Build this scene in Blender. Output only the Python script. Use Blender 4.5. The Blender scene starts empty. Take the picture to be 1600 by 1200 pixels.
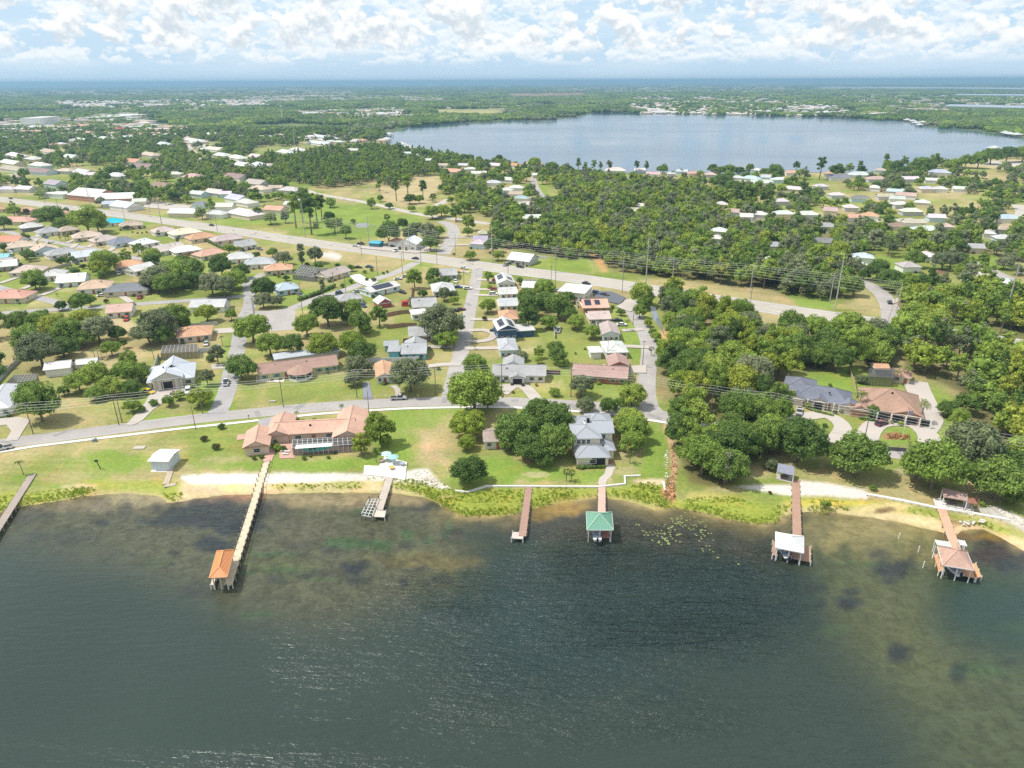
import bpy, math, random
import numpy as np
from mathutils import Vector, Matrix, noise as mnoise

# ------------------------------------------------------------------ camera
SC = bpy.context.scene
COL = SC.collection
FPX, PITCH, ROLL, CAMH = 1110.0, math.radians(23.1), math.radians(-0.25), 100.0
cam_data = bpy.data.cameras.new('camera')
cam_data.sensor_width = 36
cam_data.lens = 36 * FPX / 1600
cam_data.clip_end = 90000
cam_data.clip_start = 1
cam = bpy.data.objects.new('camera', cam_data)
COL.objects.link(cam)
ROT = Matrix.Rotation(math.pi/2 - PITCH, 4, 'X') @ Matrix.Rotation(ROLL, 4, 'Z')
cam.matrix_world = Matrix.Translation((0, 0, CAMH)) @ ROT
SC.camera = cam
SC.render.resolution_x, SC.render.resolution_y = 1024, 768
# ------------------------------------------------------------------ light
SUN_DIR = Vector((-1.0, 0.0, 0.0)) * math.cos(math.radians(60)) + Vector((0, 0, math.sin(math.radians(60))))
world = bpy.data.worlds.new('World')
SC.world = world
world.use_nodes = True
def nodes_of(nt):
    nt.nodes.clear()
    def N(t, **kw):
        n = nt.nodes.new(t)
        for k, v in kw.items():
            if k.startswith('i_'):
                n.inputs[k[2:].replace('_', ' ')].default_value = v
            elif k.startswith('n_'):
                n.inputs[int(k[2:])].default_value = v
            else:
                setattr(n, k, v)
        return n
    def L(a, b):
        nt.links.new(a, b)
    return N, L
def build_world():
    N, L = nodes_of(world.node_tree)
    out = N('ShaderNodeOutputWorld')
    bg = N('ShaderNodeBackground', i_Strength=0.122)
    sky = N('ShaderNodeTexSky')
    sky.sky_type = 'NISHITA'
    sky.sun_disc = False
    sky.sun_elevation = math.asin(SUN_DIR.z)
    sky.sun_rotation = math.atan2(SUN_DIR.x, SUN_DIR.y)
    sky.altitude = 100
    sky.air_density = 1.0
    sky.dust_density = 2.2
    tc = N('ShaderNodeTexCoord')
    sep = N('ShaderNodeSeparateXYZ')
    L(tc.outputs['Generated'], sep.inputs[0])
    def cl(off, scale, detail, zs):
        m = N('ShaderNodeMapping')
        m.inputs['Location'].default_value = (3.1, 7.7, 1.3 + off)
        m.inputs['Scale'].default_value = (1, 1, zs)
        L(tc.outputs['Generated'], m.inputs[0])
        n = N('ShaderNodeTexNoise', i_Scale=scale, i_Detail=detail, i_Roughness=0.56)
        L(m.outputs[0], n.inputs['Vector'])
        return n.outputs[0]
    wide = cl(0.5, 4.5, 2, 2.2)
    def M(op, a, b, clamp=False):
        m = N('ShaderNodeMath', operation=op, use_clamp=clamp)
        for i, v in enumerate((a, b)):
            if hasattr(v, 'links'):
                L(v, m.inputs[i])
            elif v is not None:
                m.inputs[i].default_value = v
        return m.outputs[0]
    def ramp(v, a, b, c=0.0, d=1.0):
        m = N('ShaderNodeMapRange', interpolation_type='SMOOTHSTEP')
        L(v, m.inputs[0])
        m.inputs[1].default_value, m.inputs[2].default_value, m.inputs[3].default_value, m.inputs[4].default_value = a, b, c, d
        return m.outputs[0]
    def layer(scale, zs, off, t0, t1, lo0, lo1, kk):
        a_ = cl(off, scale, 10, zs); u_ = cl(off + 0.26 / scale, scale, 10, zs)
        d_ = M('ADD', a_, M('MULTIPLY', M('SUBTRACT', wide, 0.5), 0.35))
        m_ = M('MULTIPLY', ramp(d_, t0, t1), ramp(sep.outputs[2], lo0, lo1))
        s_ = M('MULTIPLY_ADD', M('SUBTRACT', a_, u_), kk)
        s_.node.inputs[2].default_value = 0.50
        s_.node.use_clamp = True
        return m_, s_
    mask, shade = layer(25, 1.25, 0.4, 0.472, 0.53, 0.028, 0.044, 8.0)
    mask2, shade2 = layer(34, 1.9, 0.9, 0.44, 0.52, 0.016, 0.028, 7.0)
    m2 = N('ShaderNodeMapping')
    m2.inputs['Scale'].default_value = (1, 1, 9)
    L(tc.outputs['Generated'], m2.inputs[0])
    n2 = N('ShaderNodeTexNoise', i_Scale=5.5, i_Detail=5, i_Roughness=0.5)
    L(m2.outputs[0], n2.inputs['Vector'])
    veil = M('MULTIPLY', ramp(n2.outputs[0], 0.40, 0.66), ramp(sep.outputs[2], 0.0, 0.035, 0.2, 0.5))
    cc = N('ShaderNodeMix', data_type='RGBA')
    cc.inputs['A'].default_value = (4.1, 4.6, 5.0, 1)
    cc.inputs['B'].default_value = (6.15, 6.25, 6.25, 1)
    L(shade, cc.inputs['Factor'])
    # a pale milky base: humid air thins the blue
    hz = N('ShaderNodeMix', data_type='RGBA')
    hz.inputs['B'].default_value = (3.6, 4.8, 5.9, 1)
    L(sky.outputs[0], hz.inputs['A'])
    L(ramp(sep.outputs[2], 0.05, 0.75, 0.90, 0.25), hz.inputs['Factor'])
    mv = N('ShaderNodeMix', data_type='RGBA')
    L(hz.outputs['Result'], mv.inputs['A'])
    mv.inputs['B'].default_value = (4.9, 5.6, 6.1, 1)
    L(veil, mv.inputs['Factor'])
    c2 = N('ShaderNodeMix', data_type='RGBA')
    c2.inputs['A'].default_value = (4.6, 5.3, 5.8, 1)
    c2.inputs['B'].default_value = (6.0, 6.2, 6.3, 1)
    L(shade2, c2.inputs['Factor'])
    my = N('ShaderNodeMix', data_type='RGBA')
    L(mv.outputs['Result'], my.inputs['A'])
    L(c2.outputs['Result'], my.inputs['B'])
    L(M('MULTIPLY', mask2, 0.8), my.inputs['Factor'])
    mx = N('ShaderNodeMix', data_type='RGBA')
    L(my.outputs['Result'], mx.inputs['A'])
    L(cc.outputs['Result'], mx.inputs['B'])
    L(mask, mx.inputs['Factor'])
    L(mx.outputs['Result'], bg.inputs[0])
    L(bg.outputs[0], out.inputs[0])
build_world()
sun_data = bpy.data.lights.new('sun', 'SUN')
sun_data.energy = 3.35
sun_data.angle = math.radians(0.5)
sun_data.color = (1.0, 0.955, 0.88)
sun = bpy.data.objects.new('sun', sun_data)
COL.objects.link(sun)
sun.rotation_euler = (-SUN_DIR).to_track_quat('-Z', 'Y').to_euler()
SC.view_settings.view_transform = 'Standard'
SC.view_settings.look = 'None'
SC.view_settings.gamma = 1
SC.view_settings.exposure = 0.47
SC.view_settings.use_curve_mapping = False
SC.render.engine = 'CYCLES'
SC.cycles.use_denoising = False
SC.cycles.sample_clamp_direct = 1.25
SC.cycles.sample_clamp_indirect = 3
SC.cycles.max_bounces = 6
SC.cycles.diffuse_bounces = 3
SC.cycles.glossy_bounces = 2
SC.cycles.transparent_max_bounces = 6
SC.cycles.transmission_bounces = 2
SC.cycles.volume_bounces = 0
SC.cycles.use_adaptive_sampling = True
SC.cycles.adaptive_threshold = 0.009

RNG = random.Random(11)
HAZE_DENSITY = 1.15e-4
R3 = ROT.to_3x3()

def G(px, py, z=0.0):
    """The point at height z that shows at pixel px, py of the 1600 x 1200 photograph."""
    d = R3 @ Vector(((px - 800) / FPX, (600 - py) / FPX, -1))
    t = (z - CAMH) / d.z
    return Vector((d.x * t, d.y * t, z))
R3N = np.array([list(r) for r in R3])
def Gn(px, py, z=0.0):
    d = np.stack([(px - 800) / FPX, (600 - py) / FPX, -np.ones_like(px)], -1) @ R3N.T
    dz = np.minimum(d[..., 2], -0.0022)
    t = (z - CAMH) / dz
    return d[..., 0] * t, d[..., 1] * t
def PX(x, y, z=0.0):
    q = R3.transposed() @ Vector((x, y, z - CAMH))
    if q.z > -1: return (-9999, 9999)
    return 800 + FPX * q.x / -q.z, 600 - FPX * q.y / -q.z

# ------------------------------------------------------------------ materials
MATS = {}
def principled(name, color, rough=0.7, spec=0.3, metallic=0.0):
    m = bpy.data.materials.new(name)
    m.use_nodes = True
    N, L = nodes_of(m.node_tree)
    o = N('ShaderNodeOutputMaterial')
    b = N('ShaderNodeBsdfPrincipled')
    b.inputs['Base Color'].default_value = (*color, 1)
    b.inputs['Roughness'].default_value = rough
    b.inputs['Specular IOR Level'].default_value = spec
    b.inputs['Metallic'].default_value = metallic
    L(b.outputs[0], o.inputs[0])
    return m, N, L, b, o
def mat(name, color, rough=0.7, spec=0.3, var=0.12, scale=1.5, bump=0.0, metallic=0.0, lines=0.0):
    """A plain weathered surface: colour broken up by noise in object space, optional ribs or courses (lines = spacing in metres)."""
    if name in MATS: return MATS[name]
    m, N, L, b, o = principled(name, color, rough, spec, metallic)
    tc = N('ShaderNodeTexCoord')
    nz = N('ShaderNodeTexNoise', i_Scale=scale, i_Detail=6, i_Roughness=0.62)
    L(tc.outputs['Object'], nz.inputs['Vector'])
    nb = N('ShaderNodeTexNoise', i_Scale=scale * 0.13, i_Detail=3)
    L(tc.outputs['Object'], nb.inputs['Vector'])
    ad = N('ShaderNodeMath', operation='ADD')
    L(nz.outputs[0], ad.inputs[0]); L(nb.outputs[0], ad.inputs[1])
    mr = N('ShaderNodeMapRange')
    L(ad.outputs[0], mr.inputs[0])
    mr.inputs[1].default_value, mr.inputs[2].default_value = 0.6, 1.4
    mr.inputs[3].default_value, mr.inputs[4].default_value = 1 - var, 1 + var
    fac = mr.outputs[0]
    if lines:
        w = N('ShaderNodeTexWave', i_Scale=1.0 / lines / 3.1416 * 1.57, i_Distortion=0.0)
        w.bands_direction = 'DIAGONAL' if lines < 0 else 'X'
        L(tc.outputs['Object'], w.inputs['Vector'])
        m3 = N('ShaderNodeMapRange')
        L(w.outputs[1], m3.inputs[0])
        m3.inputs[1].default_value, m3.inputs[2].default_value = 0.0, 0.35
        m3.inputs[3].default_value, m3.inputs[4].default_value = 0.82, 1.0
        mm = N('ShaderNodeMath', operation='MULTIPLY')
        L(fac, mm.inputs[0]); L(m3.outputs[0], mm.inputs[1])
        fac = mm.outputs[0]
    vm = N('ShaderNodeVectorMath', operation='SCALE')
    vm.inputs[0].default_value = color
    L(fac, vm.inputs['Scale'])
    L(vm.outputs[0], b.inputs['Base Color'])
    if bump:
        bp = N('ShaderNodeBump', i_Strength=0.6, i_Distance=bump)
        L(nz.outputs[0], bp.inputs['Height'])
        L(bp.outputs[0], b.inputs['Normal'])
    MATS[name] = m
    return m
def leaf_mat(name, a, b2, c, trans=0.34):
    m, N, L, b, o = principled(name, a, 0.62, 0.25)
    oi = N('ShaderNodeObjectInfo')
    rp = N('ShaderNodeValToRGB')
    e = rp.color_ramp.elements
    e[0].position, e[0].color = 0.0, (*a, 1)
    e[1].position, e[1].color = 1.0, (*c, 1)
    x = e.new(0.55); x.color = (*b2, 1)
    L(oi.outputs['Random'], rp.inputs[0])
    tc = N('ShaderNodeTexCoord')
    nz = N('ShaderNodeTexNoise', i_Scale=3.2, i_Detail=3)
    L(tc.outputs['Object'], nz.inputs['Vector'])
    geo = N('ShaderNodeNewGeometry')
    mr = N('ShaderNodeMapRange')
    L(nz.outputs[0], mr.inputs[0])
    mr.inputs[1].default_value, mr.inputs[2].default_value, mr.inputs[3].default_value, mr.inputs[4].default_value = 0.3, 0.7, 0.72, 1.3
    m2 = N('ShaderNodeMapRange')
    L(geo.outputs['Random Per Island'], m2.inputs[0])
    m2.inputs[3].default_value, m2.inputs[4].default_value = 0.6, 1.45
    mm = N('ShaderNodeMath', operation='MULTIPLY')
    L(mr.outputs[0], mm.inputs[0]); L(m2.outputs[0], mm.inputs[1])
    vm = N('ShaderNodeVectorMath', operation='SCALE')
    L(rp.outputs[0], vm.inputs[0]); L(mm.outputs[0], vm.inputs['Scale'])
    L(vm.outputs[0], b.inputs['Base Color'])
    tr = N('ShaderNodeBsdfTranslucent')
    L(vm.outputs[0], tr.inputs[0])
    mx = N('ShaderNodeMixShader', n_0=trans)
    L(b.outputs[0], mx.inputs[1]); L(tr.outputs[0], mx.inputs[2])
    L(mx.outputs[0], o.inputs[0])
    MATS[name] = m
    return m
LEAF = {
    'd': leaf_mat('leaf_dark_green', (0.093, 0.156, 0.032), (0.136, 0.215, 0.042), (0.19, 0.277, 0.053)),
    'm': leaf_mat('leaf_mid_green', (0.15, 0.237, 0.042), (0.237, 0.332, 0.053), (0.302, 0.381, 0.067)),
    'y': leaf_mat('leaf_yellow_green', (0.198, 0.282, 0.034), (0.26, 0.333, 0.041), (0.328, 0.367, 0.051)),
    'g': leaf_mat('leaf_grey_green', (0.165, 0.2, 0.094), (0.207, 0.241, 0.118), (0.262, 0.282, 0.151)),
    'k': leaf_mat('leaf_palm', (0.12, 0.18, 0.04), (0.16, 0.21, 0.045), (0.23, 0.25, 0.08)),
    'r': leaf_mat('leaf_reddish', (0.10, 0.085, 0.03), (0.11, 0.10, 0.035), (0.12, 0.12, 0.04)),
    'l': leaf_mat('marsh_lime', (0.28, 0.38, 0.05), (0.34, 0.42, 0.055), (0.42, 0.44, 0.08), 0.35),
    'h': leaf_mat('leaf_hedge', (0.085, 0.14, 0.024), (0.104, 0.159, 0.027), (0.122, 0.183, 0.037)),
}
BARK = mat('bark', (0.19, 0.155, 0.12), 0.9, 0.1, 0.3, 3)
PBARK = mat('palm_bark', (0.27, 0.23, 0.18), 0.9, 0.1, 0.3, 5)

def attr_ground():
    m, N, L, b, o = principled('ground_cover', (0.2, 0.2, 0.1), 0.95, 0.08)
    at = N('ShaderNodeVertexColor', layer_name='Col')
    geo = N('ShaderNodeNewGeometry')
    def nz(scale, detail, rough=0.6, seed=0.0):
        n = N('ShaderNodeTexNoise', i_Scale=scale, i_Detail=detail, i_Roughness=rough)
        mp = N('ShaderNodeMapping')
        mp.inputs['Location'].default_value = (seed, seed * 0.7, 0)
        L(geo.outputs['Position'], mp.inputs[0]); L(mp.outputs[0], n.inputs['Vector'])
        return n.outputs[0]
    def rng(v, a, b_, c, d):
        r = N('ShaderNodeMapRange')
        L(v, r.inputs[0])
        for i, q in enumerate((a, b_, c, d)): r.inputs[i + 1].default_value = q
        return r.outputs[0]
    f1 = rng(nz(0.9, 8, 0.7), 0.3, 0.7, 0.76, 1.24)
    f2 = rng(nz(0.06, 5, 0.6, 31), 0.3, 0.7, 0.84, 1.16)
    mm = N('ShaderNodeMath', operation='MULTIPLY')
    L(f1, mm.inputs[0]); L(f2, mm.inputs[1])
    vm = N('ShaderNodeVectorMath', operation='SCALE')
    L(at.outputs[0], vm.inputs[0]); L(mm.outputs[0], vm.inputs['Scale'])
    # sparse dry straw among the grass
    dry = N('ShaderNodeMix', data_type='RGBA', blend_type='MULTIPLY')
    L(vm.outputs[0], dry.inputs['A'])
    dry.inputs['B'].default_value = (1.42, 1.04, 1.15, 1)
    L(rng(nz(0.13, 6, 0.7, 77), 0.5, 0.68, 0, 0.75), dry.inputs['Factor'])
    L(dry.outputs['Result'], b.inputs['Base Color'])
    bp = N('ShaderNodeBump', i_Strength=0.5, i_Distance=0.12)
    L(nz(1.6, 5, 0.7, 5), bp.inputs['Height'])
    L(bp.outputs[0], b.inputs['Normal'])
    return m
def attr_water(name='lake_water', far=False):
    m, N, L, b, o = principled(name, (0.03, 0.06, 0.05), 0.2, 0.5)
    b.inputs['IOR'].default_value = 1.33
    geo = N('ShaderNodeNewGeometry')
    def nz(scale, detail, sx, sy, rough=0.55, rot=0.0, dist=0.0):
        mp = N('ShaderNodeMapping')
        mp.inputs['Scale'].default_value = (sx, sy, 1)
        mp.inputs['Rotation'].default_value = (0, 0, rot)
        L(geo.outputs['Position'], mp.inputs[0])
        n = N('ShaderNodeTexNoise', i_Scale=scale, i_Detail=detail, i_Roughness=rough, i_Distortion=dist)
        L(mp.outputs[0], n.inputs['Vector'])
        return n.outputs[0]
    if far:
        b.inputs['Base Color'].default_value = (0.06, 0.11, 0.17, 1)
        b.inputs['Roughness'].default_value = 0.24
        n = nz(1.0, 4, 0.0016, 0.006, 0.55, 0.15, 0.3)
        r = N('ShaderNodeMapRange')
        L(n, r.inputs[0])
        r.inputs[1].default_value, r.inputs[2].default_value, r.inputs[3].default_value, r.inputs[4].default_value = 0.35, 0.7, 0.05, 0.18
        L(r.outputs[0], b.inputs['Roughness'])
        bp = N('ShaderNodeBump', i_Strength=0.12, i_Distance=0.05)
        L(nz(0.8, 3, 0.5, 1, 0.6), bp.inputs['Height'])
        L(bp.outputs[0], b.inputs['Normal'])
        return m
    at = N('ShaderNodeVertexColor', layer_name='Col')
    rp = N('ShaderNodeVertexColor', layer_name='Rip')
    sp = N('ShaderNodeSeparateColor')
    L(rp.outputs[0], sp.inputs[0])
    # bottom texture seen through the water: mottled weed in the shallows (G channel = how much of it shows)
    mot = nz(0.42, 7, 1, 1.0, 0.66, 0.3, 0.6)
    r = N('ShaderNodeMapRange')
    L(mot, r.inputs[0])
    r.inputs[1].default_value, r.inputs[2].default_value, r.inputs[3].default_value, r.inputs[4].default_value = 0.36, 0.64, 0.62, 1.28
    mx = N('ShaderNodeMix', data_type='FLOAT')
    L(sp.outputs[1], mx.inputs[0])
    mx.inputs[2].default_value = 1.0
    L(r.outputs[0], mx.inputs[3])
    vm = N('ShaderNodeVectorMath', operation='SCALE')
    L(at.outputs[0], vm.inputs[0]); L(mx.outputs[0], vm.inputs['Scale'])
    L(vm.outputs[0], b.inputs['Base Color'])
    # waves: two trains of short chop, slow swell, gusts that roughen it
    w1 = nz(1.0, 4, 0.22, 0.95, 0.55, -0.08, 0.35)
    w2 = nz(1.0, 3, 0.7, 2.0, 0.6, 0.10, 0.2)
    sw = nz(1.0, 2, 0.02, 0.24, 0.4, -0.05, 0.4)
    gust = nz(1.0, 3, 0.012, 0.06, 0.5, -0.1, 0.4)
    def mul(a, v):
        q = N('ShaderNodeMath', operation='MULTIPLY')
        L(a, q.inputs[0])
        if hasattr(v, 'links'): L(v, q.inputs[1])
        else: q.inputs[1].default_value = v
        return q.outputs[0]
    def add(a, c):
        q = N('ShaderNodeMath', operation='ADD')
        L(a, q.inputs[0]); L(c, q.inputs[1])
        return q.outputs[0]
    swa = N('ShaderNodeMapRange')
    L(sp.outputs[0], swa.inputs[0])
    swa.inputs[1].default_value, swa.inputs[2].default_value, swa.inputs[3].default_value, swa.inputs[4].default_value = 0.6, 1.3, 0.5, 2.4
    h = add(add(mul(w1, 1.0), mul(w2, 0.40)), mul(sw, swa.outputs[0]))
    g = N('ShaderNodeMapRange')
    L(gust, g.inputs[0])
    g.inputs[1].default_value, g.inputs[2].default_value, g.inputs[3].default_value, g.inputs[4].default_value = 0.35, 0.65, 0.7, 1.25
    bp = N('ShaderNodeBump', i_Distance=1.25)
    L(mul(g.outputs[0], sp.outputs[0]), bp.inputs['Strength'])
    L(h, bp.inputs['Height'])
    L(bp.outputs[0], b.inputs['Normal'])
    return m
M_GROUND, M_WATER, M_FARWATER = attr_ground(), attr_water(), attr_water('far_lake_water', True)
ASPH = mat('pale_asphalt', (0.365, 0.34, 0.32), 0.9, 0.15, 0.17, 0.9)
HWAY = mat('highway_asphalt', (0.40, 0.37, 0.335), 0.9, 0.15, 0.15, 0.4)
STREET = mat('street_asphalt', (0.34, 0.325, 0.32), 0.9, 0.15, 0.17, 0.9)
DARKASPH = mat('dark_asphalt', (0.13, 0.135, 0.15), 0.9, 0.15, 0.12, 0.6)
CONC = mat('concrete', (0.45, 0.405, 0.36), 0.85, 0.2, 0.08, 1.2)
WHITECONC = mat('white_concrete', (0.66, 0.63, 0.59), 0.8, 0.2, 0.06, 1.2)
PAVER = mat('pink_pavers', (0.50, 0.31, 0.25), 0.85, 0.2, 0.15, 2.5)
WHITEP = mat('white_paint', (0.72, 0.72, 0.70), 0.55, 0.3, 0.05, 2)
GLASS = mat('window_glass', (0.035, 0.045, 0.055), 0.12, 0.6, 0.2, 2)
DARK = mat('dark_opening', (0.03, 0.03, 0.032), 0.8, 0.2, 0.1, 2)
SOLAR = mat('solar_cells', (0.025, 0.032, 0.055), 0.25, 0.5, 0.15, 3)
POLEW = mat('pole_wood', (0.17, 0.14, 0.115), 0.9, 0.1, 0.2, 3)
POLEC = mat('pole_concrete', (0.42, 0.40, 0.37), 0.85, 0.2, 0.1, 3)
WIRE = mat('wire_alloy', (0.72, 0.72, 0.72), 0.45, 0.5, 0.05, 2, metallic=0.3)
def rgbmat(kind, c, rough=0.8):
    key = '%s_%02d%02d%02d' % (kind, int(c[0] * 99), int(c[1] * 99), int(c[2] * 99))
    if kind == 'shingle_roof': return mat(key, c, 0.9, 0.15, 0.24, 1.3, 0.03)
    if kind == 'metal_roof': return mat(key, c, 0.4, 0.4, 0.05, 0.6, lines=0.9)
    if kind == 'deck_boards': return mat(key, c, 0.85, 0.2, 0.12, 2.0, lines=0.6)
    if kind == 'car_paint': return mat(key, c, 0.3, 0.5, 0.02, 1)
    return mat(key, c, rough, 0.25, 0.08, 1.3)

# ------------------------------------------------------------------ mesh helpers
class MB:
    def __init__(s): s.v, s.f, s.m = [], [], []
    def face(s, pts, mi=0):
        n = len(s.v); s.v += [tuple(p) for p in pts]; s.f.append(tuple(range(n, n + len(pts)))); s.m.append(mi)
    def box(s, cx, cy, cz, sx, sy, sz, mi=0, yaw=0.0):
        """centre x, y and BASE z, full sizes"""
        n = len(s.v); c, q = math.cos(yaw), math.sin(yaw)
        for z in (cz, cz + sz):
            for x, y in ((-1, -1), (1, -1), (1, 1), (-1, 1)):
                x, y = x * sx / 2, y * sy / 2
                s.v.append((cx + x * c - y * q, cy + x * q + y * c, z))
        for f in ((3, 2, 1, 0), (4, 5, 6, 7), (0, 1, 5, 4), (1, 2, 6, 5), (2, 3, 7, 6), (3, 0, 4, 7)):
            s.f.append(tuple(n + i for i in f)); s.m.append(mi)
    def tube(s, p0, p1, r0, r1=None, k=6, mi=0, caps=True):
        p0, p1 = Vector(p0), Vector(p1); r1 = r0 if r1 is None else r1
        d = (p1 - p0).normalized(); a = d.orthogonal().normalized(); b = d.cross(a); n = len(s.v)
        for p, r in ((p0, r0), (p1, r1)):
            for i in range(k):
                t = 2 * math.pi * i / k
                s.v.append(tuple(p + a * (r * math.cos(t)) + b * (r * math.sin(t))))
        for i in range(k):
            j = (i + 1) % k
            s.f.append((n + i, n + j, n + k + j, n + k + i)); s.m.append(mi)
        if caps:
            s.f.append(tuple(n + k + i for i in range(k))); s.m.append(mi)
            s.f.append(tuple(n + i for i in reversed(range(k)))); s.m.append(mi)
    def beam(s, p0, p1, w, h, mi=0):
        p0, p1 = Vector(p0), Vector(p1); d = (p1 - p0).normalized()
        a = d.cross(Vector((0, 0, 1)))
        a = a.normalized() if a.length > 1e-4 else Vector((1, 0, 0))
        b = a.cross(d); n = len(s.v)
        for p in (p0, p1):
            for x, y in ((-1, -1), (1, -1), (1, 1), (-1, 1)):
                s.v.append(tuple(p + a * (x * w / 2) + b * (y * h / 2)))
        for f in ((3, 2, 1, 0), (4, 5, 6, 7), (0, 1, 5, 4), (1, 2, 6, 5), (2, 3, 7, 6), (3, 0, 4, 7)):
            s.f.append(tuple(n + i for i in f)); s.m.append(mi)
    def prism(s, poly, z0, z1, mi=0, mside=None):
        n, k = len(s.v), len(poly)
        a = sum(poly[i][0] * poly[(i + 1) % k][1] - poly[(i + 1) % k][0] * poly[i][1] for i in range(k))
        if a < 0: poly = poly[::-1]
        s.v += [(p[0], p[1], z0) for p in poly] + [(p[0], p[1], z1) for p in poly]
        s.f.append(tuple(n + k + i for i in range(k))); s.m.append(mi)
        for i in range(k):
            j = (i + 1) % k
            s.f.append((n + i, n + j, n + k + j, n + k + i)); s.m.append(mi if mside is None else mside)
    def mesh(s, name, mats, smooth=False):
        me = bpy.data.meshes.new(name)
        me.from_pydata(s.v, [], s.f)
        for m in mats: me.materials.append(m)
        if any(s.m): me.polygons.foreach_set('material_index', s.m)
        if smooth: me.polygons.foreach_set('use_smooth', [True] * len(s.f))
        me.update()
        return me
    def build(s, name, mats, parent=None, loc=(0, 0, 0), yaw=0.0, smooth=False):
        if not isinstance(mats, (list, tuple)): mats = [mats]
        return link(name, s.mesh(name, mats, smooth), parent, loc, yaw)
def link(name, me, parent=None, loc=(0, 0, 0), yaw=0.0):
    o = bpy.data.objects.new(name, me); COL.objects.link(o)
    o.location = loc; o.rotation_euler = (0, 0, yaw)
    if parent: o.parent = parent
    return o
def empty(name, loc, yaw=0.0):
    o = bpy.data.objects.new(name, None); COL.objects.link(o)
    o.location = loc; o.rotation_euler = (0, 0, yaw); o.empty_display_size = 1
    return o
def tag(o, label=None, cat=None, group=None, kind=None):
    if label: o['label'] = label
    if cat: o['category'] = cat
    if group: o['group'] = group
    if kind: o['kind'] = kind
    return o
ORD = 'first second third fourth fifth sixth seventh eighth ninth tenth eleventh twelfth'.split()
def ordinal(i):
    if i < 12: return ORD[i]
    n = i + 1
    suf = 'th' if 10 < n % 100 < 20 else {1: 'st', 2: 'nd', 3: 'rd'}.get(n % 10, 'th')
    return '%d%s' % (n, suf)
PENDING = []      # (object, base label, category, group): made unique at the end by order from left
def later(o, label, cat, group=None):
    PENDING.append((o, label, cat, group)); o['category'] = cat
    if group: o['group'] = group
def finish_labels():
    d = {}
    for t in PENDING: d.setdefault(t[1], []).append(t)
    for base, ts in d.items():
        if len(ts) == 1:
            ts[0][0]['label'] = base; continue
        ts.sort(key=lambda t: PX(*t[0].location)[0])
        for i, t in enumerate(ts):
            w = 'leftmost such' if i == 0 else ('rightmost such' if i == len(ts) - 1 else ordinal(i) + ' such from left')
            t[0]['label'] = base + ', ' + w
            if not t[3]: t[0]['group'] = base
def smooth_line(pts, step=6.0):
    """Catmull-Rom through world points"""
    P = [pts[0]] + list(pts) + [pts[-1]]
    out = []
    for i in range(1, len(P) - 2):
        p0, p1, p2, p3 = P[i - 1], P[i], P[i + 1], P[i + 2]
        n = max(2, int((p2 - p1).length / step))
        for k in range(n):
            t = k / n
            out.append(0.5 * ((2 * p1) + (p2 - p0) * t + (2 * p0 - 5 * p1 + 4 * p2 - p3) * t * t + (3 * p1 - p0 - 3 * p2 + p3) * t ** 3))
    out.append(pts[-1])
    return out
ZR = [0.02]
def nextz():
    ZR[0] += 0.0045
    return ZR[0]
def ribbon_pts(line, hw0, hw1=None):
    L_, R_ = [], []
    hw1 = -hw0 if hw1 is None else hw1
    for i, p in enumerate(line):
        d = (line[min(i + 1, len(line) - 1)] - line[max(i - 1, 0)]); d.z = 0; d.normalize()
        nrm = Vector((-d.y, d.x, 0))
        L_.append(p + nrm * hw0); R_.append(p + nrm * hw1)
    return L_, R_
def ribbon(name, px, hw, m, smooth=True, z=None, hw1=None, kind='structure', dirt=True):
    w = [G(*p) for p in px]
    line = smooth_line(w) if smooth else w
    L_, R_ = ribbon_pts(line, hw, hw1)
    z = nextz() if z is None else z
    b = MB()
    for a in L_ + R_: b.v.append((a.x, a.y, z))
    n = len(L_)
    for i in range(n - 1):
        b.f.append((i, n + i, n + i + 1, i + 1)); b.m.append(0)
    o = b.build(name, m)
    tag(o, kind=kind)
    return o, line
def sheet(name, px, m, z=None, kind='structure'):
    z = nextz() if z is None else z
    b = MB(); w = [G(*p) for p in px]
    b.prism([(p.x, p.y) for p in w], z - 0.1, z)
    return tag(b.build(name, m), kind=kind)
# ------------------------------------------------------------------ painted land cover (albedo only), in a map read through the camera
X0, Y0, RW, RH = -420, 120, 2440, 1200
def vnoise(x, y, seed):
    """value noise, vectorised; about 0..1"""
    r = np.random.RandomState(seed); T = r.rand(257, 257)
    xi, yi = np.floor(x).astype(np.int64), np.floor(y).astype(np.int64)
    fx, fy = x - xi, y - yi
    fx, fy = fx * fx * (3 - 2 * fx), fy * fy * (3 - 2 * fy)
    xi &= 255; yi &= 255
    a, b, c, d = T[yi, xi], T[yi, xi + 1], T[yi + 1, xi], T[yi + 1, xi + 1]
    return (a * (1 - fx) + b * fx) * (1 - fy) + (c * (1 - fx) + d * fx) * fy
def fbm(x, y, s, seed, oct_=3):
    v, a, t = 0, 1, 0
    for i in range(oct_):
        v = v + a * vnoise(x / s * 2 ** i + 37.7 * i, y / s * 2 ** i + 11.3 * i, seed + i); t += a; a *= 0.5
    return v / t
def blur(a, r):
    r = int(r)
    if r < 1: return a
    for _ in range(2):
        for ax in (0, 1):
            p = np.pad(a, [(r + 1, r) if i == ax else (0, 0) for i in range(2)], mode='edge')
            cs = np.cumsum(p, axis=ax)
            n = a.shape[ax]
            a = (np.take(cs, np.arange(2 * r + 1, 2 * r + 1 + n), ax) - np.take(cs, np.arange(0, n), ax)) / (2 * r + 1)
    return a
gx, gy = np.meshgrid(np.arange(RW) + X0, np.arange(RH) + Y0)
gx = gx.astype(float); gy = gy.astype(float)
WXm, WYm = Gn(gx, gy)
N40 = fbm(WXm, WYm, 40, 3)
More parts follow.
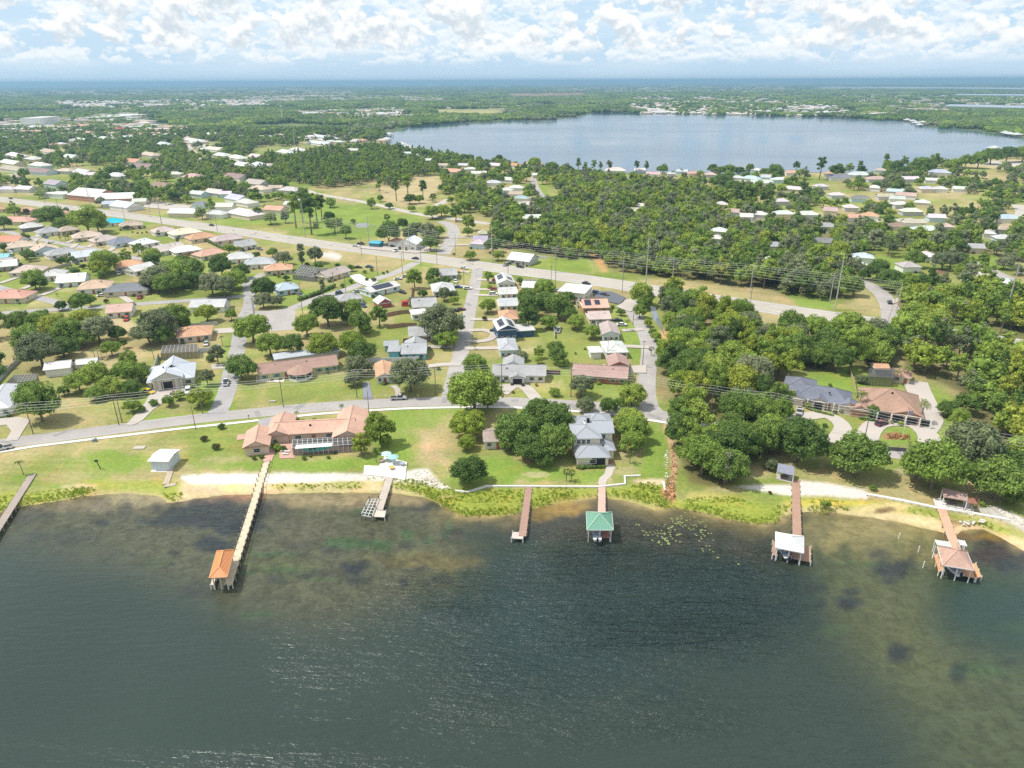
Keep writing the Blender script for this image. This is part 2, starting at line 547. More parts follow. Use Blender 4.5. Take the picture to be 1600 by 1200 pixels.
N12 = fbm(WXm, WYm, 11, 8)
WARPX = (fbm(gx, gy, 26, 21) - 0.5) * 2
WARPY = (fbm(gx, gy, 22, 31) - 0.5) * 2
CM = np.zeros((RH, RW, 3))
def c3(*c): return np.array(c)
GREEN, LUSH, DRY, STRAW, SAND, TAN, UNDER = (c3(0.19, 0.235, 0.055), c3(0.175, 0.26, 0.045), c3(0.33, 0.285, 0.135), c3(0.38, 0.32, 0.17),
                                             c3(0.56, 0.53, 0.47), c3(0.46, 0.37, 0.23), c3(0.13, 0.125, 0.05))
t = np.clip((N40 - 0.40) * 4.0 + (N12 - 0.5) * 1.5, 0, 1)[..., None]
CM[:] = GREEN * (1 - t) + DRY * t
def polymask(pts, soft=1, warp=0.0):
    """returns slices, mask"""
    xs, ys = [p[0] for p in pts], [p[1] for p in pts]
    m = int(3 * soft + abs(warp) + 3)
    x0, x1 = max(0, int(min(xs)) - X0 - m), min(RW, int(max(xs)) - X0 + m + 1)
    y0, y1 = max(0, int(min(ys)) - Y0 - m), min(RH, int(max(ys)) - Y0 + m + 1)
    sl = (slice(y0, y1), slice(x0, x1))
    x, y = gx[sl] + WARPX[sl] * warp, gy[sl] + WARPY[sl] * warp
    ins = np.zeros(x.shape, bool); n = len(pts)
    for i in range(n):
        ax, ay = pts[i]; bx, by = pts[(i + 1) % n]
        if ay == by: continue
        cond = (ay > y) != (by > y)
        ins ^= cond & (x < (bx - ax) * (y - ay) / (by - ay) + ax)
    return sl, blur(ins.astype(float), soft)
def paint(A, pts, col, soft=2, warp=2.0, alpha=1.0):
    sl, m = polymask(pts, soft, warp)
    m = (m * alpha)[..., None]
    A[sl] = A[sl] * (1 - m) + np.asarray(col) * m
def blob(A, cx, cy, rx, ry, col, alpha=1.0, soft=0.35, warp=0.5):
    m = 1.8
    x0, x1 = max(0, int(cx - rx * m) - X0), min(RW, int(cx + rx * m) - X0)
    y0, y1 = max(0, int(cy - ry * m) - Y0), min(RH, int(cy + ry * m) - Y0)
    sl = (slice(y0, y1), slice(x0, x1))
    d = np.hypot((gx[sl] - cx) / rx + WARPX[sl] * warp, (gy[sl] - cy) / ry + WARPY[sl] * warp)
    k = (np.clip((1 - d) / soft + 0.5, 0, 1) * alpha)[..., None]
    A[sl] = A[sl] * (1 - k) + np.asarray(col) * k
# zones
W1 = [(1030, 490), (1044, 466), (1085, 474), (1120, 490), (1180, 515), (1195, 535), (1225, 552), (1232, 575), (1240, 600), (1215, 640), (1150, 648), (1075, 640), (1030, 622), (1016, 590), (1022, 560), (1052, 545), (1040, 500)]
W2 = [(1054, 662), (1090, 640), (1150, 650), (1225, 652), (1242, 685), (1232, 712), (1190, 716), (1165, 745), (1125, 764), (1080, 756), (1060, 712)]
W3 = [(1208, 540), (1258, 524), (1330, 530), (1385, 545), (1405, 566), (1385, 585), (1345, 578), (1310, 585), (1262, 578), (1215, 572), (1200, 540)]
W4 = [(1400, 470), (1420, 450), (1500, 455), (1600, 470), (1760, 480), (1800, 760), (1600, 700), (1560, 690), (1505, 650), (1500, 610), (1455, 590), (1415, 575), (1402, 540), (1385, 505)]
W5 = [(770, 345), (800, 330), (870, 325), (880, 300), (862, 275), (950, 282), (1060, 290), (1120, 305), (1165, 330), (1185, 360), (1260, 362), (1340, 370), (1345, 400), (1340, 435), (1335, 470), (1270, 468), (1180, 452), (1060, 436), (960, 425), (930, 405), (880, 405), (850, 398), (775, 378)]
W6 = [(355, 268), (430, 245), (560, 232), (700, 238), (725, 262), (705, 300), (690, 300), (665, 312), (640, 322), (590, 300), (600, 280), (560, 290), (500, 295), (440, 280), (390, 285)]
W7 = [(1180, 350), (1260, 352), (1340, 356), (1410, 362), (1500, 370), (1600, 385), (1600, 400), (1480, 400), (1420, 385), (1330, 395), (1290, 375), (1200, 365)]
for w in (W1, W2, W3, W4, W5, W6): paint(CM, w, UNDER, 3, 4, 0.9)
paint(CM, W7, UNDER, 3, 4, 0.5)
# lot by lot, lawns are watered, mown and worn differently
ca, sa = math.cos(math.radians(29)), math.sin(math.radians(29))
left = WXm < -120 - (WYm - 250) * .25
U = np.where(left, WXm * ca - WYm * sa, WXm) / 23.0; Vv = np.where(left, WXm * sa + WYm * ca, WYm) / 36.0
LT = np.random.RandomState(4).rand(256, 256); LT2 = np.random.RandomState(5).rand(256, 256)
ui, vi = np.floor(U).astype(int) & 255, np.floor(Vv).astype(int) & 255
lot_, lot2_ = LT[vi, ui], LT2[vi, ui]
LM = (np.clip((gy - 240) / 30, 0, 1) * np.clip((640 - gy) / 20, 0, 1))
CM *= (1 + (lot_ - .5) * .30 * LM)[..., None]
dr_ = (np.clip(lot2_ - .62, 0, 1) * 1.6 * LM)[..., None]; CM = CM * (1 - dr_) + DRY * dr_
gr2 = (np.clip(.36 - lot2_, 0, 1) * 1.9 * LM)[..., None]; CM = CM * (1 - gr2) + LUSH * gr2
# mown strips and worn tracks
CM *= (1 + .05 * np.sign(np.sin(WYm * 1.7 + N40 * 6)) * np.clip((gy - 560) / 60, 0, 1) * (N12 > .42))[..., None]
wt = np.clip((np.abs(fbm(WXm, WYm, 17, 141, 2) - .5) < .012) * 1.0, 0, 1) * (N40 > .5); wt = blur(wt, 1)[..., None] * .5
CM = CM * (1 - wt) + TAN * wt
# the far country: forest floor with paler clearings
farm = np.clip((236 - gy) / 30, 0, 1)[..., None]
FN = fbm(WXm, WYm, 420, 61, 4)
pale = np.clip((FN - 0.55) * 9, 0, 1)[..., None]
fc = c3(0.075, 0.105, 0.05) * (1 - pale) + c3(0.26, 0.26, 0.15) * pale
CM = CM * (1 - farm * 0.92) + fc * farm * 0.92
FIELD = c3(0.185, 0.26, 0.05)
F1 = [(372, 342), (430, 338), (470, 318), (530, 316), (600, 330), (655, 342), (650, 352), (600, 368), (560, 376), (480, 366), (400, 352)]
F2 = [(478, 392), (520, 382), (640, 407), (612, 424), (560, 420), (540, 408), (500, 410)]
F3 = [(1186, 484), (1245, 492), (1225, 522), (1204, 520), (1195, 505)]
F4 = [(590, 292), (630, 290), (650, 276), (690, 274), (692, 290), (665, 322), (640, 325), (600, 315)]
F5 = [(45, 277), (118, 273), (112, 285), (60, 288)]
F6 = [(150, 286), (205, 278), (215, 290), (180, 300)]
F7 = [(1345, 447), (1372, 466), (1386, 490), (1330, 483), (1300, 478), (1335, 470)]
F8 = [(1480, 255), (1545, 248), (1640, 250), (1640, 264), (1540, 264)]
F9 = [(670, 170), (782, 172), (778, 181), (690, 179)]
F10 = [(790, 146), (915, 144), (915, 150), (800, 153)]
F11 = [(400, 196), (470, 193), (545, 197), (530, 204), (430, 204)]
F12 = [(836, 290), (850, 288), (870, 322), (862, 325)]
F13 = [(1560, 305), (1640, 300), (1640, 320), (1580, 316)]
FIELDS = [F1, F2, F3, F4, F5, F6, F7, F8, F9, F10, F11, F12, F13]
for f, c in ((F1, FIELD), (F2, DRY), (F3, DRY * 1.0), (F4, STRAW), (F5, GREEN), (F6, GREEN), (F7, DRY), (F8, STRAW), (F9, c3(0.34, 0.33, 0.13)), (F10, c3(0.26, 0.17, 0.11)),
             (F11, c3(0.14, 0.18, 0.06)), (F12, FIELD), (F13, FIELD)):
    paint(CM, f, c, 2, 2)
blob(CM, 516, 400, 16, 6, SAND * 0.95); blob(CM, 500, 406, 14, 4, DRY * 1.2, 0.8)
blob(CM, 560, 357, 40, 9, FIELD * 0.8, 0.8); blob(CM, 440, 352, 50, 4, c3(0.25, 0.25, 0.07), 0.7)
blob(CM, 1575, 256, 50, 4, SAND * 0.85); blob(CM, 640, 280, 25, 6, STRAW)
for (x, y, rx, ry, c, a) in (
    (60, 560, 80, 30, DRY, .85), (70, 640, 60, 25, DRY, .8), (200, 530, 60, 22, DRY, .9), (170, 560, 60, 22, STRAW, .8), (20, 520, 40, 20, DRY, .7), (190, 506, 22, 12, TAN, .8),
    (300, 543, 60, 15, DRY, .6), (470, 610, 90, 24, GREEN, .9), (560, 600, 80, 20, GREEN, .6), (670, 690, 42, 50, DRY * 1.05, .9), (680, 700, 20, 26, c3(.46, .33, .2), .5), (650, 655, 50, 16, LUSH, .7),
    (700, 680, 20, 30, DRY, .7), (330, 620, 30, 25, LUSH, 1), (270, 655, 50, 8, LUSH, .9), (360, 560, 14, 40, LUSH, .8), (200, 655, 30, 16, GREEN, .9), (110, 655, 60, 16, DRY, .9),
    (120, 700, 60, 10, DRY, .6), (180, 722, 70, 16, LUSH, .9), (90, 750, 90, 14, LUSH, .7), (95, 745, 40, 9, DRY, .7), (330, 720, 60, 16, LUSH, .5), (355, 722, 35, 10, STRAW, .5), (345, 690, 30, 12, GREEN, .8), (450, 727, 120, 8, LUSH, .9), (560, 722, 50, 9, LUSH, .9),
    (620, 690, 30, 40, LUSH, .8), (760, 735, 60, 18, LUSH, .95), (830, 740, 60, 12, LUSH, .95), (835, 742, 22, 4, TAN, .6), (910, 745, 40, 12, LUSH, .9), (1000, 735, 40, 14, LUSH, .8), (970, 735, 25, 8, STRAW, .7), (1025, 690, 20, 40, LUSH, .95),
    (720, 640, 60, 10, LUSH, .8), (1000, 605, 16, 18, DRY, .9), (1310, 598, 60, 22, LUSH, .95), (1300, 665, 40, 14, GREEN, .9), (1350, 650, 26, 22, GREEN, .9), (1405, 683, 36, 16, LUSH, .9), (1468, 640, 26, 45, LUSH, .8),
    (1215, 742, 60, 14, GREEN, .7), (1180, 735, 24, 12, STRAW, .7), (1310, 740, 60, 8, DRY, .7), (1400, 760, 70, 16, DRY, .75), (1390, 735, 40, 14, GREEN, .6), (1430, 738, 30, 8, TAN, .6), (1540, 770, 40, 20, TAN, .6),
    (860, 560, 60, 20, GREEN, .8), (890, 530, 50, 20, GREEN, .8), (790, 570, 30, 10, LUSH, .7), (640, 560, 30, 15, DRY, .6), (690, 560, 25, 12, DRY, .8), (640, 500, 25, 8, GREEN, .8), (735, 500, 30, 40, GREEN, .5),
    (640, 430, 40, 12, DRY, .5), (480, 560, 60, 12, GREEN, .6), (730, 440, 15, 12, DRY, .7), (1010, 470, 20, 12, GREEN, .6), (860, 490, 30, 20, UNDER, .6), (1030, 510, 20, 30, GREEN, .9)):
    blob(CM, x, y, rx, ry, c, a, 0.6, 0.6)
# shore: sand beaches, tan strand, lime marsh
SHORE = [(-900, 960), (-400, 850), (-150, 815), (0, 797), (30, 788), (82, 780), (130, 771), (187, 767), (250, 771), (262, 781), (285, 779), (332, 771), (400, 768), (500, 766), (625, 767), (662, 772), (700, 791), (722, 800), (750, 805), (800, 801), (825, 792),
         (862, 785), (900, 778), (937, 772), (975, 777), (1025, 792), (1055, 788), (1100, 797), (1125, 805), (1175, 814), (1212, 813), (1228, 803), (1245, 795), (1300, 797), (1350, 803), (1400, 811), (1475, 829), (1492, 834), (1503, 824), (1537, 822), (1562, 834), (1600, 856), (1760, 930), (2000, 1060), (2400, 1290)]
strand = [(p[0], p[1]) for p in SHORE[1:-1]]
for sg in ([p for p in strand if p[0] < 665], [p for p in strand if p[0] > 1200]):
    paint(CM, sg + [(x, y - (12 if x < 280 else 24 if x < 700 else 20)) for x, y in reversed(sg)], c3(0.56, 0.44, 0.25), 2, 3, 0.9)
sg = [p for p in strand if 655 < p[0] < 1215]
paint(CM, [(x, y + 6) for x, y in sg] + [(x, y - 4) for x, y in reversed(sg)], c3(0.30, 0.27, 0.10), 1, 3, 0.9)
for poly in ([(-50, 800), (0, 795), (30, 787), (82, 780), (145, 768), (145, 758), (90, 765), (0, 770), (-50, 780)],
             [(145, 768), (187, 765), (250, 768), (262, 779), (282, 775), (280, 752), (200, 750), (120, 752), (145, 760)],
             [(570, 745), (680, 750), (700, 762), (740, 768), (840, 760), (980, 760), (1020, 750), (1060, 780), (1130, 775), (1210, 790), (1240, 785), (1215, 812), (1175, 812), (1125, 803), (1100, 796), (1040, 790), (980, 775), (937, 768), (880, 780), (822, 790), (800, 799), (722, 798), (700, 789), (662, 768), (600, 756)],
             [(1215, 775), (1300, 778), (1400, 785), (1470, 800), (1540, 810), (1600, 835), (1600, 842), (1520, 815), (1470, 812), (1400, 800), (1300, 790), (1240, 790)],
             [(420, 757), (560, 753), (580, 760), (430, 762)]):
    paint(CM, poly, c3(0.25, 0.29, 0.05), 3, 4, 0.92)
for (x, y, rx, ry, c, a) in ((230, 760, 60, 5, c3(.27, .30, .07), .8), (700, 775, 18, 4, DRY, .5), (1100, 775, 30, 6, c3(.42, .36, .12), .7), (1140, 765, 30, 5, STRAW, .7), (950, 750, 8, 3, TAN, .7), (1010, 752, 24, 5, c3(.62, .5, .35), .8),
                             (1490, 815, 18, 5, c3(.3, .2, .09), .8), (1380, 792, 50, 6, c3(.55, .45, .22), .8), (1300, 785, 60, 4, c3(.5, .42, .08), .8), (120, 760, 25, 4, TAN, .6), (320, 765, 30, 5, TAN, .8), (360, 762, 20, 4, c3(.6, .5, .2), .7), (510, 758, 30, 4, c3(.45, .38, .2), .7),
                             (640, 756, 30, 3, c3(.4, .36, .2), .7), (1385, 797, 14, 4, c3(.16, .10, .05), .9)):
    blob(CM, x, y, rx, ry, c, a, 0.7, 0.7)
paint(CM, [(282, 744), (300, 741), (450, 739), (567, 740), (640, 735), (668, 732), (690, 756), (705, 763), (690, 763), (640, 752), (567, 751), (450, 755), (300, 757), (284, 750)], SAND, 1, 2, 1)
paint(CM, [(1145, 760), (1180, 757), (1237, 757), (1250, 751), (1290, 755), (1350, 765), (1358, 772), (1355, 779), (1300, 776), (1250, 775), (1215, 772), (1180, 765)], c3(.60, .56, .50), 1, 1.5, 1)
paint(CM, [(1520, 795), (1560, 792), (1580, 800), (1640, 830), (1640, 850), (1600, 830), (1570, 815)], SAND * 0.85, 1, 2.5, 1)
paint(CM, [(1032, 650), (1044, 655), (1050, 690), (1057, 720), (1056, 755), (1050, 775), (1040, 775), (1043, 760), (1048, 735), (1047, 705)], c3(0.44, 0.30, 0.17), 1, 2.5, 1)
blob(CM, 1042, 770, 12, 12, c3(.42, .24, .12), 1)
paint(CM, [(930, 395), (938, 400), (950, 425), (940, 425), (920, 392), (905, 378), (915, 375)], c3(0.46, 0.28, 0.12), 1, 2, 1)
paint(CM, [(1036, 512), (1044, 520), (1050, 545), (1040, 545), (1030, 520)], c3(0.46, 0.28, 0.12), 1, 2, 1)
blob(CM, 1395, 682, 18, 6, c3(.30, .17, .09), 1, .2, .3); blob(CM, 985, 708, 16, 5, TAN, .6)
# clearings and pale lots in the mid distance
for (x, y, rx, ry, c) in ((185, 193, 40, 4, c3(.55, .40, .22)), (60, 207, 70, 5, c3(.30, .29, .27)), (110, 216, 90, 3, c3(.34, .33, .32)), (220, 205, 60, 4, c3(.38, .38, .37)), (310, 228, 12, 10, c3(.5, .46, .40)),
                          (150, 300, 40, 6, DRY), (90, 318, 90, 5, DRY), (1390, 305, 60, 6, DRY), (1490, 330, 50, 10, DRY), (1150, 320, 50, 10, DRY), (1560, 350, 40, 10, TAN * .9), (600, 175, 30, 2, STRAW), (760, 300, 20, 6, GREEN), (1080, 315, 30, 8, DRY), (1210, 335, 80, 5, TAN), (700, 262, 25, 2, TAN)):
    blob(CM, x, y, rx, ry, c, .8, .7, .6)

# ------------------------------------------------------------------ lake colour map
WM = np.zeros((RH, RW, 3)); WM[:] = c3(0.027, 0.042, 0.034)
WN = fbm(WXm, WYm, 30, 91); WN2 = fbm(WXm, WYm, 6, 95)
WM *= (0.86 + 0.28 * WN)[..., None]
RIP = np.zeros((RH, RW, 2)); RIP[..., 0] = 0.6
OLIVE, SHAL, WSAND, WEED, GWEED = c3(0.095, 0.090, 0.034), c3(0.17, 0.135, 0.055), c3(0.34, 0.26, 0.12), c3(0.024, 0.030, 0.030), c3(0.040, 0.082, 0.030)
def wpaint(pts, col, soft, warp, a, mot=None, rip=None):
    sl, m = polymask(pts, soft, warp)
    k = (m * a)[..., None]
    WM[sl] = WM[sl] * (1 - k) + col * k
    if mot is not None: RIP[sl][..., 1] = RIP[sl][..., 1] * (1 - m) + mot * m
    if rip is not None: RIP[sl][..., 0] = RIP[sl][..., 0] * (1 - m) + rip * m
wpaint([(-420, 760), (640, 760), (720, 795), (760, 835), (730, 905), (560, 960), (400, 960), (300, 930), (200, 880), (0, 850), (-420, 900)], c3(0.078, 0.078, 0.042), 28, 26, 0.85, 1.0, 0.4)
wpaint([(1250, 780), (1700, 800), (1800, 1300), (1500, 1320), (1410, 1120), (1330, 1010), (1290, 930), (1240, 870)], c3(0.060, 0.072, 0.034), 42, 30, 0.8, 0.7, 0.35)
wpaint([(1300, 860), (1480, 880), (1450, 960), (1500, 1040), (1460, 1100), (1370, 1030), (1300, 950)], c3(0.080, 0.086, 0.036), 26, 26, 0.6, 0.7)
wpaint([(1500, 895), (1680, 900), (1680, 1020), (1560, 1030), (1470, 980), (1440, 930)], c3(0.018, 0.042, 0.038), 26, 26, 0.85, 0.1)
wpaint([(720, 800), (900, 780), (1250, 800), (1260, 870), (1200, 880), (960, 850), (860, 850), (760, 830)], c3(0.050, 0.048, 0.040), 10, 12, 0.85, 0.7, 0.55)
# shallows along the shore, by distance in metres
SW = [G(x, y, -0.8) for x, y in SHORE]
def shore_dist(x, y):
    d = np.full(x.shape, 1e9)
    for a, b in zip(SW[:-1], SW[1:]):
        vx, vy = b.x - a.x, b.y - a.y
        tt = np.clip(((x - a.x) * vx + (y - a.y) * vy) / (vx * vx + vy * vy), 0, 1)
        d = np.minimum(d, np.hypot(x - a.x - vx * tt, y - a.y - vy * tt))
    return d
ys0 = 740 - Y0
SD = np.full((RH, RW), 1e3)
SD[ys0:980 - Y0] = shore_dist(*Gn(gx[ys0:980 - Y0], gy[ys0:980 - Y0], -0.8))
sd = SD + (WN2 - 0.5) * 5
k = np.clip(1 - sd / 9, 0, 1)[..., None] ** 0.8
WM = WM * (1 - k * 0.85) + SHAL * k * 0.85
k = np.clip(1 - sd / 3.0, 0, 1)[..., None]
WM = WM * (1 - k * 0.8) + WSAND * k * 0.8
RIP[..., 0] = np.where(SD < 12, RIP[..., 0] * (0.25 + 0.75 * SD / 12), RIP[..., 0])
for (x, y, rx, ry, c, a) in (
    (1380, 835, 120, 24, c3(.24, .20, .085), .8), (1400, 860, 90, 22, c3(.15, .135, .055), .7), (230, 780, 60, 10, c3(.26, .22, .12), .8), (120, 790, 70, 10, c3(.16, .13, .08), .8), (470, 785, 90, 12, c3(.24, .19, .10), .8), (590, 780, 70, 10, c3(.22, .17, .09), .8),
    (880, 795, 40, 12, c3(.26, .17, .05), .85), (840, 805, 20, 10, c3(.16, .11, .03), .8), (370, 778, 40, 6, c3(.30, .14, .07), .7), (320, 783, 60, 6, c3(.22, .13, .09), .6),
    (310, 800, 95, 17, WEED, .9), (350, 818, 60, 12, WEED, .8), (280, 815, 60, 8, WEED, .8), (360, 825, 24, 11, WEED, 1), (335, 850, 28, 11, WEED, 1), (600, 870, 14, 6, WEED, .7), (520, 860, 16, 6, WEED, .5), (470, 850, 30, 7, WEED, .4), (690, 905, 14, 6, WEED, .6), (575, 845, 10, 4, WEED, .6), (410, 795, 26, 14, WEED, .85), (160, 815, 12, 6, WEED, .9), (100, 840, 50, 12, WEED, .5), (30, 800, 40, 14, WEED, .6),
    (555, 885, 16, 11, WEED, 1), (560, 905, 22, 9, WEED, .7), (630, 912, 9, 8, WEED, .9), (650, 888, 18, 7, WEED, .6), (710, 835, 12, 5, c3(.09, .05, .04), .8), (640, 850, 12, 8, WEED, .5), (470, 900, 14, 5, WEED, .6), (430, 905, 14, 6, WEED, .6), (310, 925, 26, 14, WEED, .5), (270, 863, 9, 5, WEED, .7),
    (270, 882, 6, 3, WEED, .8), (500, 895, 60, 6, WEED, .4), (680, 790, 40, 8, WEED, .7), (740, 830, 40, 16, c3(.03, .045, .04), .6),
    (1326, 943, 18, 10, WEED, 1), (1383, 888, 32, 20, WEED, .92), (1332, 925, 12, 6, WEED, .8), (1402, 1020, 18, 14, WEED, .95), (1495, 1049, 13, 13, WEED, .95), (1275, 918, 20, 7, WEED, .6), (1281, 944, 12, 8, WEED, .6), (1393, 911, 9, 5, WEED, .6), (1580, 1035, 12, 6, WEED, .5),
    (1540, 855, 60, 22, c3(.040, .028, .030), .85), (1500, 835, 30, 8, c3(.14, .085, .03), .8), (1550, 838, 22, 6, c3(.2, .13, .03), .8), (1590, 880, 40, 16, c3(.025, .028, .035), .8),
    (420, 885, 60, 14, c3(.07, .085, .03), .5), (640, 872, 60, 12, c3(.11, .10, .04), .6), (690, 880, 60, 10, c3(.12, .10, .04), .6), (480, 830, 60, 16, c3(.09, .08, .05), .5)):
    blob(WM, x, y, rx, ry, c, a, 0.8, 0.75)
for (x, y, rx, ry, a) in ((560, 848, 40, 7, .8), (600, 850, 20, 9, .8), (530, 852, 20, 8, .7), (430, 866, 30, 5, .6), (635, 835, 8, 10, .8), (700, 825, 8, 16, .4), (560, 800, 24, 5, .6), (410, 960, 30, 6, .45), (440, 890, 24, 5, .5), (670, 845, 10, 10, .5), (1530, 1050, 50, 12, .5), (1300, 985, 20, 10, .3), (1590, 980, 30, 10, .3), (1220, 850, 30, 6, .4), (1470, 850, 60, 8, .3), (240, 880, 20, 6, .3), (500, 905, 30, 4, .4), (385, 895, 16, 4, .5), (1350, 880, 30, 5, .4)):
    blob(WM, x, y, rx, ry, GWEED, a, 0.9, 0.9)
for (x, y, rx, ry, v) in ((1040, 930, 260, 140, 1.4), (960, 870, 140, 60, 1.5), (700, 930, 120, 50, 1.0), (1150, 900, 120, 60, 1.4), (900, 1100, 300, 90, .9), (60, 1050, 560, 340, .26), (560, 1050, 160, 160, .45)):
    m = np.clip((1.0 - np.hypot((gx - x) / rx, (gy - y) / ry)) / 0.5 + 0.0, 0, 1)
    RIP[..., 0] = RIP[..., 0] * (1 - m) + v * m
for (x, y, rx, ry) in ((980, 960, 200, 90), (860, 1000, 160, 90), (1130, 940, 120, 60)):
    blob(WM, x, y, rx, ry, c3(.018, .036, .036), .7, 1.0, .5)

# ------------------------------------------------------------------ ground sheet and lake sheets
def sample(A, px, py):
    x = np.clip(px - X0, 0, RW - 1.001); y = np.clip(py - Y0, 0, RH - 1.001)
    xi, yi = x.astype(int), y.astype(int); fx, fy = (x - xi), (y - yi)
    if A.ndim == 3: fx, fy = fx[..., None], fy[..., None]
    return (A[yi, xi] * (1 - fx) + A[yi, xi + 1] * fx) * (1 - fy) + (A[yi + 1, xi] * (1 - fx) + A[yi + 1, xi + 1] * fx) * fy
def grid_mesh(name, X, Y, Z, layers, m):
    h, w = X.shape
    me = bpy.data.meshes.new(name)
    co = np.stack([X, Y, Z], -1).reshape(-1, 3).astype(np.float32)
    idx = np.arange(h * w).reshape(h, w)
    f = np.stack([idx[1:, :-1], idx[1:, 1:], idx[:-1, 1:], idx[:-1, :-1]], -1).reshape(-1, 4)
    me.vertices.add(len(co)); me.vertices.foreach_set('co', co.ravel())
    me.loops.add(f.size); me.loops.foreach_set('vertex_index', f.ravel().astype(np.int32))
    me.polygons.add(len(f)); me.polygons.foreach_set('loop_start', np.arange(0, f.size, 4, dtype=np.int32)); me.polygons.foreach_set('loop_total', np.full(len(f), 4, np.int32))
    me.update(calc_edges=True)
    for ln, c in layers:
        a = me.color_attributes.new(ln, 'FLOAT_COLOR', 'POINT')
        rgba = np.ones((h * w, 4), np.float32); rgba[:, :c.shape[-1]] = c.reshape(h * w, -1)
        a.data.foreach_set('color', rgba.ravel())
    me.materials.append(m); me.polygons.foreach_set('use_smooth', [True] * len(f)); me.update()
    return link(name, me)
rows = np.concatenate([[127.6, 128.2, 129, 130, 131.5], np.arange(133, 905, 3.0)])
cols = np.arange(-400, 2001, 3.4)
gpx, gpy = np.meshgrid(cols, rows)
X, Y = Gn(gpx, gpy)
Y[:5] = np.minimum(Y[:5], 46000)
waterpoly = [(x, y) for x, y in SHORE] + [(2600, 1500), (-1000, 1500)]
_, full = None, np.zeros((RH, RW))
sl, mk = polymask(waterpoly, 0, 0); full[sl] = mk
inw = sample(full, gpx, gpy) > 0.5
sdv = sample(SD, gpx, gpy) * np.where(inw, -1, 1)
Z = np.clip(sdv * 0.22 + (fbm(X, Y, 3.0, 5) - 0.5) * 0.3, -2.2, 0.8) - 0.8
Z[np.abs(sdv) > 900] = 0.0
Z[Z > -0.02] = 0.0
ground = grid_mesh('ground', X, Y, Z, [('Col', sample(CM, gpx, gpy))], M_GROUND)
tag(ground, kind='structure')
rows = np.concatenate([np.arange(756, 960, 2.5), np.arange(960, 1230, 5.0), [1260, 1320, 1400, 1600, 2000, 2600]])
cols = np.arange(-410, 2010, 3.4)
gpx, gpy = np.meshgrid(cols, rows)
X, Y = Gn(gpx, gpy, -0.8)
lake = grid_mesh('lake', X, Y, np.full(X.shape, -0.8), [('Col', sample(WM, gpx, gpy)), ('Rip', sample(RIP, gpx, gpy))], M_WATER)
tag(lake, kind='structure')
FARLAKE = [(612, 208), (640, 199), (700, 193), (760, 191), (800, 188), (835, 189), (880, 186), (905, 183), (918, 178), (935, 176), (1000, 177), (1100, 179), (1200, 181), (1300, 184), (1345, 187), (1400, 188), (1432, 192), (1450, 199), (1500, 202), (1545, 208), (1600, 215), (1720, 226), (1720, 250),
           (1600, 240), (1560, 241), (1510, 250), (1440, 262), (1350, 270), (1250, 270), (1150, 272), (1050, 270), (950, 272), (880, 268), (800, 258), (740, 254), (700, 248), (650, 240), (625, 238), (606, 230), (600, 216)]
def flat(name, px, m, z):
    b = MB(); w = [G(*p) for p in px]
    b.prism([(p.x, p.y) for p in w], z - 1.0, z)
    return tag(b.build(name, m), kind='structure')
flat('far_lake', FARLAKE, M_FARWATER, 0.35)
BRIGHTW = mat('distant_water', (0.30, 0.36, 0.42), 0.3, 0.5, 0.05, 0.001)
for i, p in enumerate(([(1274, 136.6), (1400, 137.3), (1640, 139.6), (1640, 137.3), (1500, 136.6), (1400, 135.6), (1300, 135.3)], [(1490, 148.5), (1600, 149.5), (1640, 149.3), (1640, 147.4), (1500, 146.6)],
                       [(1476, 166), (1600, 169), (1640, 169), (1640, 166.5), (1550, 164.3), (1484, 163.3)], [(415, 131.6), (480, 131.4), (475, 130.4), (420, 130.5)])):
    flat('distant_lake', p, BRIGHTW, 1.0)
flat('pond', [(552, 350), (568, 348), (578, 351), (574, 355), (560, 356)], mat('pond_water', (0.16, 0.17, 0.14), 0.15, 0.5, 0.2, 0.2), 0.02)
flat('canal', [(1016, 478), (1024, 480), (1034, 508), (1040, 530), (1032, 512), (1020, 498)], mat('canal_water', (0.20, 0.22, 0.25), 0.12, 0.5, 0.1, 0.2), 0.02)

# ------------------------------------------------------------------ roads
ROADS = []; ROADZ = []
def road(name, px, hw, m, **k):
    o, line = ribbon(name, px, hw, m, **k)
    ROADS.append((line, hw)); ROADZ.append(ZR[0]); return line
R1 = [(-260, 745), (-100, 713), (0, 694), (100, 681), (200, 668), (300, 655), (400, 645), (500, 636), (600, 630), (700, 627), (800, 628), (900, 633), (960, 638), (1010, 646), (1060, 654), (1150, 672), (1250, 688), (1340, 699), (1420, 711), (1500, 726), (1600, 748), (1760, 790)]
R8 = [(-300, 275), (0, 311), (100, 324), (200, 337), (300, 351), (400, 366), (500, 381), (600, 394), (700, 408), (800, 422), (850, 428), (950, 442), (1050, 458), (1175, 477), (1275, 492), (1375, 506), (1500, 525), (1700, 556)]
L8 = road('highway', R8, 9.2, HWAY)
L1 = road('lakeshore_road', R1, 3.7, ASPH)
road('residential_street', [(333, 652), (345, 636), (357, 603), (364, 570), (372, 542), (378, 505), (386, 487), (391, 472), (388, 445), (382, 433)], 3.1, STREET)
road('residential_street', [(383, 489), (410, 489), (435, 487), (462, 480), (495, 466), (537, 454), (575, 440), (620, 425), (650, 410)], 3.3, ASPH)
road('residential_street', [(440, 487), (437, 502), (434, 517)], 6.5, ASPH, smooth=False)
road('residential_street', [(390, 462), (340, 466), (275, 471), (215, 475), (150, 480), (50, 486), (-60, 494)], 2.8, STREET)
road('residential_street', [(-60, 432), (0, 450), (40, 461), (87, 472), (110, 481)], 2.9, STREET)
road('residential_street', [(-60, 345), (0, 359), (37, 369), (100, 381), (137, 388), (175, 395), (215, 404), (260, 412)], 3.0, ASPH)
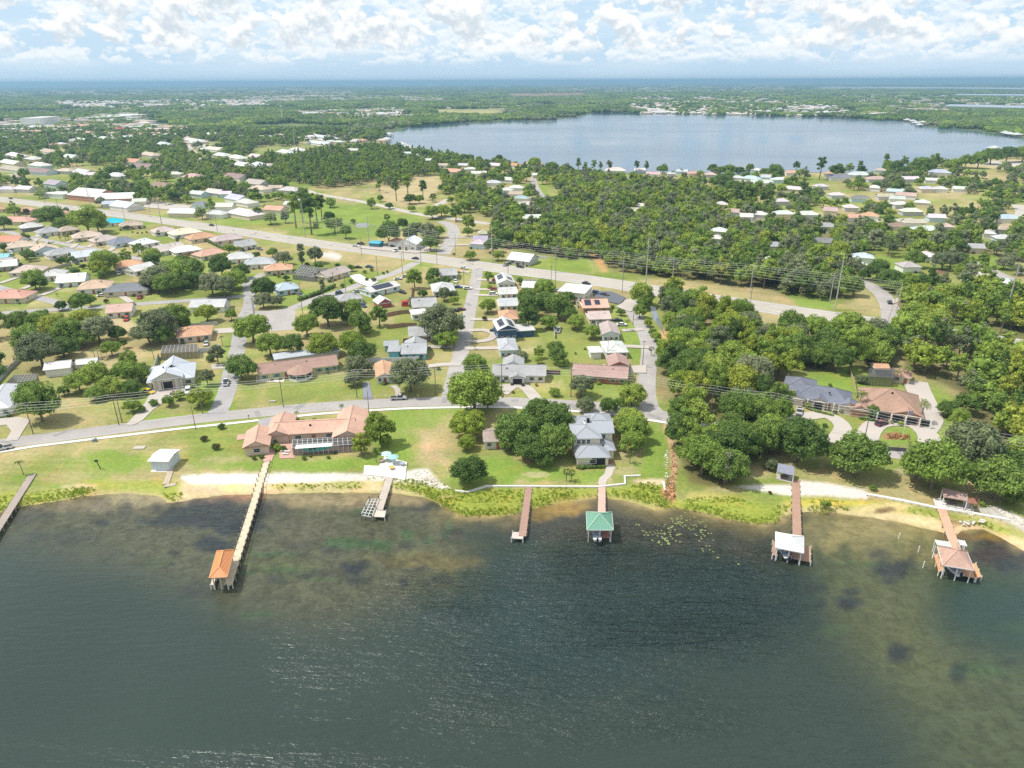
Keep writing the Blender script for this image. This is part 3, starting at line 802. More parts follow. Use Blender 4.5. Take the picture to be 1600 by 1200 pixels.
road('residential_street', [(746, 420), (745, 430), (735, 480), (722, 545), (712, 582), (703, 622)], 3.1, ASPH)
road('residential_street', [(986, 468), (985, 483), (997, 500), (1005, 515), (1014, 542), (1013, 570), (1010, 605), (1014, 635), (1030, 648)], 3.2, ASPH)
road('residential_street', [(393, 442), (405, 432), (415, 427)], 3.0, ASPH)
road('country_lane', [(692, 398), (703, 378), (709, 365), (704, 352), (688, 346)], 4.5, ASPH)
road('country_lane', [(480, 298), (500, 304), (575, 317), (650, 334), (700, 341), (765, 350)], 4.0, CONC)
road('country_lane', [(672, 330), (685, 320), (702, 311)], 4.0, CONC)
road('residential_street', [(1392, 505), (1392, 490), (1388, 475), (1375, 457), (1352, 443), (1330, 436)], 4.2, ASPH)
road('residential_street', [(1500, 405), (1525, 412), (1560, 428), (1600, 447), (1680, 480)], 3.6, ASPH)
road('country_lane', [(832, 278), (836, 290), (845, 305), (866, 324)], 3.5, ASPH)
road('residential_street', [(1056, 303), (1066, 312), (1082, 322)], 4.0, CONC)
road('residential_street', [(1120, 342), (1200, 347), (1262, 350), (1319, 352), (1375, 347), (1430, 342)], 5.0, CONC)
road('residential_street', [(1590, 320), (1598, 332), (1590, 345)], 5.0, CONC)
road('residential_street', [(290, 218), (296, 232), (312, 246), (330, 254)], 5.0, CONC)
road('residential_street', [(880, 157), (884, 170), (889, 181)], 7.0, CONC)
road('residential_street', [(-40, 206), (60, 212), (160, 214), (260, 205)], 8, ASPH)
road('residential_street', [(0, 275), (60, 268), (120, 262)], 4, CONC)
ribbon('sidewalk', [(-150, 742), (0, 706.5), (100, 692), (200, 680), (300, 668), (360, 662), (404, 657)], 0.75, WHITECONC)
ribbon('sidewalk', [(433, 654), (500, 647), (560, 643), (625, 639), (700, 637), (800, 637), (900, 643), (960, 648), (1010, 656), (1060, 664)], 0.75, WHITECONC)
for nm, off in (('yellow_lane_line', 0.12), ('yellow_lane_line', 3.4), ('yellow_lane_line', -3.4)):
    l, r = ribbon_pts(L8, off + 0.13, off - 0.13)
    b = MB(); zz = ROADZ[0] + .0026
    for a in l + r: b.v.append((a.x, a.y, zz))
    n = len(l)
    for i in range(n - 1): b.f.append((i, n + i, n + i + 1, i + 1)); b.m.append(0)
    tag(b.build('lane_marking', mat('faded_yellow_paint', (0.62, 0.52, 0.25), 0.8)), kind='structure')
WEAR = mat('worn_asphalt', (0.36, 0.333, 0.30), 0.9, 0.15, 0.2, 0.5); SEAM = mat('patched_asphalt', (0.28, 0.268, 0.26), 0.9, 0.15, 0.2, 1)
def lineon(line, off, w, m, z, nm='lane_marking', dash=None):
    l, r = ribbon_pts(line, off + w / 2, off - w / 2); b = MB(); n = len(l)
    for a in l + r: b.v.append((a.x, a.y, z))
    for i in range(n - 1):
        if dash and i % dash[1] >= dash[0]: continue
        b.f.append((i, n + i, n + i + 1, i + 1)); b.m.append(0)
    tag(b.build(nm, m), kind='structure')
for o_ in (-6.9, -5.3, -2.6, -1.1, 1.1, 2.6, 5.3, 6.9): lineon(L8, o_, .55, WEAR, ROADZ[0] + .002, 'wheel_track')
EW = mat('worn_white_line', (.68, .67, .64), .8)
for o_ in (-7.6, 7.6): lineon(L8, o_, .22, EW, ROADZ[0] + .0022)
for o_ in (-3.9, 3.9): lineon(L8, o_, .18, EW, ROADZ[0] + .0022, dash=(1, 3))
for o_ in (-1.9, -.7, .8, 2.0): lineon(L1, o_, .4, mat('worn_road', (.335, .313, .295), .9, .15, .2, .8), ROADZ[1] + .002, 'wheel_track')
for o_ in (-3.62, 3.62): lineon(L1, o_, .25, mat('road_edge', (.33, .31, .27), .9, .15, .3, .8), ROADZ[1] + .0022, 'road_edge')
b = MB(); pr = random.Random(2)
for (line, hw), rz in zip(ROADS, ROADZ):
    for _ in range(int(len(line) * .22)):
        p = pr.choice(line); q = p + Vector((pr.uniform(-hw, hw) * .6, pr.uniform(-hw, hw) * .6, 0)); w_, d_ = pr.uniform(.8, 3), pr.uniform(.4, 1.4); a_ = pr.uniform(0, 3)
        c_, s_ = math.cos(a_), math.sin(a_); zz = rz + .003
        b.face([(q.x + x * c_ - y * s_, q.y + x * s_ + y * c_, zz) for x, y in ((-w_, -d_), (w_, -d_), (w_, d_), (-w_, d_))])
tag(b.build('road_patches', SEAM), kind='stuff')
def drive(px, hw, m=CONC, name='driveway'):
    o, line = ribbon(name, px, hw, m); ROADS.append((line, hw))
def lot(px, m=CONC, name='driveway'):
    sheet(name, px, m)
lot([(404, 656), (433, 650), (431, 662), (428, 676), (402, 676)], mat('drive_asphalt', (0.33, 0.31, 0.31), 0.9))
lot([(438, 688), (458, 686), (461, 716), (437, 717), (436, 700)], PAVER, 'patio')
lot([(371, 680), (390, 678), (390, 686), (370, 688)], PAVER, 'patio')
drive([(424, 703), (421, 712), (417, 722)], 1.3, PAVER, 'path')
lot([(233, 618), (258, 606), (292, 602), (290, 612), (262, 626), (240, 640), (224, 656), (208, 665), (195, 666), (215, 645), (228, 628)])
lot([(330, 570), (356, 568), (355, 576), (331, 577)]); lot([(336, 514), (368, 512), (367, 520), (337, 521)])
lot([(-20, 656), (30, 652), (48, 656), (40, 668), (28, 688), (8, 690), (18, 674), (10, 664), (-20, 668)])
drive([(1226, 615), (1222, 640), (1230, 652), (1255, 652), (1285, 648), (1305, 655), (1317, 668), (1310, 682), (1300, 693)], 2.6)
drive([(1366, 704), (1356, 690), (1358, 675), (1372, 662), (1400, 659), (1430, 664), (1450, 680), (1452, 695), (1445, 712)], 3.2)
drive([(1440, 672), (1452, 655), (1444, 630), (1434, 608), (1430, 596)], 4.0)
lot([(1440, 645), (1460, 655), (1462, 700), (1440, 712), (1432, 690), (1448, 675)])
lot([(400, 588), (445, 591), (444, 597), (400, 597)], WHITECONC, 'patio')
lot([(566, 598), (577, 598), (583, 624), (568, 624)], mat('blue_grey_drive', (0.22, 0.23, 0.27), 0.9))
drive([(613, 603), (621, 609), (622, 620)], 1.0, CONC, 'path')
drive([(785, 616), (800, 604), (818, 604), (830, 615), (838, 625)], 2.2); drive([(780, 604), (800, 602), (826, 604)], 1.0, CONC, 'path')
for a in ([(746, 437), (762, 438), (782, 440)], [(742, 452), (780, 453)], [(740, 461), (778, 462)], [(735, 499), (784, 500)], [(731, 517), (755, 516), (772, 522), (765, 531), (745, 534), (728, 533)], [(726, 545), (784, 544)], [(720, 570), (690, 570), (655, 575)],
          [(728, 448), (700, 446)], [(718, 492), (690, 494)], [(708, 543), (668, 542)], [(1005, 515), (972, 517)], [(1014, 543), (968, 541)], [(734, 426), (715, 424)], [(752, 590), (775, 588)],
          [(0, 443), (30, 433)], [(35, 452), (58, 443)], [(65, 462), (95, 450)], [(55, 371), (66, 366)], [(104, 380), (118, 374)], [(137, 387), (152, 379)], [(170, 393), (186, 383)], [(0, 340), (30, 343), (60, 342)], [(205, 473), (190, 463)], [(120, 381), (112, 388)], [(155, 391), (150, 396)],
          [(60, 372), (50, 380)], [(1410, 466), (1392, 474)], [(560, 352), (562, 352)], [(850, 345), (800, 352)], [(700, 372), (740, 371)], [(700, 384), (735, 383)], [(920, 355), (915, 345)], [(640, 375), (690, 385)]):
    drive(a, 1.7)
lot([(985, 573), (1010, 571), (1010, 584), (983, 583)])
lot([(925, 456), (955, 456), (978, 466), (968, 476), (948, 472), (930, 468)], DARKASPH, 'parking_lot')
lot([(962, 480), (985, 467), (1000, 478), (985, 488)], CONC, 'parking_lot')
lot([(545, 431), (562, 429), (574, 436), (592, 441), (576, 449), (556, 441)], WHITECONC)
lot([(560, 388), (600, 380), (660, 384), (690, 392), (650, 396), (600, 392)], CONC, 'parking_lot')
lot([(205, 318), (240, 316), (300, 322), (290, 330), (230, 325)], CONC, 'parking_lot')
# ------------------------------------------------------------------ vegetation prototypes (unit crown radius)
ICO = None
def ico(b, c, r, rng, mi=0, squash=1.0, jit=0.25):
    """a lumpy 42-vertex ball"""
    global ICO
    if ICO is None:
        import bmesh
        bm = bmesh.new(); bmesh.ops.create_icosphere(bm, subdivisions=1, radius=1.0)
        bm.verts.ensure_lookup_table()
        ICO = ([tuple(v.co) for v in bm.verts], [tuple(v.index for v in f.verts) for f in bm.faces]); bm.free()
    n = len(b.v)
    for v in ICO[0]:
        k = r * (1 + rng.uniform(-jit, jit))
        b.v.append((c[0] + v[0] * k, c[1] + v[1] * k, c[2] + v[2] * k * squash))
    for f in ICO[1]: b.f.append(tuple(n + i for i in f)); b.m.append(mi)
def rvec(rng):
    while True:
        v = Vector((rng.uniform(-1, 1), rng.uniform(-1, 1), rng.uniform(-1, 1)))
        if 0.05 < v.length < 1: return v.normalized()
def leafquad(b, p, nrm, s, rng, mi=0):
    a = nrm.orthogonal().normalized(); a.rotate(Matrix.Rotation(rng.uniform(0, 6.28), 3, nrm)); c = nrm.cross(a)
    u = s * rng.uniform(0.7, 1.3); w = u * rng.uniform(0.5, 0.8)
    b.face([p + a * u, p + c * w, p - a * u, p - c * w], mi)
def crown(b, seed, blobs, per, leaf, zc=0.82, zr=0.62, br=(0.26, 0.42), bottom=-0.35, mi=0, flat_top=False, spread=0.72):
    rng = random.Random(seed)
    cs = []
    k = 0
    while len(cs) < blobs and k < 4000:
        k += 1
        d = rvec(rng)
        if d.z < bottom: continue
        q = spread * rng.uniform(0.75, 1.12) if rng.random() < 0.8 else spread * rng.uniform(0.0, 0.6)
        c = Vector((d.x * q, d.y * q, zc + d.z * zr * q / spread * (0.85)))
        r = rng.uniform(*br)
        if any((c - o).length < 0.62 * min(r, p) for o, p in cs): continue
        cs.append((c, r))
    for c, r in cs:
        ico(b, c, r * 0.80, rng, mi, 0.8)
        for _ in range(per):
            d = rvec(rng)
            if d.z < -0.55: d.z = -d.z
            p = c + Vector((d.x, d.y, d.z * 0.82)) * r * rng.uniform(0.78, 1.16)
            nrm = (d * 0.9 + rvec(rng) * 0.75 + Vector((0, 0, 0.25))).normalized()
            leafquad(b, p, nrm, leaf, rng, mi)
    return cs
def trunk(b, seed, h=0.75, r=0.055, mi=0, limbs=4):
    rng = random.Random(seed)
    top = Vector((rng.uniform(-.05, .05), rng.uniform(-.05, .05), h * 0.6))
    b.tube((0, 0, -0.05), top, r * 1.25, r * 0.85, 7, mi)
    for i in range(limbs):
        a = 2 * math.pi * i / limbs + rng.uniform(-.4, .4)
        b.tube(top - Vector((0, 0, 0.06)), top + Vector((math.cos(a) * .42, math.sin(a) * .42, h * rng.uniform(.45, .8))), r * .55, r * .18, 5, mi)
HI, TRK, LO, FAR_ = {}, {}, {}, {}
def mk(name, mats, fn, smooth=False):
    b = MB(); fn(b); return b.mesh(name, mats, smooth)
for i in range(5):
    HI['oak', i] = mk('crown', [LEAF['d']], lambda b: crown(b, 100 + i, 46, 150, 0.047, br=(0.17, 0.36)))
    TRK['oak', i] = mk('trunk', [BARK], lambda b: trunk(b, 200 + i))
for i in range(3):     # airy, taller, broken outline
    HI['airy', i] = mk('crown', [LEAF['m']], lambda b: crown(b, 300 + i, 26, 130, 0.055, zc=1.25, zr=1.05, br=(0.20, 0.34), spread=0.75, bottom=-0.7))
    TRK['airy', i] = mk('trunk', [BARK], lambda b: trunk(b, 320 + i, 1.6, 0.06))
for i in range(3):     # tall pine: clumps on a long bare stem
    HI['pine', i] = mk('crown', [LEAF['m']], lambda b: crown(b, 400 + i, 16, 110, 0.07, zc=3.1, zr=1.5, br=(0.28, 0.46), spread=0.62, bottom=-0.8))
    TRK['pine', i] = mk('trunk', [BARK], lambda b: b.tube((0, 0, -.1), (0.1, 0.05, 3.9), 0.11, 0.05, 7))
HI['cone', 0] = mk('crown', [LEAF['g']], lambda b: crown(b, 500, 26, 90, 0.09, zc=2.5, zr=2.3, br=(0.28, 0.5), spread=0.5, bottom=-1))
TRK['cone', 0] = mk('trunk', [BARK], lambda b: b.tube((0, 0, -.1), (0, 0, 3.5), 0.12, 0.04, 6))
HI['bush', 0] = mk('foliage', [LEAF['h']], lambda b: crown(b, 600, 12, 80, 0.10, zc=0.55, zr=0.5, br=(0.32, 0.5), spread=0.5, bottom=-0.3))
HI['bush', 1] = mk('foliage', [LEAF['h']], lambda b: crown(b, 601, 12, 80, 0.10, zc=0.55, zr=0.5, br=(0.32, 0.5), spread=0.5, bottom=-0.3))
TRK['bush', 0] = TRK['bush', 1] = mk('stem', [BARK], lambda b: b.tube((0, 0, -.1), (0, 0, .5), 0.08, 0.04, 5))
def feather_palm(b, seed, nf=17, L_=1.0, droop=0.9, h=2.6):
    rng = random.Random(seed)
    for i in range(nf):
        a = 2 * math.pi * i / nf * 2.4 + rng.uniform(-.2, .2); el = rng.uniform(0.0, 1.15)
        p = Vector((0.08, 0.05, h)); d = Vector((math.cos(a) * math.cos(el), math.sin(a) * math.cos(el), math.sin(el)))
        seg, pts = 6, [p.copy()]
        for k in range(seg):
            p = p + d * (L_ / seg); pts.append(p.copy()); d = (d + Vector((0, 0, -droop * 0.34))).normalized()
        side = Vector((-math.sin(a), math.cos(a), 0))
        for k in range(seg):
            w = 0.26 * math.sin(math.pi * (k + 0.7) / (seg + 0.6))
            q0, q1 = pts[k], pts[k + 1]; m = (q0 + q1) / 2
            for s in (1, -1):
                for t in (0.15, 0.6):
                    r0 = q0.lerp(q1, t); b.face([r0, r0.lerp(q1, 0.75), r0 + side * (s * w) + (q1 - q0) * 0.6 - Vector((0, 0, w * .45))], 0)
for i in range(2):
    HI['palm', i] = mk('fronds', [LEAF['k']], lambda b: feather_palm(b, 700 + i))
    TRK['palm', i] = mk('trunk', [PBARK], lambda b: (b.tube((0, 0, -.1), (0.02, 0.03, 1.3), 0.085, 0.065, 7), b.tube((0.02, 0.03, 1.3), (0.08, 0.05, 2.6), 0.065, 0.06, 7)))
def fan_palm(b, seed, h=1.9):
    rng = random.Random(seed)
    for i in range(38):
        d = rvec(rng); d.z = d.z * 0.8 + 0.05; c = Vector((0, 0, h)) + d * rng.uniform(.35, .62)
        s = d.orthogonal().normalized(); s.rotate(Matrix.Rotation(rng.uniform(0, 6.28), 3, d))
        for k in range(5):
            a = (k - 2) * 0.5; dd = (d * math.cos(a) + s * math.sin(a)); w = d.cross(s) * 0.05 + s * 0.05
            b.face([c - w, c + w, c + dd * 0.42 - Vector((0, 0, .06))], 0)
for i in range(2):
    HI['cabbage', i] = mk('fronds', [LEAF['k']], lambda b: fan_palm(b, 720 + i))
    TRK['cabbage', i] = mk('trunk', [PBARK], lambda b: b.tube((0, 0, -.1), (0.05, 0.02, 1.9), 0.10, 0.085, 7))
HI['bare', 0] = mk('branches', [BARK], lambda b: [b.tube((0, 0, .9), (math.cos(a) * .8, math.sin(a) * .8, 1.3 + .5 * math.sin(3 * a)), .05, .015, 4) for a in (0, .8, 1.7, 2.4, 3.3, 4.1, 5.0, 5.7)])
TRK['bare', 0] = mk('trunk', [BARK], lambda b: b.tube((0, 0, -.1), (0, 0, 1.1), .09, .06, 6))
# middle distance: one mesh, crown and trunk together
MIDP = []
for col in 'dmyg':
    for i in range(2):
        b = MB(); crown(b, 800 + i, 15, 46, 0.085, br=(0.27, 0.46)); n = len(b.v); trunk(b, 820 + i, mi=1, limbs=2)
        MIDP.append((col, 'oak', b.mesh('mid_tree', [LEAF[col], BARK])))
    b = MB(); crown(b, 840, 15, 44, 0.09, zc=1.3, zr=1.1, br=(0.22, 0.38), spread=.7, bottom=-.6); trunk(b, 841, 1.6, mi=1, limbs=2)
    MIDP.append((col, 'airy', b.mesh('mid_tree', [LEAF[col], BARK])))
for i in range(2):
    b = MB(); crown(b, 860 + i, 9, 40, 0.12, zc=3.0, zr=1.3, br=(0.3, 0.5), spread=.6, bottom=-.8); b.tube((0, 0, 0), (0.1, 0, 3.6), .1, .05, 5, 1)
    MIDP.append(('m', 'pine', b.mesh('mid_tree', [LEAF['dm'[i]], BARK])))
# far clusters: a patch of crowns 60 m wide, in metres
CLUSTER = []
for i, (col, n, hh) in enumerate((('d', 26, 8), ('m', 26, 8), ('g', 20, 7), ('d', 13, 7), ('m', 12, 7), ('d', 34, 11))):
    b = MB(); rng = random.Random(900 + i)
    for _ in range(n):
        x, y, r = rng.uniform(-30, 30), rng.uniform(-30, 30), rng.uniform(3.8, 6.8)
        h = hh * rng.uniform(.7, 1.2)
        ico(b, (x, y, h * .62), r, rng, 0, 0.85, .3)
        for _k in range(16):
            d = rvec(rng); d.z = abs(d.z)
            leafquad(b, Vector((x, y, h * .62)) + d * r * rng.uniform(.9, 1.2), (d + rvec(rng) * .6).normalized(), 1.4, rng)
    CLUSTER.append(b.mesh('tree_cluster', [LEAF[col]]))
SRC = {}
def hidden_collection(name, meshes):
    c = bpy.data.collections.new(name)       # never linked to the scene: only a source for instances
    for i, me in enumerate(meshes):
        o = bpy.data.objects.new('%s_source_%02d' % (name, i), me); c.objects.link(o)
    return c
def scatter(name, pts, meshes, weights=None, kind='stuff', label=None, rng=RNG):
    """pts: (x, y, z, radius scale, height scale). One object, instances on its points."""
    if not pts: return
    coll = hidden_collection(name + '_kinds', meshes)
    me = bpy.data.meshes.new(name); me.vertices.add(len(pts))
    me.vertices.foreach_set('co', np.array([p[:3] for p in pts], np.float32).ravel())
    a = me.attributes.new('scl', 'FLOAT_VECTOR', 'POINT'); a.data.foreach_set('vector', np.array([(p[3], p[3], p[4]) for p in pts], np.float32).ravel())
    a = me.attributes.new('rot', 'FLOAT_VECTOR', 'POINT'); a.data.foreach_set('vector', np.array([(0, 0, rng.uniform(0, 6.28)) for p in pts], np.float32).ravel())
    a = me.attributes.new('pick', 'INT', 'POINT'); a.data.foreach_set('value', np.array(rng.choices(range(len(meshes)), weights, k=len(pts)) if len(pts[0]) < 6 else [p[5] for p in pts], np.int32))
    o = link(name, me)
    ng = bpy.data.node_groups.new(name + '_nodes', 'GeometryNodeTree')
    ng.interface.new_socket('Geometry', in_out='INPUT', socket_type='NodeSocketGeometry')
    ng.interface.new_socket('Geometry', in_out='OUTPUT', socket_type='NodeSocketGeometry')
    gi, go = ng.nodes.new('NodeGroupInput'), ng.nodes.new('NodeGroupOutput')
    ci = ng.nodes.new('GeometryNodeCollectionInfo'); ci.inputs['Collection'].default_value = coll
    ci.inputs['Separate Children'].default_value = True; ci.inputs['Reset Children'].default_value = True
    ip = ng.nodes.new('GeometryNodeInstanceOnPoints'); ip.inputs['Pick Instance'].default_value = True
    def at(n, t):
        q = ng.nodes.new('GeometryNodeInputNamedAttribute'); q.data_type = t; q.inputs[0].default_value = n
        return q.outputs[0]
    ng.links.new(gi.outputs[0], ip.inputs['Points']); ng.links.new(ci.outputs[0], ip.inputs['Instance'])
    ng.links.new(at('pick', 'INT'), ip.inputs['Instance Index'])
    ng.links.new(at('rot', 'FLOAT_VECTOR'), ip.inputs['Rotation']); ng.links.new(at('scl', 'FLOAT_VECTOR'), ip.inputs['Scale'])
    ng.links.new(ip.outputs[0], go.inputs[0])
    md = o.modifiers.new('scatter', 'NODES'); md.node_group = ng
    tag(o, label, kind=kind)
    return o

# ------------------------------------------------------------------ houses
def wallc(c): return rgbmat('wall', c, 0.85)
def mass(W, R, x, y, w, d, h, roof='hip', rise=None, ov=0.55, z0=0.0):
    """one rectangular volume: centre x, y, sizes w (x), d (y), wall height h; W wall mesh, R roof mesh (slot 0 roof, 1 fascia)"""
    rise = rise if rise is not None else 0.24 * min(w, d)
    z1 = z0 + h
    W.box(x, y, z0, w, d, h)
    a, c = w / 2 + ov, d / 2 + ov
    e = 0.18
    if roof == 'flat':
        R.box(x, y, z1 + .003, w + 2 * ov, d + 2 * ov, 0.28); return
    if roof == 'shed':
        R.face([(x - a, y - c, z1 + .1), (x + a, y - c, z1 + .1), (x + a, y + c, z1 + rise), (x - a, y + c, z1 + rise)])
        R.face([(x - a, y - c, z1 - .05), (x - a, y + c, z1 + rise - .15), (x + a, y + c, z1 + rise - .15), (x + a, y - c, z1 - .05)], 1)
        return
    z = z1 + .02
    # fascia slab
    R.box(x, y, z1 - .1, 2 * a, 2 * c, e, 1)
    z = z1 + e - .1 + .003
    if roof == 'hip':
        if w >= d: p, q = (x - (a - c * .98), y), (x + (a - c * .98), y)
        else: p, q = (x, y - (c - a * .98)), (x, y + (c - a * .98))
        A, B, C_, D = (x - a, y - c, z), (x + a, y - c, z), (x + a, y + c, z), (x - a, y + c, z)
        P, Q = (p[0], p[1], z + rise), (q[0], q[1], z + rise)
        if w >= d:
            R.face([A, B, Q, P]); R.face([B, C_, Q]); R.face([C_, D, P, Q]); R.face([D, A, P])
        else:
            R.face([A, B, P]); R.face([B, C_, Q, P]); R.face([C_, D, Q]); R.face([D, A, P, Q])
        if d > 4 and w > 4:
            for e0, e1 in (((A, P), (D, P), (B, Q), (C_, Q), (P, Q)) if w >= d else ((A, P), (B, P), (C_, Q), (D, Q), (P, Q))):
                if (Vector(e0) - Vector(e1)).length > .3: R.beam(e0, e1, .30, .10, 2)
    elif roof == 'gx':
        R.face([(x - a, y - c, z), (x + a, y - c, z), (x + a, y, z + rise), (x - a, y, z + rise)])
        R.face([(x + a, y + c, z), (x - a, y + c, z), (x - a, y, z + rise), (x + a, y, z + rise)])
        R.beam((x - a, y, z + rise), (x + a, y, z + rise), .30, .10, 2)
        for s in (-1, 1):
            t = [(x + s * w / 2, y - d / 2, z), (x + s * w / 2, y + d / 2, z), (x + s * w / 2, y, z + rise * .93)]
            W.face(t if s > 0 else t[::-1])
    else:
        R.face([(x - a, y + c, z), (x - a, y - c, z), (x, y - c, z + rise), (x, y + c, z + rise)])
        R.face([(x + a, y - c, z), (x + a, y + c, z), (x, y + c, z + rise), (x, y - c, z + rise)])
        R.beam((x, y - c, z + rise), (x, y + c, z + rise), .30, .10, 2)
        for s in (-1, 1):
            t = [(x + w / 2, y + s * d / 2, z), (x - w / 2, y + s * d / 2, z), (x, y + s * d / 2, z + rise * .93)]
            W.face(t if s > 0 else t[::-1])
WCACHE = {}
def window(root, x, y, z, w=1.3, h=1.1, side=0, shutter=None, name='window'):
    """side 0: on the front (-y) wall, 1: right wall, -1: left wall. Window > frame, pane"""
    key = (round(w, 1), round(h, 1))
    if key not in WCACHE:
        f = MB()
        for q in (-1, 1): f.box(q * (w / 2 + .05), 0, -.1, .1, .10, h + .2)
        f.box(0, 0, -.1, w, .10, .1); f.box(0, 0, h, w, .10, .1); f.box(0, 0, h * .48, w, .08, .05)
        p = MB(); p.box(0, .02, 0, w, .04, h)
        WCACHE[key] = (f.mesh('frame', [WHITEP]), p.mesh('pane', [GLASS]))
    f, p = WCACHE[key]
    yaw = {0: 0, 1: math.pi / 2, -1: -math.pi / 2}[side]
    o = link(name, p, root, (x, y, z), yaw)
    link('frame', f, o)
    if shutter:
        sb = MB()
        for q in (-1, 1): sb.box(q * (w / 2 + .35), -.02, 0, .42, .06, h)
        sb.build('shutter', shutter, o)
    return o
DCACHE = {}
def door(root, x, y, c=(0.35, 0.12, 0.08), w=1.0, h=2.1, name='door'):
    k = (c, w)
    if k not in DCACHE:
        b = MB(); b.box(0, 0, 0, w, .10, h); DCACHE[k] = b.mesh('door', [rgbmat('door', c)])
    return link(name, DCACHE[k], root, (x, y - .04, 0.003))
HOUSES = []
def house(p1, p2, depth, roofc, wallcol, roof='hip', h=2.7, label='house', extra=(), rk='shingle_roof', wins=2, rise=None, cat='house', group=None, later_=False, dr=True, name='house', solar=None, chim=None, fascia=None, side_wins=True):
    """front base corners as seen in the photograph, left then right; depth in metres away from them"""
    a, b_ = G(*p1), G(*p2)
    u = (b_ - a); w = u.length; yaw = math.atan2(u.y, u.x); u.normalize()
    n = Vector((-u.y, u.x, 0))
    c = (a + b_) / 2 + n * (depth / 2)
    root = empty(name, (c.x, c.y, 0), yaw)
    W, R = MB(), MB()
    mass(W, R, 0, 0, w, depth, h, roof, rise)
    for e in extra: mass(W, R, *e[:7], **(e[7] if len(e) > 7 else {}))
    W.build('wall', wallc(wallcol), root)
    R.build('roof', [rgbmat(rk, roofc), rgbmat('trim', fascia or (0.66, 0.64, 0.60)), rgbmat('ridge', tuple(v * .80 for v in roofc))], root)
    f = -depth / 2
    if wins:
        gap = w / (wins + (1 if dr else 0)); k = 0
        for i in range(wins + (1 if dr else 0)):
            x = -w / 2 + gap * (i + .5)
            if dr and i == (wins + 1) // 2: door(root, x, f); continue
            window(root, x, f - .03, 0.95, min(1.8, gap * .5), 1.15)
        if side_wins and wins > 1:
            window(root, w / 2 + .03, -depth * .2, .95, 1.2, 1.1, 1); window(root, -w / 2 - .03, -depth * .2, .95, 1.2, 1.1, -1)
    if chim:
        b = MB(); b.box(chim[0], chim[1], h - .2, 1.0, .8, 2.4); b.build('chimney', rgbmat('brick_chimney', (0.45, .38, .33)), root)
    rs = rise if rise is not None else 0.24 * min(w, depth)
    if solar:      # (x, y, w, d) on the roof plane; tilt taken from the roof form
        for (sx, sy, sw, sdp) in solar:
            b = MB(); z0 = h + .13
            if roof == 'gx' or roof == 'hip':
                zf = lambda X_, Y_: z0 + rs * (1 - abs(Y_) / (depth / 2 + .55))
            elif roof == 'gy':
                zf = lambda X_, Y_: z0 + rs * (1 - abs(X_) / (w / 2 + .55))
            else: zf = lambda X_, Y_: h + .35
            P = [(sx - sw / 2, sy - sdp / 2), (sx + sw / 2, sy - sdp / 2), (sx + sw / 2, sy + sdp / 2), (sx - sw / 2, sy + sdp / 2)]
            top = [(x, y, zf(x, y) + .16) for x, y in P]; bot = [(x, y, zf(x, y) + .08) for x, y in P]
            b.face(top)
            for i in range(4): b.face([bot[i], bot[(i + 1) % 4], top[(i + 1) % 4], top[i]])
            b.build('solar_panel', SOLAR, root)
    if later_: later(root, label, cat, group)
    else: tag(root, label, cat, group)
    HOUSES.append((c.x, c.y, max(w, depth) / 2 + 3))
    root['_w'] = w
    return root, w, depth, yaw
def cage(corners_px, h, name='pool_cage', label='', bars=(7, 3), col=(0.75, 0.75, 0.75), pitch=0.0, parent=None):
    """screened pool enclosure: metal frame > beams, thin screen, on four base corners (front-left, front-right, back-right, back-left)"""
    P = [G(*p) for p in corners_px]; c = sum(P, Vector()) / 4
    root = empty(name, (c.x, c.y, 0)); Q = [p - c for p in P]
    up = Vector((0, 0, h)); B = MB(); S = MB(); r = .06
    nx, ny = bars
    def lp(a, b, t): return a.lerp(b, t)
    def pt(i, j, z=True):
        t, s = i / nx, j / ny
        p = lp(lp(Q[0], Q[1], t), lp(Q[3], Q[2], t), s)
        return p + up + Vector((0, 0, pitch * (1 - abs(2 * s - 1)))) if z else p
    for i in range(nx + 1):
        for j in range(ny): B.beam(pt(i, j), pt(i, j + 1), r * 1.3, r)
        for j in (0, ny): B.beam(pt(i, j, False), pt(i, j), r, r)
    for j in range(ny + 1):
        for i in range(nx): B.beam(pt(i, j), pt(i + 1, j), r * 1.2, r * .9)
        if 0 < j < ny:
            for i in (0, nx): B.beam(pt(i, j, False), pt(i, j), r, r)
    for j in range(ny):
        for i in range(nx): S.face([pt(i, j), pt(i + 1, j), pt(i + 1, j + 1), pt(i, j + 1)])
    for i in range(nx):
        S.face([pt(i, 0, False), pt(i + 1, 0, False), pt(i + 1, 0), pt(i, 0)]); S.face([pt(i, ny, False), pt(i + 1, ny, False), pt(i + 1, ny), pt(i, ny)])
    for j in range(ny):
        S.face([pt(0, j, False), pt(0, j + 1, False), pt(0, j + 1), pt(0, j)]); S.face([pt(nx, j, False), pt(nx, j + 1, False), pt(nx, j + 1), pt(nx, j)])
    B.build('frame', rgbmat('cage_metal', col, .4), root)
    S.build('screen', SCREEN, root)
    tag(root, label, 'pool enclosure')
    HOUSES.append((c.x, c.y, 6))
    return root
m, N_, L_, b_, o_ = principled('insect_screen', (0.10, 0.10, 0.105), 0.8)
tr_ = N_('ShaderNodeBsdfTransparent'); mx_ = N_('ShaderNodeMixShader', n_0=0.52)
L_(tr_.outputs[0], mx_.inputs[1]); L_(b_.outputs[0], mx_.inputs[2]); L_(mx_.outputs[0], o_.inputs[0])
SCREEN = m
WHITE, LGREY, GREY, DGREY, TANR, ORNG, SALM, BRWN, BLUG, PINK = ((.57, .56, .54), (.50, .50, .49), (.36, .36, .36), (.20, .20, .22), (.44, .36, .29), (.50, .30, .19), (.52, .32, .25), (.27, .20, .17), (.42, .50, .56), (.50, .39, .36))
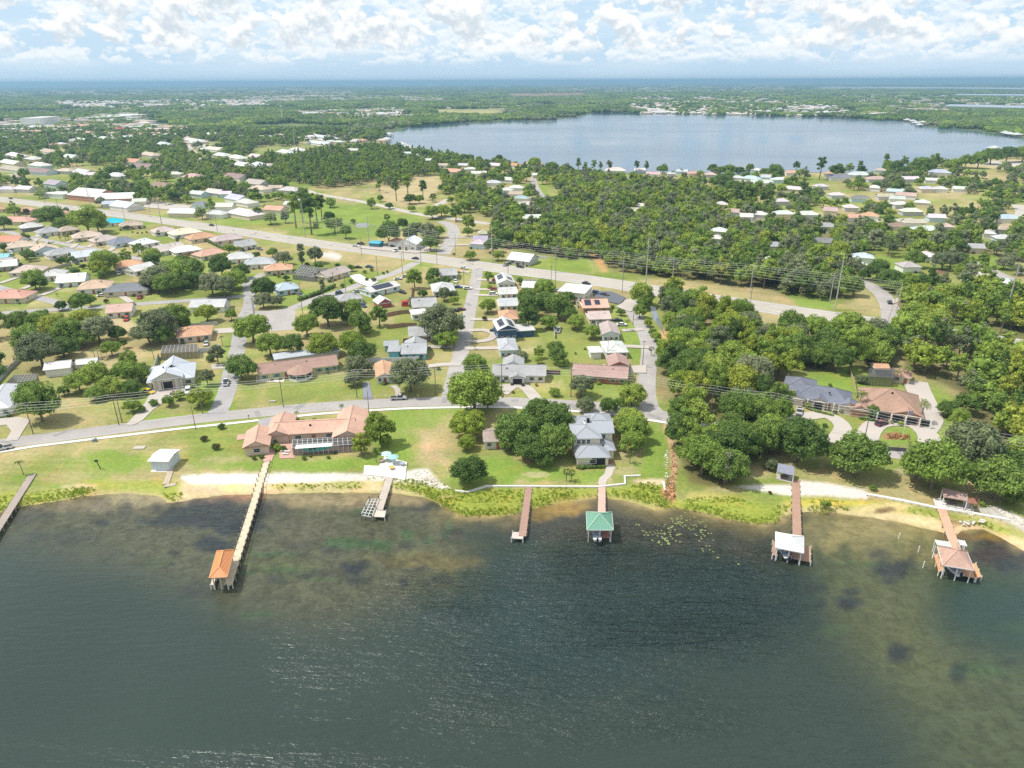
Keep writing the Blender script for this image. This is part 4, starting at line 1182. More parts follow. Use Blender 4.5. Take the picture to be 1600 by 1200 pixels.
CREAM, WW, WB, WBRICK = (.62, .54, .40), (.72, .71, .67), (.52, .62, .68), (.36, .17, .11)
# --- lakefront villa with coral roof
r, w, d_, yw = house((430, 692), (552, 685.5), 8.5, (.54, .34, .26), (.58, .45, .36), 'gx', 2.8, 'long coral roofed lakefront villa with gabled wings and screened pool', rise=1.9, wins=4, cat='house', fascia=(.5, .3, .22),
    extra=((-10.6, 1.5, 6.4, 12.5, 2.8, 'gy', 1.7), (10.6, 0.5, 8.4, 17.5, 2.8, 'gy', 2.1)))
house((384, 713), (421, 709), 10.5, (.54, .34, .26), (.60, .48, .37), 'gy', 2.8, 'detached coral roofed garage beside the long lakefront villa', rise=1.9, wins=1, dr=False, cat='garage', name='garage', fascia=(.5, .3, .22))
b = MB(); b.prism([(p.x, p.y) for p in (G(459, 712), G(553, 706), G(551, 690), G(459, 697))], .0, .05); tag(b.build('pool_deck', mat('pool_deck', (.33, .24, .20), .9, var=.25, scale=.8)), kind='structure')
b = MB(); pc = G(491, 700); b.prism([(pc.x + 4.6 * math.cos(a) * (1 + .12 * math.cos(2 * a)), pc.y + 1.9 * math.sin(a) + .5 * math.cos(2 * a)) for a in np.linspace(0, 6.28, 24)[:-1]], .05, .07)
tag(b.build('swimming_pool', mat('pool_water', (.02, .36, .30), .08, .5, .1, 1)), 'green kidney shaped swimming pool inside the screened enclosure', 'pool')
cage([(458, 712), (553, 706.5), (552, 693), (459, 699)], 2.6, label='silver framed pool enclosure on the lake side of the coral villa', bars=(12, 3), pitch=.5)
for (x, y, s), lb in zip(((443, 706, .5), (449, 707, .5), (446, 711, .6)), ('pale bench, left of three on the pink paver patio', 'pale bench, right of three on the pink paver patio', 'pale low table nearest the lake on the pink paver patio')):
    q = G(x, y); b = MB(); b.box(0, 0, .4, 1.6, .6, .09); b.box(-.6, 0, 0, .15, .5, .4); b.box(.6, 0, 0, .15, .5, .4)
    tag(b.build('patio_bench', WHITECONC, None, (q.x, q.y, .02)), lb, 'bench')
q0 = G(462, 698, 2.75); q1 = G(519, 694, 2.75); b = MB(); b.beam(q0 - q0, q1 - q0, 2.6, .12)
tag(b.build('lanai_roof', WHITEP, None, q0), 'white strip roof between the coral villa roof and the pool enclosure', 'awning')
# --- grey metal roofed two storey house
r, w, d_, yw = house((902, 729), (950, 728), 6.2, (.34, .36, .39), (.62, .57, .44), 'hip', 3.0, 'two storey cream house with stepped grey metal roofs facing the lake', rk='metal_roof', rise=2.0, wins=1, dr=False, cat='house', fascia=(.74, .74, .72), side_wins=False,
    extra=((-1.0, 7.0, 7.5, 8.5, 6.0, 'hip', 1.7), (3.2, 9.5, 7.0, 8.0, 6.2, 'gx', 1.9), (4.2, 4.2, 4.6, 7.0, 3.1, 'hip', 1.2), (-0.8, 15.5, 8.0, 7.0, 5.0, 'hip', 1.6), (4.4, 17.5, 7.0, 6.0, 4.8, 'hip', 1.8)))
for x, y, z in ((-3.4, 2.7, 4.2), (-2.0, 2.7, 4.2), (-.6, 2.7, 4.2), (1.4, 5.4, 4.4), (2.8, 5.4, 4.4), (4.2, 5.4, 4.4)): window(r, x, y, z, 1.0, 1.2)
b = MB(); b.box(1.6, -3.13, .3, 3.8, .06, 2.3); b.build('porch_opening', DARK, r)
b = MB(); b.box(0, 9, 7.5, .8, .8, 1.6); b.build('chimney', DARK, r)
sheet('patio', [(938, 730), (956, 728), (960, 716), (955, 716), (953, 722)], mat('brick_patio', (.30, .15, .11), .9), z=.06)
# guest cottage
r, w, d_, yw = house((758, 702), (785, 701), 7.5, (.36, .29, .25), (.55, .50, .43), 'gx', 2.7, 'small brown roofed cottage tucked beneath big oaks west of the grey metal roofed house', wins=1, rise=1.4, cat='cottage', name='cottage')
# picnic shelter
def shelter(corn, z, roofc, label, name='shelter', pitch=.9):
    P = [G(*p, z) for p in corn]; c = sum(P, Vector()) / 4; c.z = 0
    root = empty(name, c); Q = [p - c for p in P]
    b = MB()
    A, B, C_, D = Q
    C2, D2 = C_ + Vector((0, 0, pitch)), D + Vector((0, 0, pitch))
    b.face([A, B, C2, D2]); dn = Vector((0, 0, -.15)); b.face([D2 + dn, C2 + dn, B + dn, A + dn])
    for i, (p, q) in enumerate(((A, B), (B, C2), (C2, D2), (D2, A))): b.face([p + dn, q + dn, q, p])
    b.build('roof', rgbmat('shingle_roof', roofc), root)
    for p, zz in ((A, 0), (B, 0), (C_, pitch), (D, pitch)):
        k = MB(); q = p * .93; k.tube((q.x, q.y, -.1), (q.x, q.y, z + zz - .12), .12, k=6); k.build('post', WHITEP, root)
    k = MB(); k.prism([(p.x * .95, p.y * .95) for p in Q], 0, .07); k.build('slab', CONC, root)
    k = MB(); k.box(0, .4, .07, 1.8, .7, .72); k.box(0, -.4, .07, 1.8, .3, .45); k.build('picnic_table', POLEW, root)
    tag(root, label, 'shelter'); HOUSES.append((c.x, c.y, 4))
    return root
shelter([(1214, 737), (1241, 743), (1240, 733), (1215, 728)], 2.4, (.24, .25, .30), 'open shelter with dark grey roof at the head of the right brown dock')
shelter([(1474, 776), (1513, 783), (1510, 776), (1471, 766)], 2.5, (.38, .26, .23), 'brown roofed lakeside pavilion on white terrace under the trees')
# pergola beside the pavilion
root = empty('pergola', G(1517, 783)); o0 = G(1517, 783)
for i in range(7):
    a, c = G(1508 + i * 2.2, 775 + i * .6, 2.5) - o0, G(1514 + i * 2.2, 786 + i * .4, 2.5) - o0
    b = MB(); b.beam(a, c, .18, .2); b.build('slat', rgbmat('red_cedar', (.34, .16, .11)), root)
for p in ((1508, 783), (1522, 787), (1515, 795), (1526, 792)):
    q = G(*p) - o0; b = MB(); b.box(q.x, q.y, 0, .2, .2, 2.4); b.build('post', rgbmat('red_cedar', (.34, .16, .11)), root)
tag(root, 'red cedar pergola at the right end of the lakeside pavilion', 'pergola')
sheet('terrace', [(1458, 779), (1474, 779), (1476, 786), (1522, 797), (1521, 805), (1462, 793)], WHITECONC, z=.08)
sheet('terrace', [(1508, 782), (1517, 784), (1522, 800), (1508, 797)], WHITECONC, z=.088)
# --- right hand estates
r, w, d_, yw = house((1241, 631), (1326, 644.5), 10.5, (.165, .175, .215), (.64, .55, .48), 'hip', 2.8, 'long dark slate roofed house with white arched portico by the curved drive', rise=2.9, wins=3, cat='house', fascia=(.74, .72, .70),
    extra=((-7.6, 6.0, 9.5, 11, 2.8, 'hip', 2.4), (-8.2, -5.2, 5.0, 3.4, 2.8, 'gy', 1.4), (-1.0, -5.6, 4.0, 3.0, 3.1, 'gy', 1.3), (8.2, -5.0, 5.4, 3.6, 2.8, 'gy', 1.5)))
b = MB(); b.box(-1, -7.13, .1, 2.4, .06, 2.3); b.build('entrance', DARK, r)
for x in (-6, -4.4, 1.8, 3.6, 5.2): b = MB(); b.box(x, -6.2, 0, .35, .35, 2.75); b.build('column', WHITEP, r)
r, w, d_, yw = house((1344, 650), (1437, 664), 17, (.35, .225, .17), (.42, .22, .15), 'hip', 3.0, 'large brown hip roofed house with columned porch behind the oval lawn', rise=4.6, wins=4, cat='house', fascia=(.72, .66, .60),
    extra=((4.5, -8.6, 8.0, 2.4, 3.2, 'gy', 1.6), (-9.0, -8.9, 5.0, 2.0, 2.9, 'gy', 1.3)))
for x in (-4, 0, 4, 8, 11): b = MB(); b.box(x, -10.6, 0, .4, .4, 3.0); b.build('column', WHITEP, r)
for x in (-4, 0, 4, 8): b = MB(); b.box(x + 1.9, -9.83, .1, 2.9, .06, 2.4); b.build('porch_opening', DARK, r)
cage([(1353, 603), (1394, 605), (1395, 590), (1355, 590)], 3.6, label='dark framed pool enclosure behind the large brown hip roofed house', bars=(8, 5), col=(.10, .10, .11))
house((1367, 587), (1387, 588), 6, ORNG, (.66, .60, .5), 'gx', 2.6, 'small orange roofed shed behind the dark pool enclosure', wins=1, cat='shed', name='shed')
house((1394, 597), (1420, 601), 7, (.35, .225, .17), CREAM, 'hip', 2.6, 'small brown roofed pool house beside the dark pool enclosure', wins=1, cat='pool house', name='pool_house')
# --- left estates
r, w, d_, yw = house((234, 610), (304, 601), 15, (.52, .55, .60), (.60, .56, .47), 'hip', 3.0, 'broad white metal roofed house with gabled porch facing a pale drive', rk='metal_roof', rise=3.4, wins=3, cat='house', fascia=(.8, .8, .8),
    extra=((-1.0, -7.4, 9.5, 3.6, 4.2, 'gy', 2.6), (0.5, 3, 9, 9, 3.4, 'gy', 3.2)))
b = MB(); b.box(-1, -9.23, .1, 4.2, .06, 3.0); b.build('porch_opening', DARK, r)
for x in (-4.6, -2.6, .8, 2.8): b = MB(); b.box(x, -9.4, 0, .4, .4, 3.9); b.build('column', CONC, r)
cage([(253, 563), (311, 560), (311, 548), (257, 551)], 3.0, label='grey framed pool enclosure behind the white metal roofed house', bars=(9, 4), col=(.55, .55, .57))
house((279, 537), (330, 532), 12.5, (.52, .31, .20), (.60, .50, .42), 'hip', 2.7, 'tan hip roofed ranch house with white chimney left of the side street', rise=2.6, wins=3, chim=(-8, 3))
r, w, d_, yw = house((407, 596), (528, 580.5), 9.5, (.33, .22, .18), (.62, .54, .32), 'gx', 2.8, 'long brown roofed yellow house with teal shutters and round porch', rise=2.2, wins=0, fascia=(.6, .55, .5))
TEAL = rgbmat('teal_shutter', (.03, .30, .30))
for x in (-12.2, -8.0, 7.2, 10.2, 12.8): window(r, x, -4.78, .9, 1.2, 1.2, shutter=TEAL)
door(r, -4.6, -4.75)
g = MB(); gr = MB(); gs = MB(); R0 = 4.3; gc = (0.2, -6.0)
ang = [math.pi / 4 * k + math.pi / 8 for k in range(8)]
for k in range(8):
    a0, a1 = ang[k], ang[(k + 1) % 8]
    P = lambda a, z, rr=R0: (gc[0] + rr * math.cos(a), gc[1] + rr * math.sin(a), z)
    g.tube(P(a0, 0), P(a0, 2.7), .14, k=6); g.beam(P(a0, .45), P(a1, .45), .15, .9)
    gr.face([P(a0, 2.7, R0 + .6), P(a1, 2.7, R0 + .6), (gc[0], gc[1], 5.2)]); gr.face([P(a1, 2.6, R0 + .6), P(a0, 2.6, R0 + .6), (gc[0], gc[1], 2.6)], 1)
    gs.face([P(a0, .9, R0 - .15), P(a1, .9, R0 - .15), P(a1, 2.65, R0 - .15), P(a0, 2.65, R0 - .15)])
g.build('porch_frame', WHITEP, r); gr.build('porch_roof', [rgbmat('shingle_roof', (.38, .25, .20)), WHITEP], r); gs.build('screen', SCREEN, r)
house((432, 572), (530, 558), 6, (.40, .43, .46), LGREY, 'flat', 2.6, 'long flat grey roofed outbuilding behind the yellow house with round porch', wins=0, dr=False, cat='outbuilding', name='outbuilding')
def hs(p1, p2, d, rc, wc, rt, label, **k): return house(p1, p2, d, rc, wc, rt, label=label, **k)
hs((73, 590), (111, 586), 7, WHITE, WW, 'gx', 'white metal workshop in the dry yard, larger of two white sheds', rk='metal_roof', wins=0, h=3, cat='shed', name='shed')
hs((122, 580), (152, 577), 5, WHITE, LGREY, 'gx', 'smaller white shed right of the white metal workshop', rk='metal_roof', wins=0, h=2.6, cat='shed', name='shed')
hs((-25, 655), (18, 649), 20, (.56, .57, .60), WW, 'hip', 'sprawling white metal roofed house cut by the left picture edge', rk='metal_roof', rise=2.6, h=3)
cage([(12, 612), (58, 606), (62, 596), (25, 598)], 3.0, label='grey framed pool enclosure behind the sprawling white metal roofed house', bars=(8, 3), col=(.5, .5, .52))
# lakeside white shed
r, w, d_, yw = house((238, 735), (265, 735.5), 6.2, (.64, .65, .66), (.55, .61, .65), 'gx', 3.1, 'small white boxy boat shed alone on the lakeside lawn', rk='metal_roof', rise=.5, wins=0, dr=False, cat='shed', name='shed')
b = MB(); b.box(0, -3.5, 0, 5.2, .8, .1); b.build('doorstep', WHITECONC, r)
b = MB(); q = G(218, 700); b.box(q.x, q.y, 0, 3.2, 1.8, .25, yaw=.1); tag(b.build('concrete_slab', CONC), 'small rectangular concrete slab in the lawn above the white shed', 'slab')
# --- central blocks
hs((779, 452), (804, 451), 15, WHITE, WW, 'gy', 'white roofed house with solar panels next to the highway on the central street', rk='metal_roof', h=3, solar=((-2.4, 2, 2.6, 8), (2.4, -2, 2.6, 5)), wins=2)
hs((782, 468), (808, 467), 11, LGREY, WW, 'gx', 'light grey roofed house second from the highway, east side of the central street')
hs((781, 487), (809, 486), 12, (.45, .46, .47), WW, 'gx', 'mid grey roofed house third from the highway, east side of the central street')
hs((783, 508), (811, 507), 12, ORNG, CREAM, 'hip', 'orange hip roofed house fourth from the highway on the central street')
hs((779, 534), (808, 532), 12, WHITE, (.05, .10, .17), 'gy', 'navy blue two storey house with white roof and solar panels', rk='metal_roof', h=5, solar=((-2.0, 0, 2.2, 8), (2.0, -1, 2.2, 8)), wins=3, dr=False, extra=((7.8, 1.5, 8.5, 8, 2.8, 'flat'),), rise=2.0)
hs((782, 560), (808, 559), 13, (.40, .41, .43), (.60, .66, .68), 'hip', 'pale blue house with grey hip roof, neighbour south of the navy house', h=3.4)
r, w, d_, yw = house((771, 597), (851, 598), 9.5, (.33, .33, .33), (.70, .71, .70), 'gx', 2.8, 'long white house with grey gable roof facing the lakeshore road', rise=2.2, wins=5, extra=((-2.5, 8.0, 7, 7, 2.8, 'gy', 1.8), (-.5, -5.6, 5, 2.6, 2.7, 'gy', 1.2)))
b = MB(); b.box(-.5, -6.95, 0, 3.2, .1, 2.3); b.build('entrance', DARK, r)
hs((895, 596), (978, 602), 10, (.37, .25, .22), WBRICK, 'gx', 'long brown roofed brick house facing the lakeshore road', wins=5, rise=2.3, chim=(1, 1))
hs((952, 583), (981, 583), 9, (.37, .25, .22), WBRICK, 'gy', 'brown gabled brick house just behind the long brick house', wins=2, h=3)
hs((948, 561), (980, 560), 12, (.55, .57, .54), WW, 'hip', 'pale grey green hip roofed house on the east side street', extra=((-8.2, -2.5, 4, 6, 2.6, 'flat'),))
hs((942, 534), (967, 534), 13, (.40, .33, .31), (.62, .70, .70), 'gy', 'pale blue gabled house with brownish roof on the east side street', h=3.3)
hs((922, 508), (953, 507), 10, (.50, .40, .37), CREAM, 'gx', 'pinkish tan roofed house between the brown gabled and orange houses')
hs((912, 490), (950, 489), 11, (.58, .36, .28), (.45, .20, .10), 'gx', 'orange roofed house with dark solar panels by the parking lot', solar=((-3.5, -2.5, 3, 3.6), (1, -2.5, 2.4, 3)))
hs((872, 468), (912, 472), 15, WHITE, WW, 'flat', 'white flat roofed commercial building on the highway by the dark parking lot', h=4.2, wins=4, cat='shop', name='shop')
hs((816, 457), (842, 458), 10, WHITE, LGREY, 'gx', 'small white roofed house between the solar house and the commercial building')
hs((688, 438), (714, 437), 13, GREY, LGREY, 'gx', 'grey roofed house on the west corner of the central street and highway')
hs((678, 464), (711, 462), 14, LGREY, WW, 'hip', 'pale grey hip roofed house half hidden by small trees, west of the central street')
hs((646, 489), (682, 487), 12, GREY, WW, 'gx', 'grey roofed house with skylights west of the central street')
hs((645, 501), (668, 499), 7, WHITE, WW, 'flat', 'flat white garage above the big grey green oak', cat='garage', name='garage', wins=1)
hs((641, 535), (676, 533), 12, GREY, WW, 'gx', 'grey roofed house west of the big grey green oak')
hs((629, 563), (665, 562), 12, (.35, .36, .37), (.20, .52, .62), 'gx', 'turquoise house with grey roof and white awning', extra=((-8, 0, 4, 6, 2.5, 'flat'), (0, 5, 8, 6, 2.8, 'gy', 2)))
hs((602, 550), (622, 549), 5, (.35, .36, .37), (.20, .50, .60), 'gx', 'small turquoise shed left of the turquoise house', cat='shed', name='shed', wins=1)
hs((590, 600), (614, 598), 13, ORNG, (.62, .66, .66), 'gy', 'orange roofed cottage half under the round oak by the lakeshore road')
hs((580, 465), (625, 454), 10, WHITE, (.66, .72, .76), 'gx', 'white roofed house with a wide black solar array', rk='metal_roof', solar=((0, -2.6, 11, 3.8),), rise=1.6)
hs((512, 441), (548, 430), 10, (.40, .34, .31), CREAM, 'gx', 'brown gable roofed house facing the white circular drive')
cage([(458, 437), (492, 441), (500, 427), (472, 421)], 3, label='white roofed pool enclosure left of the brown gable roofed house', bars=(8, 4), col=(.75, .75, .75))
hs((435, 463), (469, 458), 11, BLUG, WB, 'hip', 'blue grey metal roofed house beside the round dark oak', rk='metal_roof')
hs((414, 431), (457, 428), 11, (.55, .33, .22), CREAM, 'hip', 'orange brown hip roofed house at the end of the curved street')
hs((381, 421), (430, 419), 12, (.40, .42, .43), WW, 'hip', 'grey hip roofed house with dark windows west of the orange brown house')
hs((352, 413), (396, 410), 12, LGREY, WW, 'hip', 'light grey hip roofed house near two tall dark trees')
hs((532, 479), (567, 474), 9, GREY, WW, 'hip', 'grey roofed house mostly hidden behind the dark oaks')
hs((298, 489), (350, 488), 10, (.48, .48, .48), WW, 'gx', 'grey roofed house south of the narrow western street')
hs((168, 498), (206, 495), 11, (.52, .36, .30), WW, 'gx', 'tan roofed house with a dark solar strip beside the oak grove', solar=((-1, 2.5, 7, 2.6),))
hs((163, 465), (231, 461), 12, (.19, .20, .22), (.60, .52, .42), 'hip', 'broad dark grey hip roofed house with maroon bush in front', rise=2.6)
hs((122, 461), (172, 457), 13, (.52, .38, .28), WW, 'hip', 'tan hip roofed house left of the broad dark grey house')
hs((90, 450), (133, 447), 13, (.76, .73, .68), (.62, .70, .66), 'gx', 'bright cream roofed house with pale green walls on the western street')
hs((66, 440), (98, 438), 12, LGREY, WW, 'hip', 'light grey roofed house behind the round yard oak')
hs((16, 434), (64, 432), 12, (.52, .42, .36), CREAM, 'hip', 'pinkish tan roofed house with brick garage near the left edge')
hs((-12, 426), (28, 422), 12, WHITE, GREY, 'gx', 'white roofed house at the left edge above the tan house')
hs((-18, 475), (38, 474), 12, (.55, .30, .24), CREAM, 'hip', 'coral roofed house with dark pool cage at the left edge')
hs((180, 426), (227, 421), 11, (.58, .34, .21), (.55, .45, .38), 'hip', 'orange hip roofed house by the yellow green tree')
hs((212, 432), (245, 424), 10, WHITE, WW, 'gx', 'narrow white roofed house behind the orange hip roofed house')
hs((276, 402), (316, 396), 11, (.76, .76, .76), WW, 'hip', 'bright white roofed house with orange neighbour on its right')
hs((316, 408), (356, 400), 11, (.56, .34, .26), CREAM, 'hip', 'coral roofed house between the bright white and grey houses')
# rows south of the highway, north-west quarter
ROWS = [((161, 355), (192, 353), 12, (.03, .45, .62), WW, 'hip', 'bright blue roofed building just south of the highway'), ((188, 360), (224, 357), 12, TANR, CREAM, 'hip', 'brown roofed house right of the bright blue roof'),
        ((243, 370), (277, 366), 12, (.50, .42, .39), WW, 'hip', 'pinkish roofed house standing alone below the highway'), ((273, 374), (317, 368), 13, (.68, .60, .45), WW, 'hip', 'cream roofed house below the highway'), ((300, 381), (341, 375), 12, ORNG, CREAM, 'hip', 'orange roofed house right of the cream roof below the highway'),
        ((337, 384), (382, 378), 12, (.44, .37, .36), CREAM, 'hip', 'mauve brown roofed house right of the orange one below the highway'), ((375, 393), (402, 388), 12, GREY, WW, 'gx', 'grey roofed house last in the row below the highway'),
        ((117, 379), (162, 374), 13, (.52, .42, .35), CREAM, 'hip', 'tan roofed house with a cabbage palm in the front yard'), ((150, 385), (190, 379), 12, (.48, .40, .37), CREAM, 'hip', 'mauve tan roofed house next in the middle row'), ((180, 388), (216, 382), 12, (.20, .22, .26), WB, 'hip', 'dark blue grey roofed house in the middle row'),
        ((218, 390), (250, 384), 12, (.62, .63, .64), WW, 'hip', 'silver white roofed house behind the tall pine'), ((248, 401), (291, 393), 12, (.50, .44, .40), WW, 'gx', 'tan roofed house with two dark solar panels'),
        ((64, 371), (101, 366), 12, GREY, WW, 'hip', 'grey hip roofed house behind three cabbage palms'), ((36, 363), (71, 359), 12, WHITE, DGREY, 'hip', 'white roofed house with dark garage by the curved street'), ((-8, 352), (45, 352), 12, (.55, .33, .27), CREAM, 'hip', 'coral roofed house far left of the curved street'),
        ((96, 368), (126, 364), 11, TANR, CREAM, 'hip', 'brown roofed house squeezed behind the palms'), ((27, 337), (62, 332), 11, (.52, .33, .24), CREAM, 'hip', 'orange brown roofed house near the highway, far left'), ((95, 342), (120, 339), 11, (.46, .28, .22), CREAM, 'hip', 'rust roofed house between the two huge oaks'),
        ((-8, 333), (12, 331), 10, ORNG, CREAM, 'hip', 'orange roofed house at the left edge by the highway'),
        ((-12, 384), (28, 384), 12, (.62, .26, .18), WW, 'gx', 'bright coral roofed house below the curved street, left edge'), ((12, 395), (58, 390), 13, (.52, .42, .33), WW, 'hip', 'tan and white roofed house below the curved street'), ((52, 402), (97, 396), 13, (.50, .40, .32), WB, 'gy', 'tan gabled house with pale blue wall'),
        ((78, 407), (126, 400), 12, GREY, WW, 'hip', 'grey hip roofed house with dark porch below the curved street'), ((112, 411), (155, 405), 12, (.52, .55, .60), WW, 'gx', 'blue white roofed house above the yellow green tree'),
        ((-14, 412), (12, 411), 9, (.25, .50, .58), WB, 'gx', 'teal roofed house at the left edge'), ((-10, 418), (20, 416), 8, GREY, WW, 'gx', 'low grey roofed shed line at the left edge')]
for p1, p2, d_, rc, wc, rt, lb in ROWS:
    wp = p2[0] - p1[0]
    house(p1, p2, d_, rc, wc, rt, label=lb, wins=2 if wp > 25 else 1, side_wins=False)
hs((592, 482), (612, 479), 7, WHITE, (.35, .10, .10), 'gy', 'maroon barn with rounded white roof in a back yard', cat='barn', name='barn', wins=0, h=2.2, rise=2.2)
hs((107, 312), (150, 316), 26, WHITE, (.42, .20, .13), 'gx', 'large church like building with white roof and brick gable', h=4.5, rise=5, wins=0, cat='hall', name='hall')
hs((150, 318), (208, 316), 20, (.70, .70, .69), (.42, .22, .15), 'gx', 'lower white roofed wing right of the brick gabled hall', h=3.5, rise=4, wins=0, cat='hall', name='hall')
hs((69, 309), (99, 311), 14, WHITE, WW, 'flat', 'flat white roofed building left of the brick gabled hall', h=4, wins=0)
hs((620, 390), (650, 392), 13, (.62, .64, .66), WW, 'gy', 'white gabled house with solar panels north of the highway', h=4, solar=((-3, 0, 4, 7),), wins=2)
hs((577, 386), (592, 387), 7, (.10, .45, .60), (.05, .25, .35), 'flat', 'small turquoise fruit stand beside the highway', h=2.6, wins=1, cat='kiosk', name='kiosk')
hs((860, 410), (902, 414), 14, WHITE, WW, 'hip', 'white hip roofed house among junk north of the highway', wins=0) if False else None
hs((793, 412), (826, 416), 13, (.72, .72, .72), LGREY, 'gx', 'white roofed house with cluttered yard north of the highway', wins=1)
# pale mid-distance houses: centre of base px, width px, roof, wall, roof type, region phrase
def small(x, y, wpx, rc, wc, rt, phrase, dm=None, dy=0.0, word=None, h=3.3):
    p1, p2 = (x - wpx / 2, y - dy * wpx / 2), (x + wpx / 2, y + dy * wpx / 2)
    wm = (G(*p1) - G(*p2)).length
    lab = '%s roofed house %s' % (word, phrase)
    return house(p1, p2, dm or max(9, min(15, wm * .6)), rc, wc, rt, h, label=lab, wins=0, dr=False, later_=True)
NAMES = {'w': ('white', WHITE), 'l': ('light grey', LGREY), 'g': ('grey', GREY), 't': ('tan', TANR), 'o': ('orange', ORNG), 'r': ('coral', SALM), 'b': ('blue grey', BLUG), 'd': ('dark', DGREY), 'm': ('mauve', PINK), 'n': ('brown', BRWN)}
SMALLS = {
 'in the right hand district': [(1166, 345, 18, 'w'), (1184, 341, 24, 'w'), (1226, 340, 30, 'w'), (1222, 320, 22, 'w'), (1290, 360, 34, 'g'), (1296, 335, 20, 't'), (1263, 341, 32, 'w'), (1358, 343, 26, 'o'), (1335, 346, 22, 'r'), (1203, 415, 20, 'w'), (1341, 422, 26, 'w'), (1348, 410, 30, 'b'),
    (1445, 408, 30, 'w'), (1424, 425, 26, 'g'), (1402, 360, 28, 'n'), (1431, 354, 30, 't'), (1452, 366, 36, 'w'), (1481, 361, 18, 'm'), (1426, 336, 30, 'w'), (1410, 325, 22, 'w'), (1401, 316, 22, 'l'), (1464, 346, 24, 'w'), (1440, 322, 22, 'w'), (1384, 312, 22, 't'), (1345, 315, 28, 'd'), (1398, 304, 26, 'b'), (1414, 310, 30, 't'),
    (1364, 298, 20, 'w'), (1238, 300, 26, 'w'), (1285, 296, 18, 'l'), (1310, 310, 20, 'w'), (1330, 330, 20, 'w'), (1500, 300, 22, 'w'), (1470, 300, 20, 'l'), (1450, 300, 20, 'b'), (1526, 395, 22, 'g'), (1522, 442, 22, 'w'), (1556, 452, 40, 'w'), (1537, 445, 36, 'w'), (1577, 347, 36, 'b'), (1572, 365, 24, 't'), (1570, 380, 26, 'w'), (1545, 372, 18, 'l'), (1212, 392, 26, 'g'), (1282, 385, 30, 'd')],
 'on the near far-lake shore': [(1344, 277, 32, 'l'), (1239, 274, 20, 'r'), (1298, 275, 22, 'r'), (1312, 281, 28, 'd'), (1372, 284, 28, 't'), (1375, 270, 18, 't'), (1469, 273, 32, 'b'), (1458, 286, 24, 'w'), (1424, 284, 24, 'w'), (1196, 281, 24, 'b'), (1180, 270, 14, 'l'), (1220, 285, 22, 'w'), (1160, 268, 18, 'w'),
    (1085, 275, 18, 'r'), (1110, 277, 16, 'm'), (1065, 272, 16, 'l'), (1020, 276, 20, 'm'), (1000, 270, 16, 'w'), (962, 270, 30, 'w'), (980, 284, 10, 'w'), (1140, 290, 24, 'w'), (1170, 283, 26, 'b'), (1190, 290, 30, 'l'), (1150, 282, 18, 'l'), (830, 259, 24, 'o'), (802, 262, 18, 'o'), (770, 262, 18, 'w'), (735, 268, 18, 'w'), (722, 262, 14, 'l'), (705, 272, 24, 'r'), (748, 275, 22, 'w'), (690, 262, 16, 't'), (670, 254, 14, 'w'), (655, 246, 14, 'l'), (637, 243, 12, 'w'), (790, 285, 20, 'w'), (770, 290, 24, 'l')],
 'along the lanes north of the highway': [(835, 347, 34, 'w'), (824, 325, 26, 'w'), (808, 308, 24, 't'), (805, 298, 22, 'l'), (812, 315, 22, 'g'), (838, 278, 10, 'w'), (1002, 328, 14, 'w'), (1127, 325, 18, 'w'), (1147, 337, 26, 't'), (1122, 368, 24, 'w'), (1118, 380, 18, 'w'), (987, 335, 26, 'm'), (750, 382, 20, 'g'), (746, 388, 22, 'l'), (757, 372, 18, 't'), (425, 333, 26, 'r'), (452, 325, 16, 'w'), (448, 302, 26, 'l'), (430, 298, 20, 't'), (470, 320, 20, 'w'), (790, 302, 18, 'w'), (1050, 276, 12, 'w'), (612, 385, 10, 'o'), (675, 372, 12, 'r')],
 'in the leafy north-west district': [(283, 338, 38, 'w'), (345, 328, 34, 'w'), (372, 340, 34, 'w'), (170, 324, 18, 'b'), (186, 328, 26, 'w'), (218, 320, 20, 'l'), (270, 276, 24, 'w'), (295, 281, 22, 't'), (362, 281, 24, 'n'), (394, 291, 24, 't'), (202, 256, 20, 'o'), (220, 264, 24, 'n'), (57, 272, 30, 'n'), (98, 271, 20, 'm'), (123, 274, 18, 'l'), (140, 277, 22, 'w'), (176, 279, 22, 'w'),
    (15, 268, 30, 't'), (10, 258, 24, 'w'), (55, 262, 20, 'w'), (78, 292, 18, 'g'), (8, 300, 26, 'l'), (228, 245, 20, 't'), (352, 308, 18, 'w'), (330, 306, 20, 'l'), (305, 308, 18, 'w'), (400, 300, 22, 'm'), (362, 316, 20, 'b'), (378, 322, 18, 'w'), (310, 325, 18, 'd'), (72, 240, 18, 't'), (105, 249, 16, 'l'), (365, 250, 16, 'w'), (395, 248, 14, 'l'), (440, 241, 16, 'w'), (340, 246, 18, 'w'), (373, 262, 16, 'l'), (245, 296, 20, 'n'), (322, 236, 14, 'w'), (300, 222, 26, 'w'), (330, 236, 22, 'l'), (162, 219, 20, 'w'), (198, 217, 22, 'w'), (122, 221, 20, 'w'), (250, 228, 14, 'w'), (330, 212, 18, 'w'), (378, 216, 18, 'w'), (502, 216, 34, 'l'), (495, 226, 30, 'w'),
    (460, 238, 16, 'w'), (550, 238, 14, 'l'), (120, 300, 0, 'w'), (25, 280, 24, 't'), (35, 300, 22, 'w'), (335, 340, 26, 'l'), (210, 300, 0, 'w'), (398, 262, 16, 'w'), (420, 262, 14, 't'), (18, 246, 18, 'w'), (46, 252, 16, 'l')],
}
rg = random.Random(77)
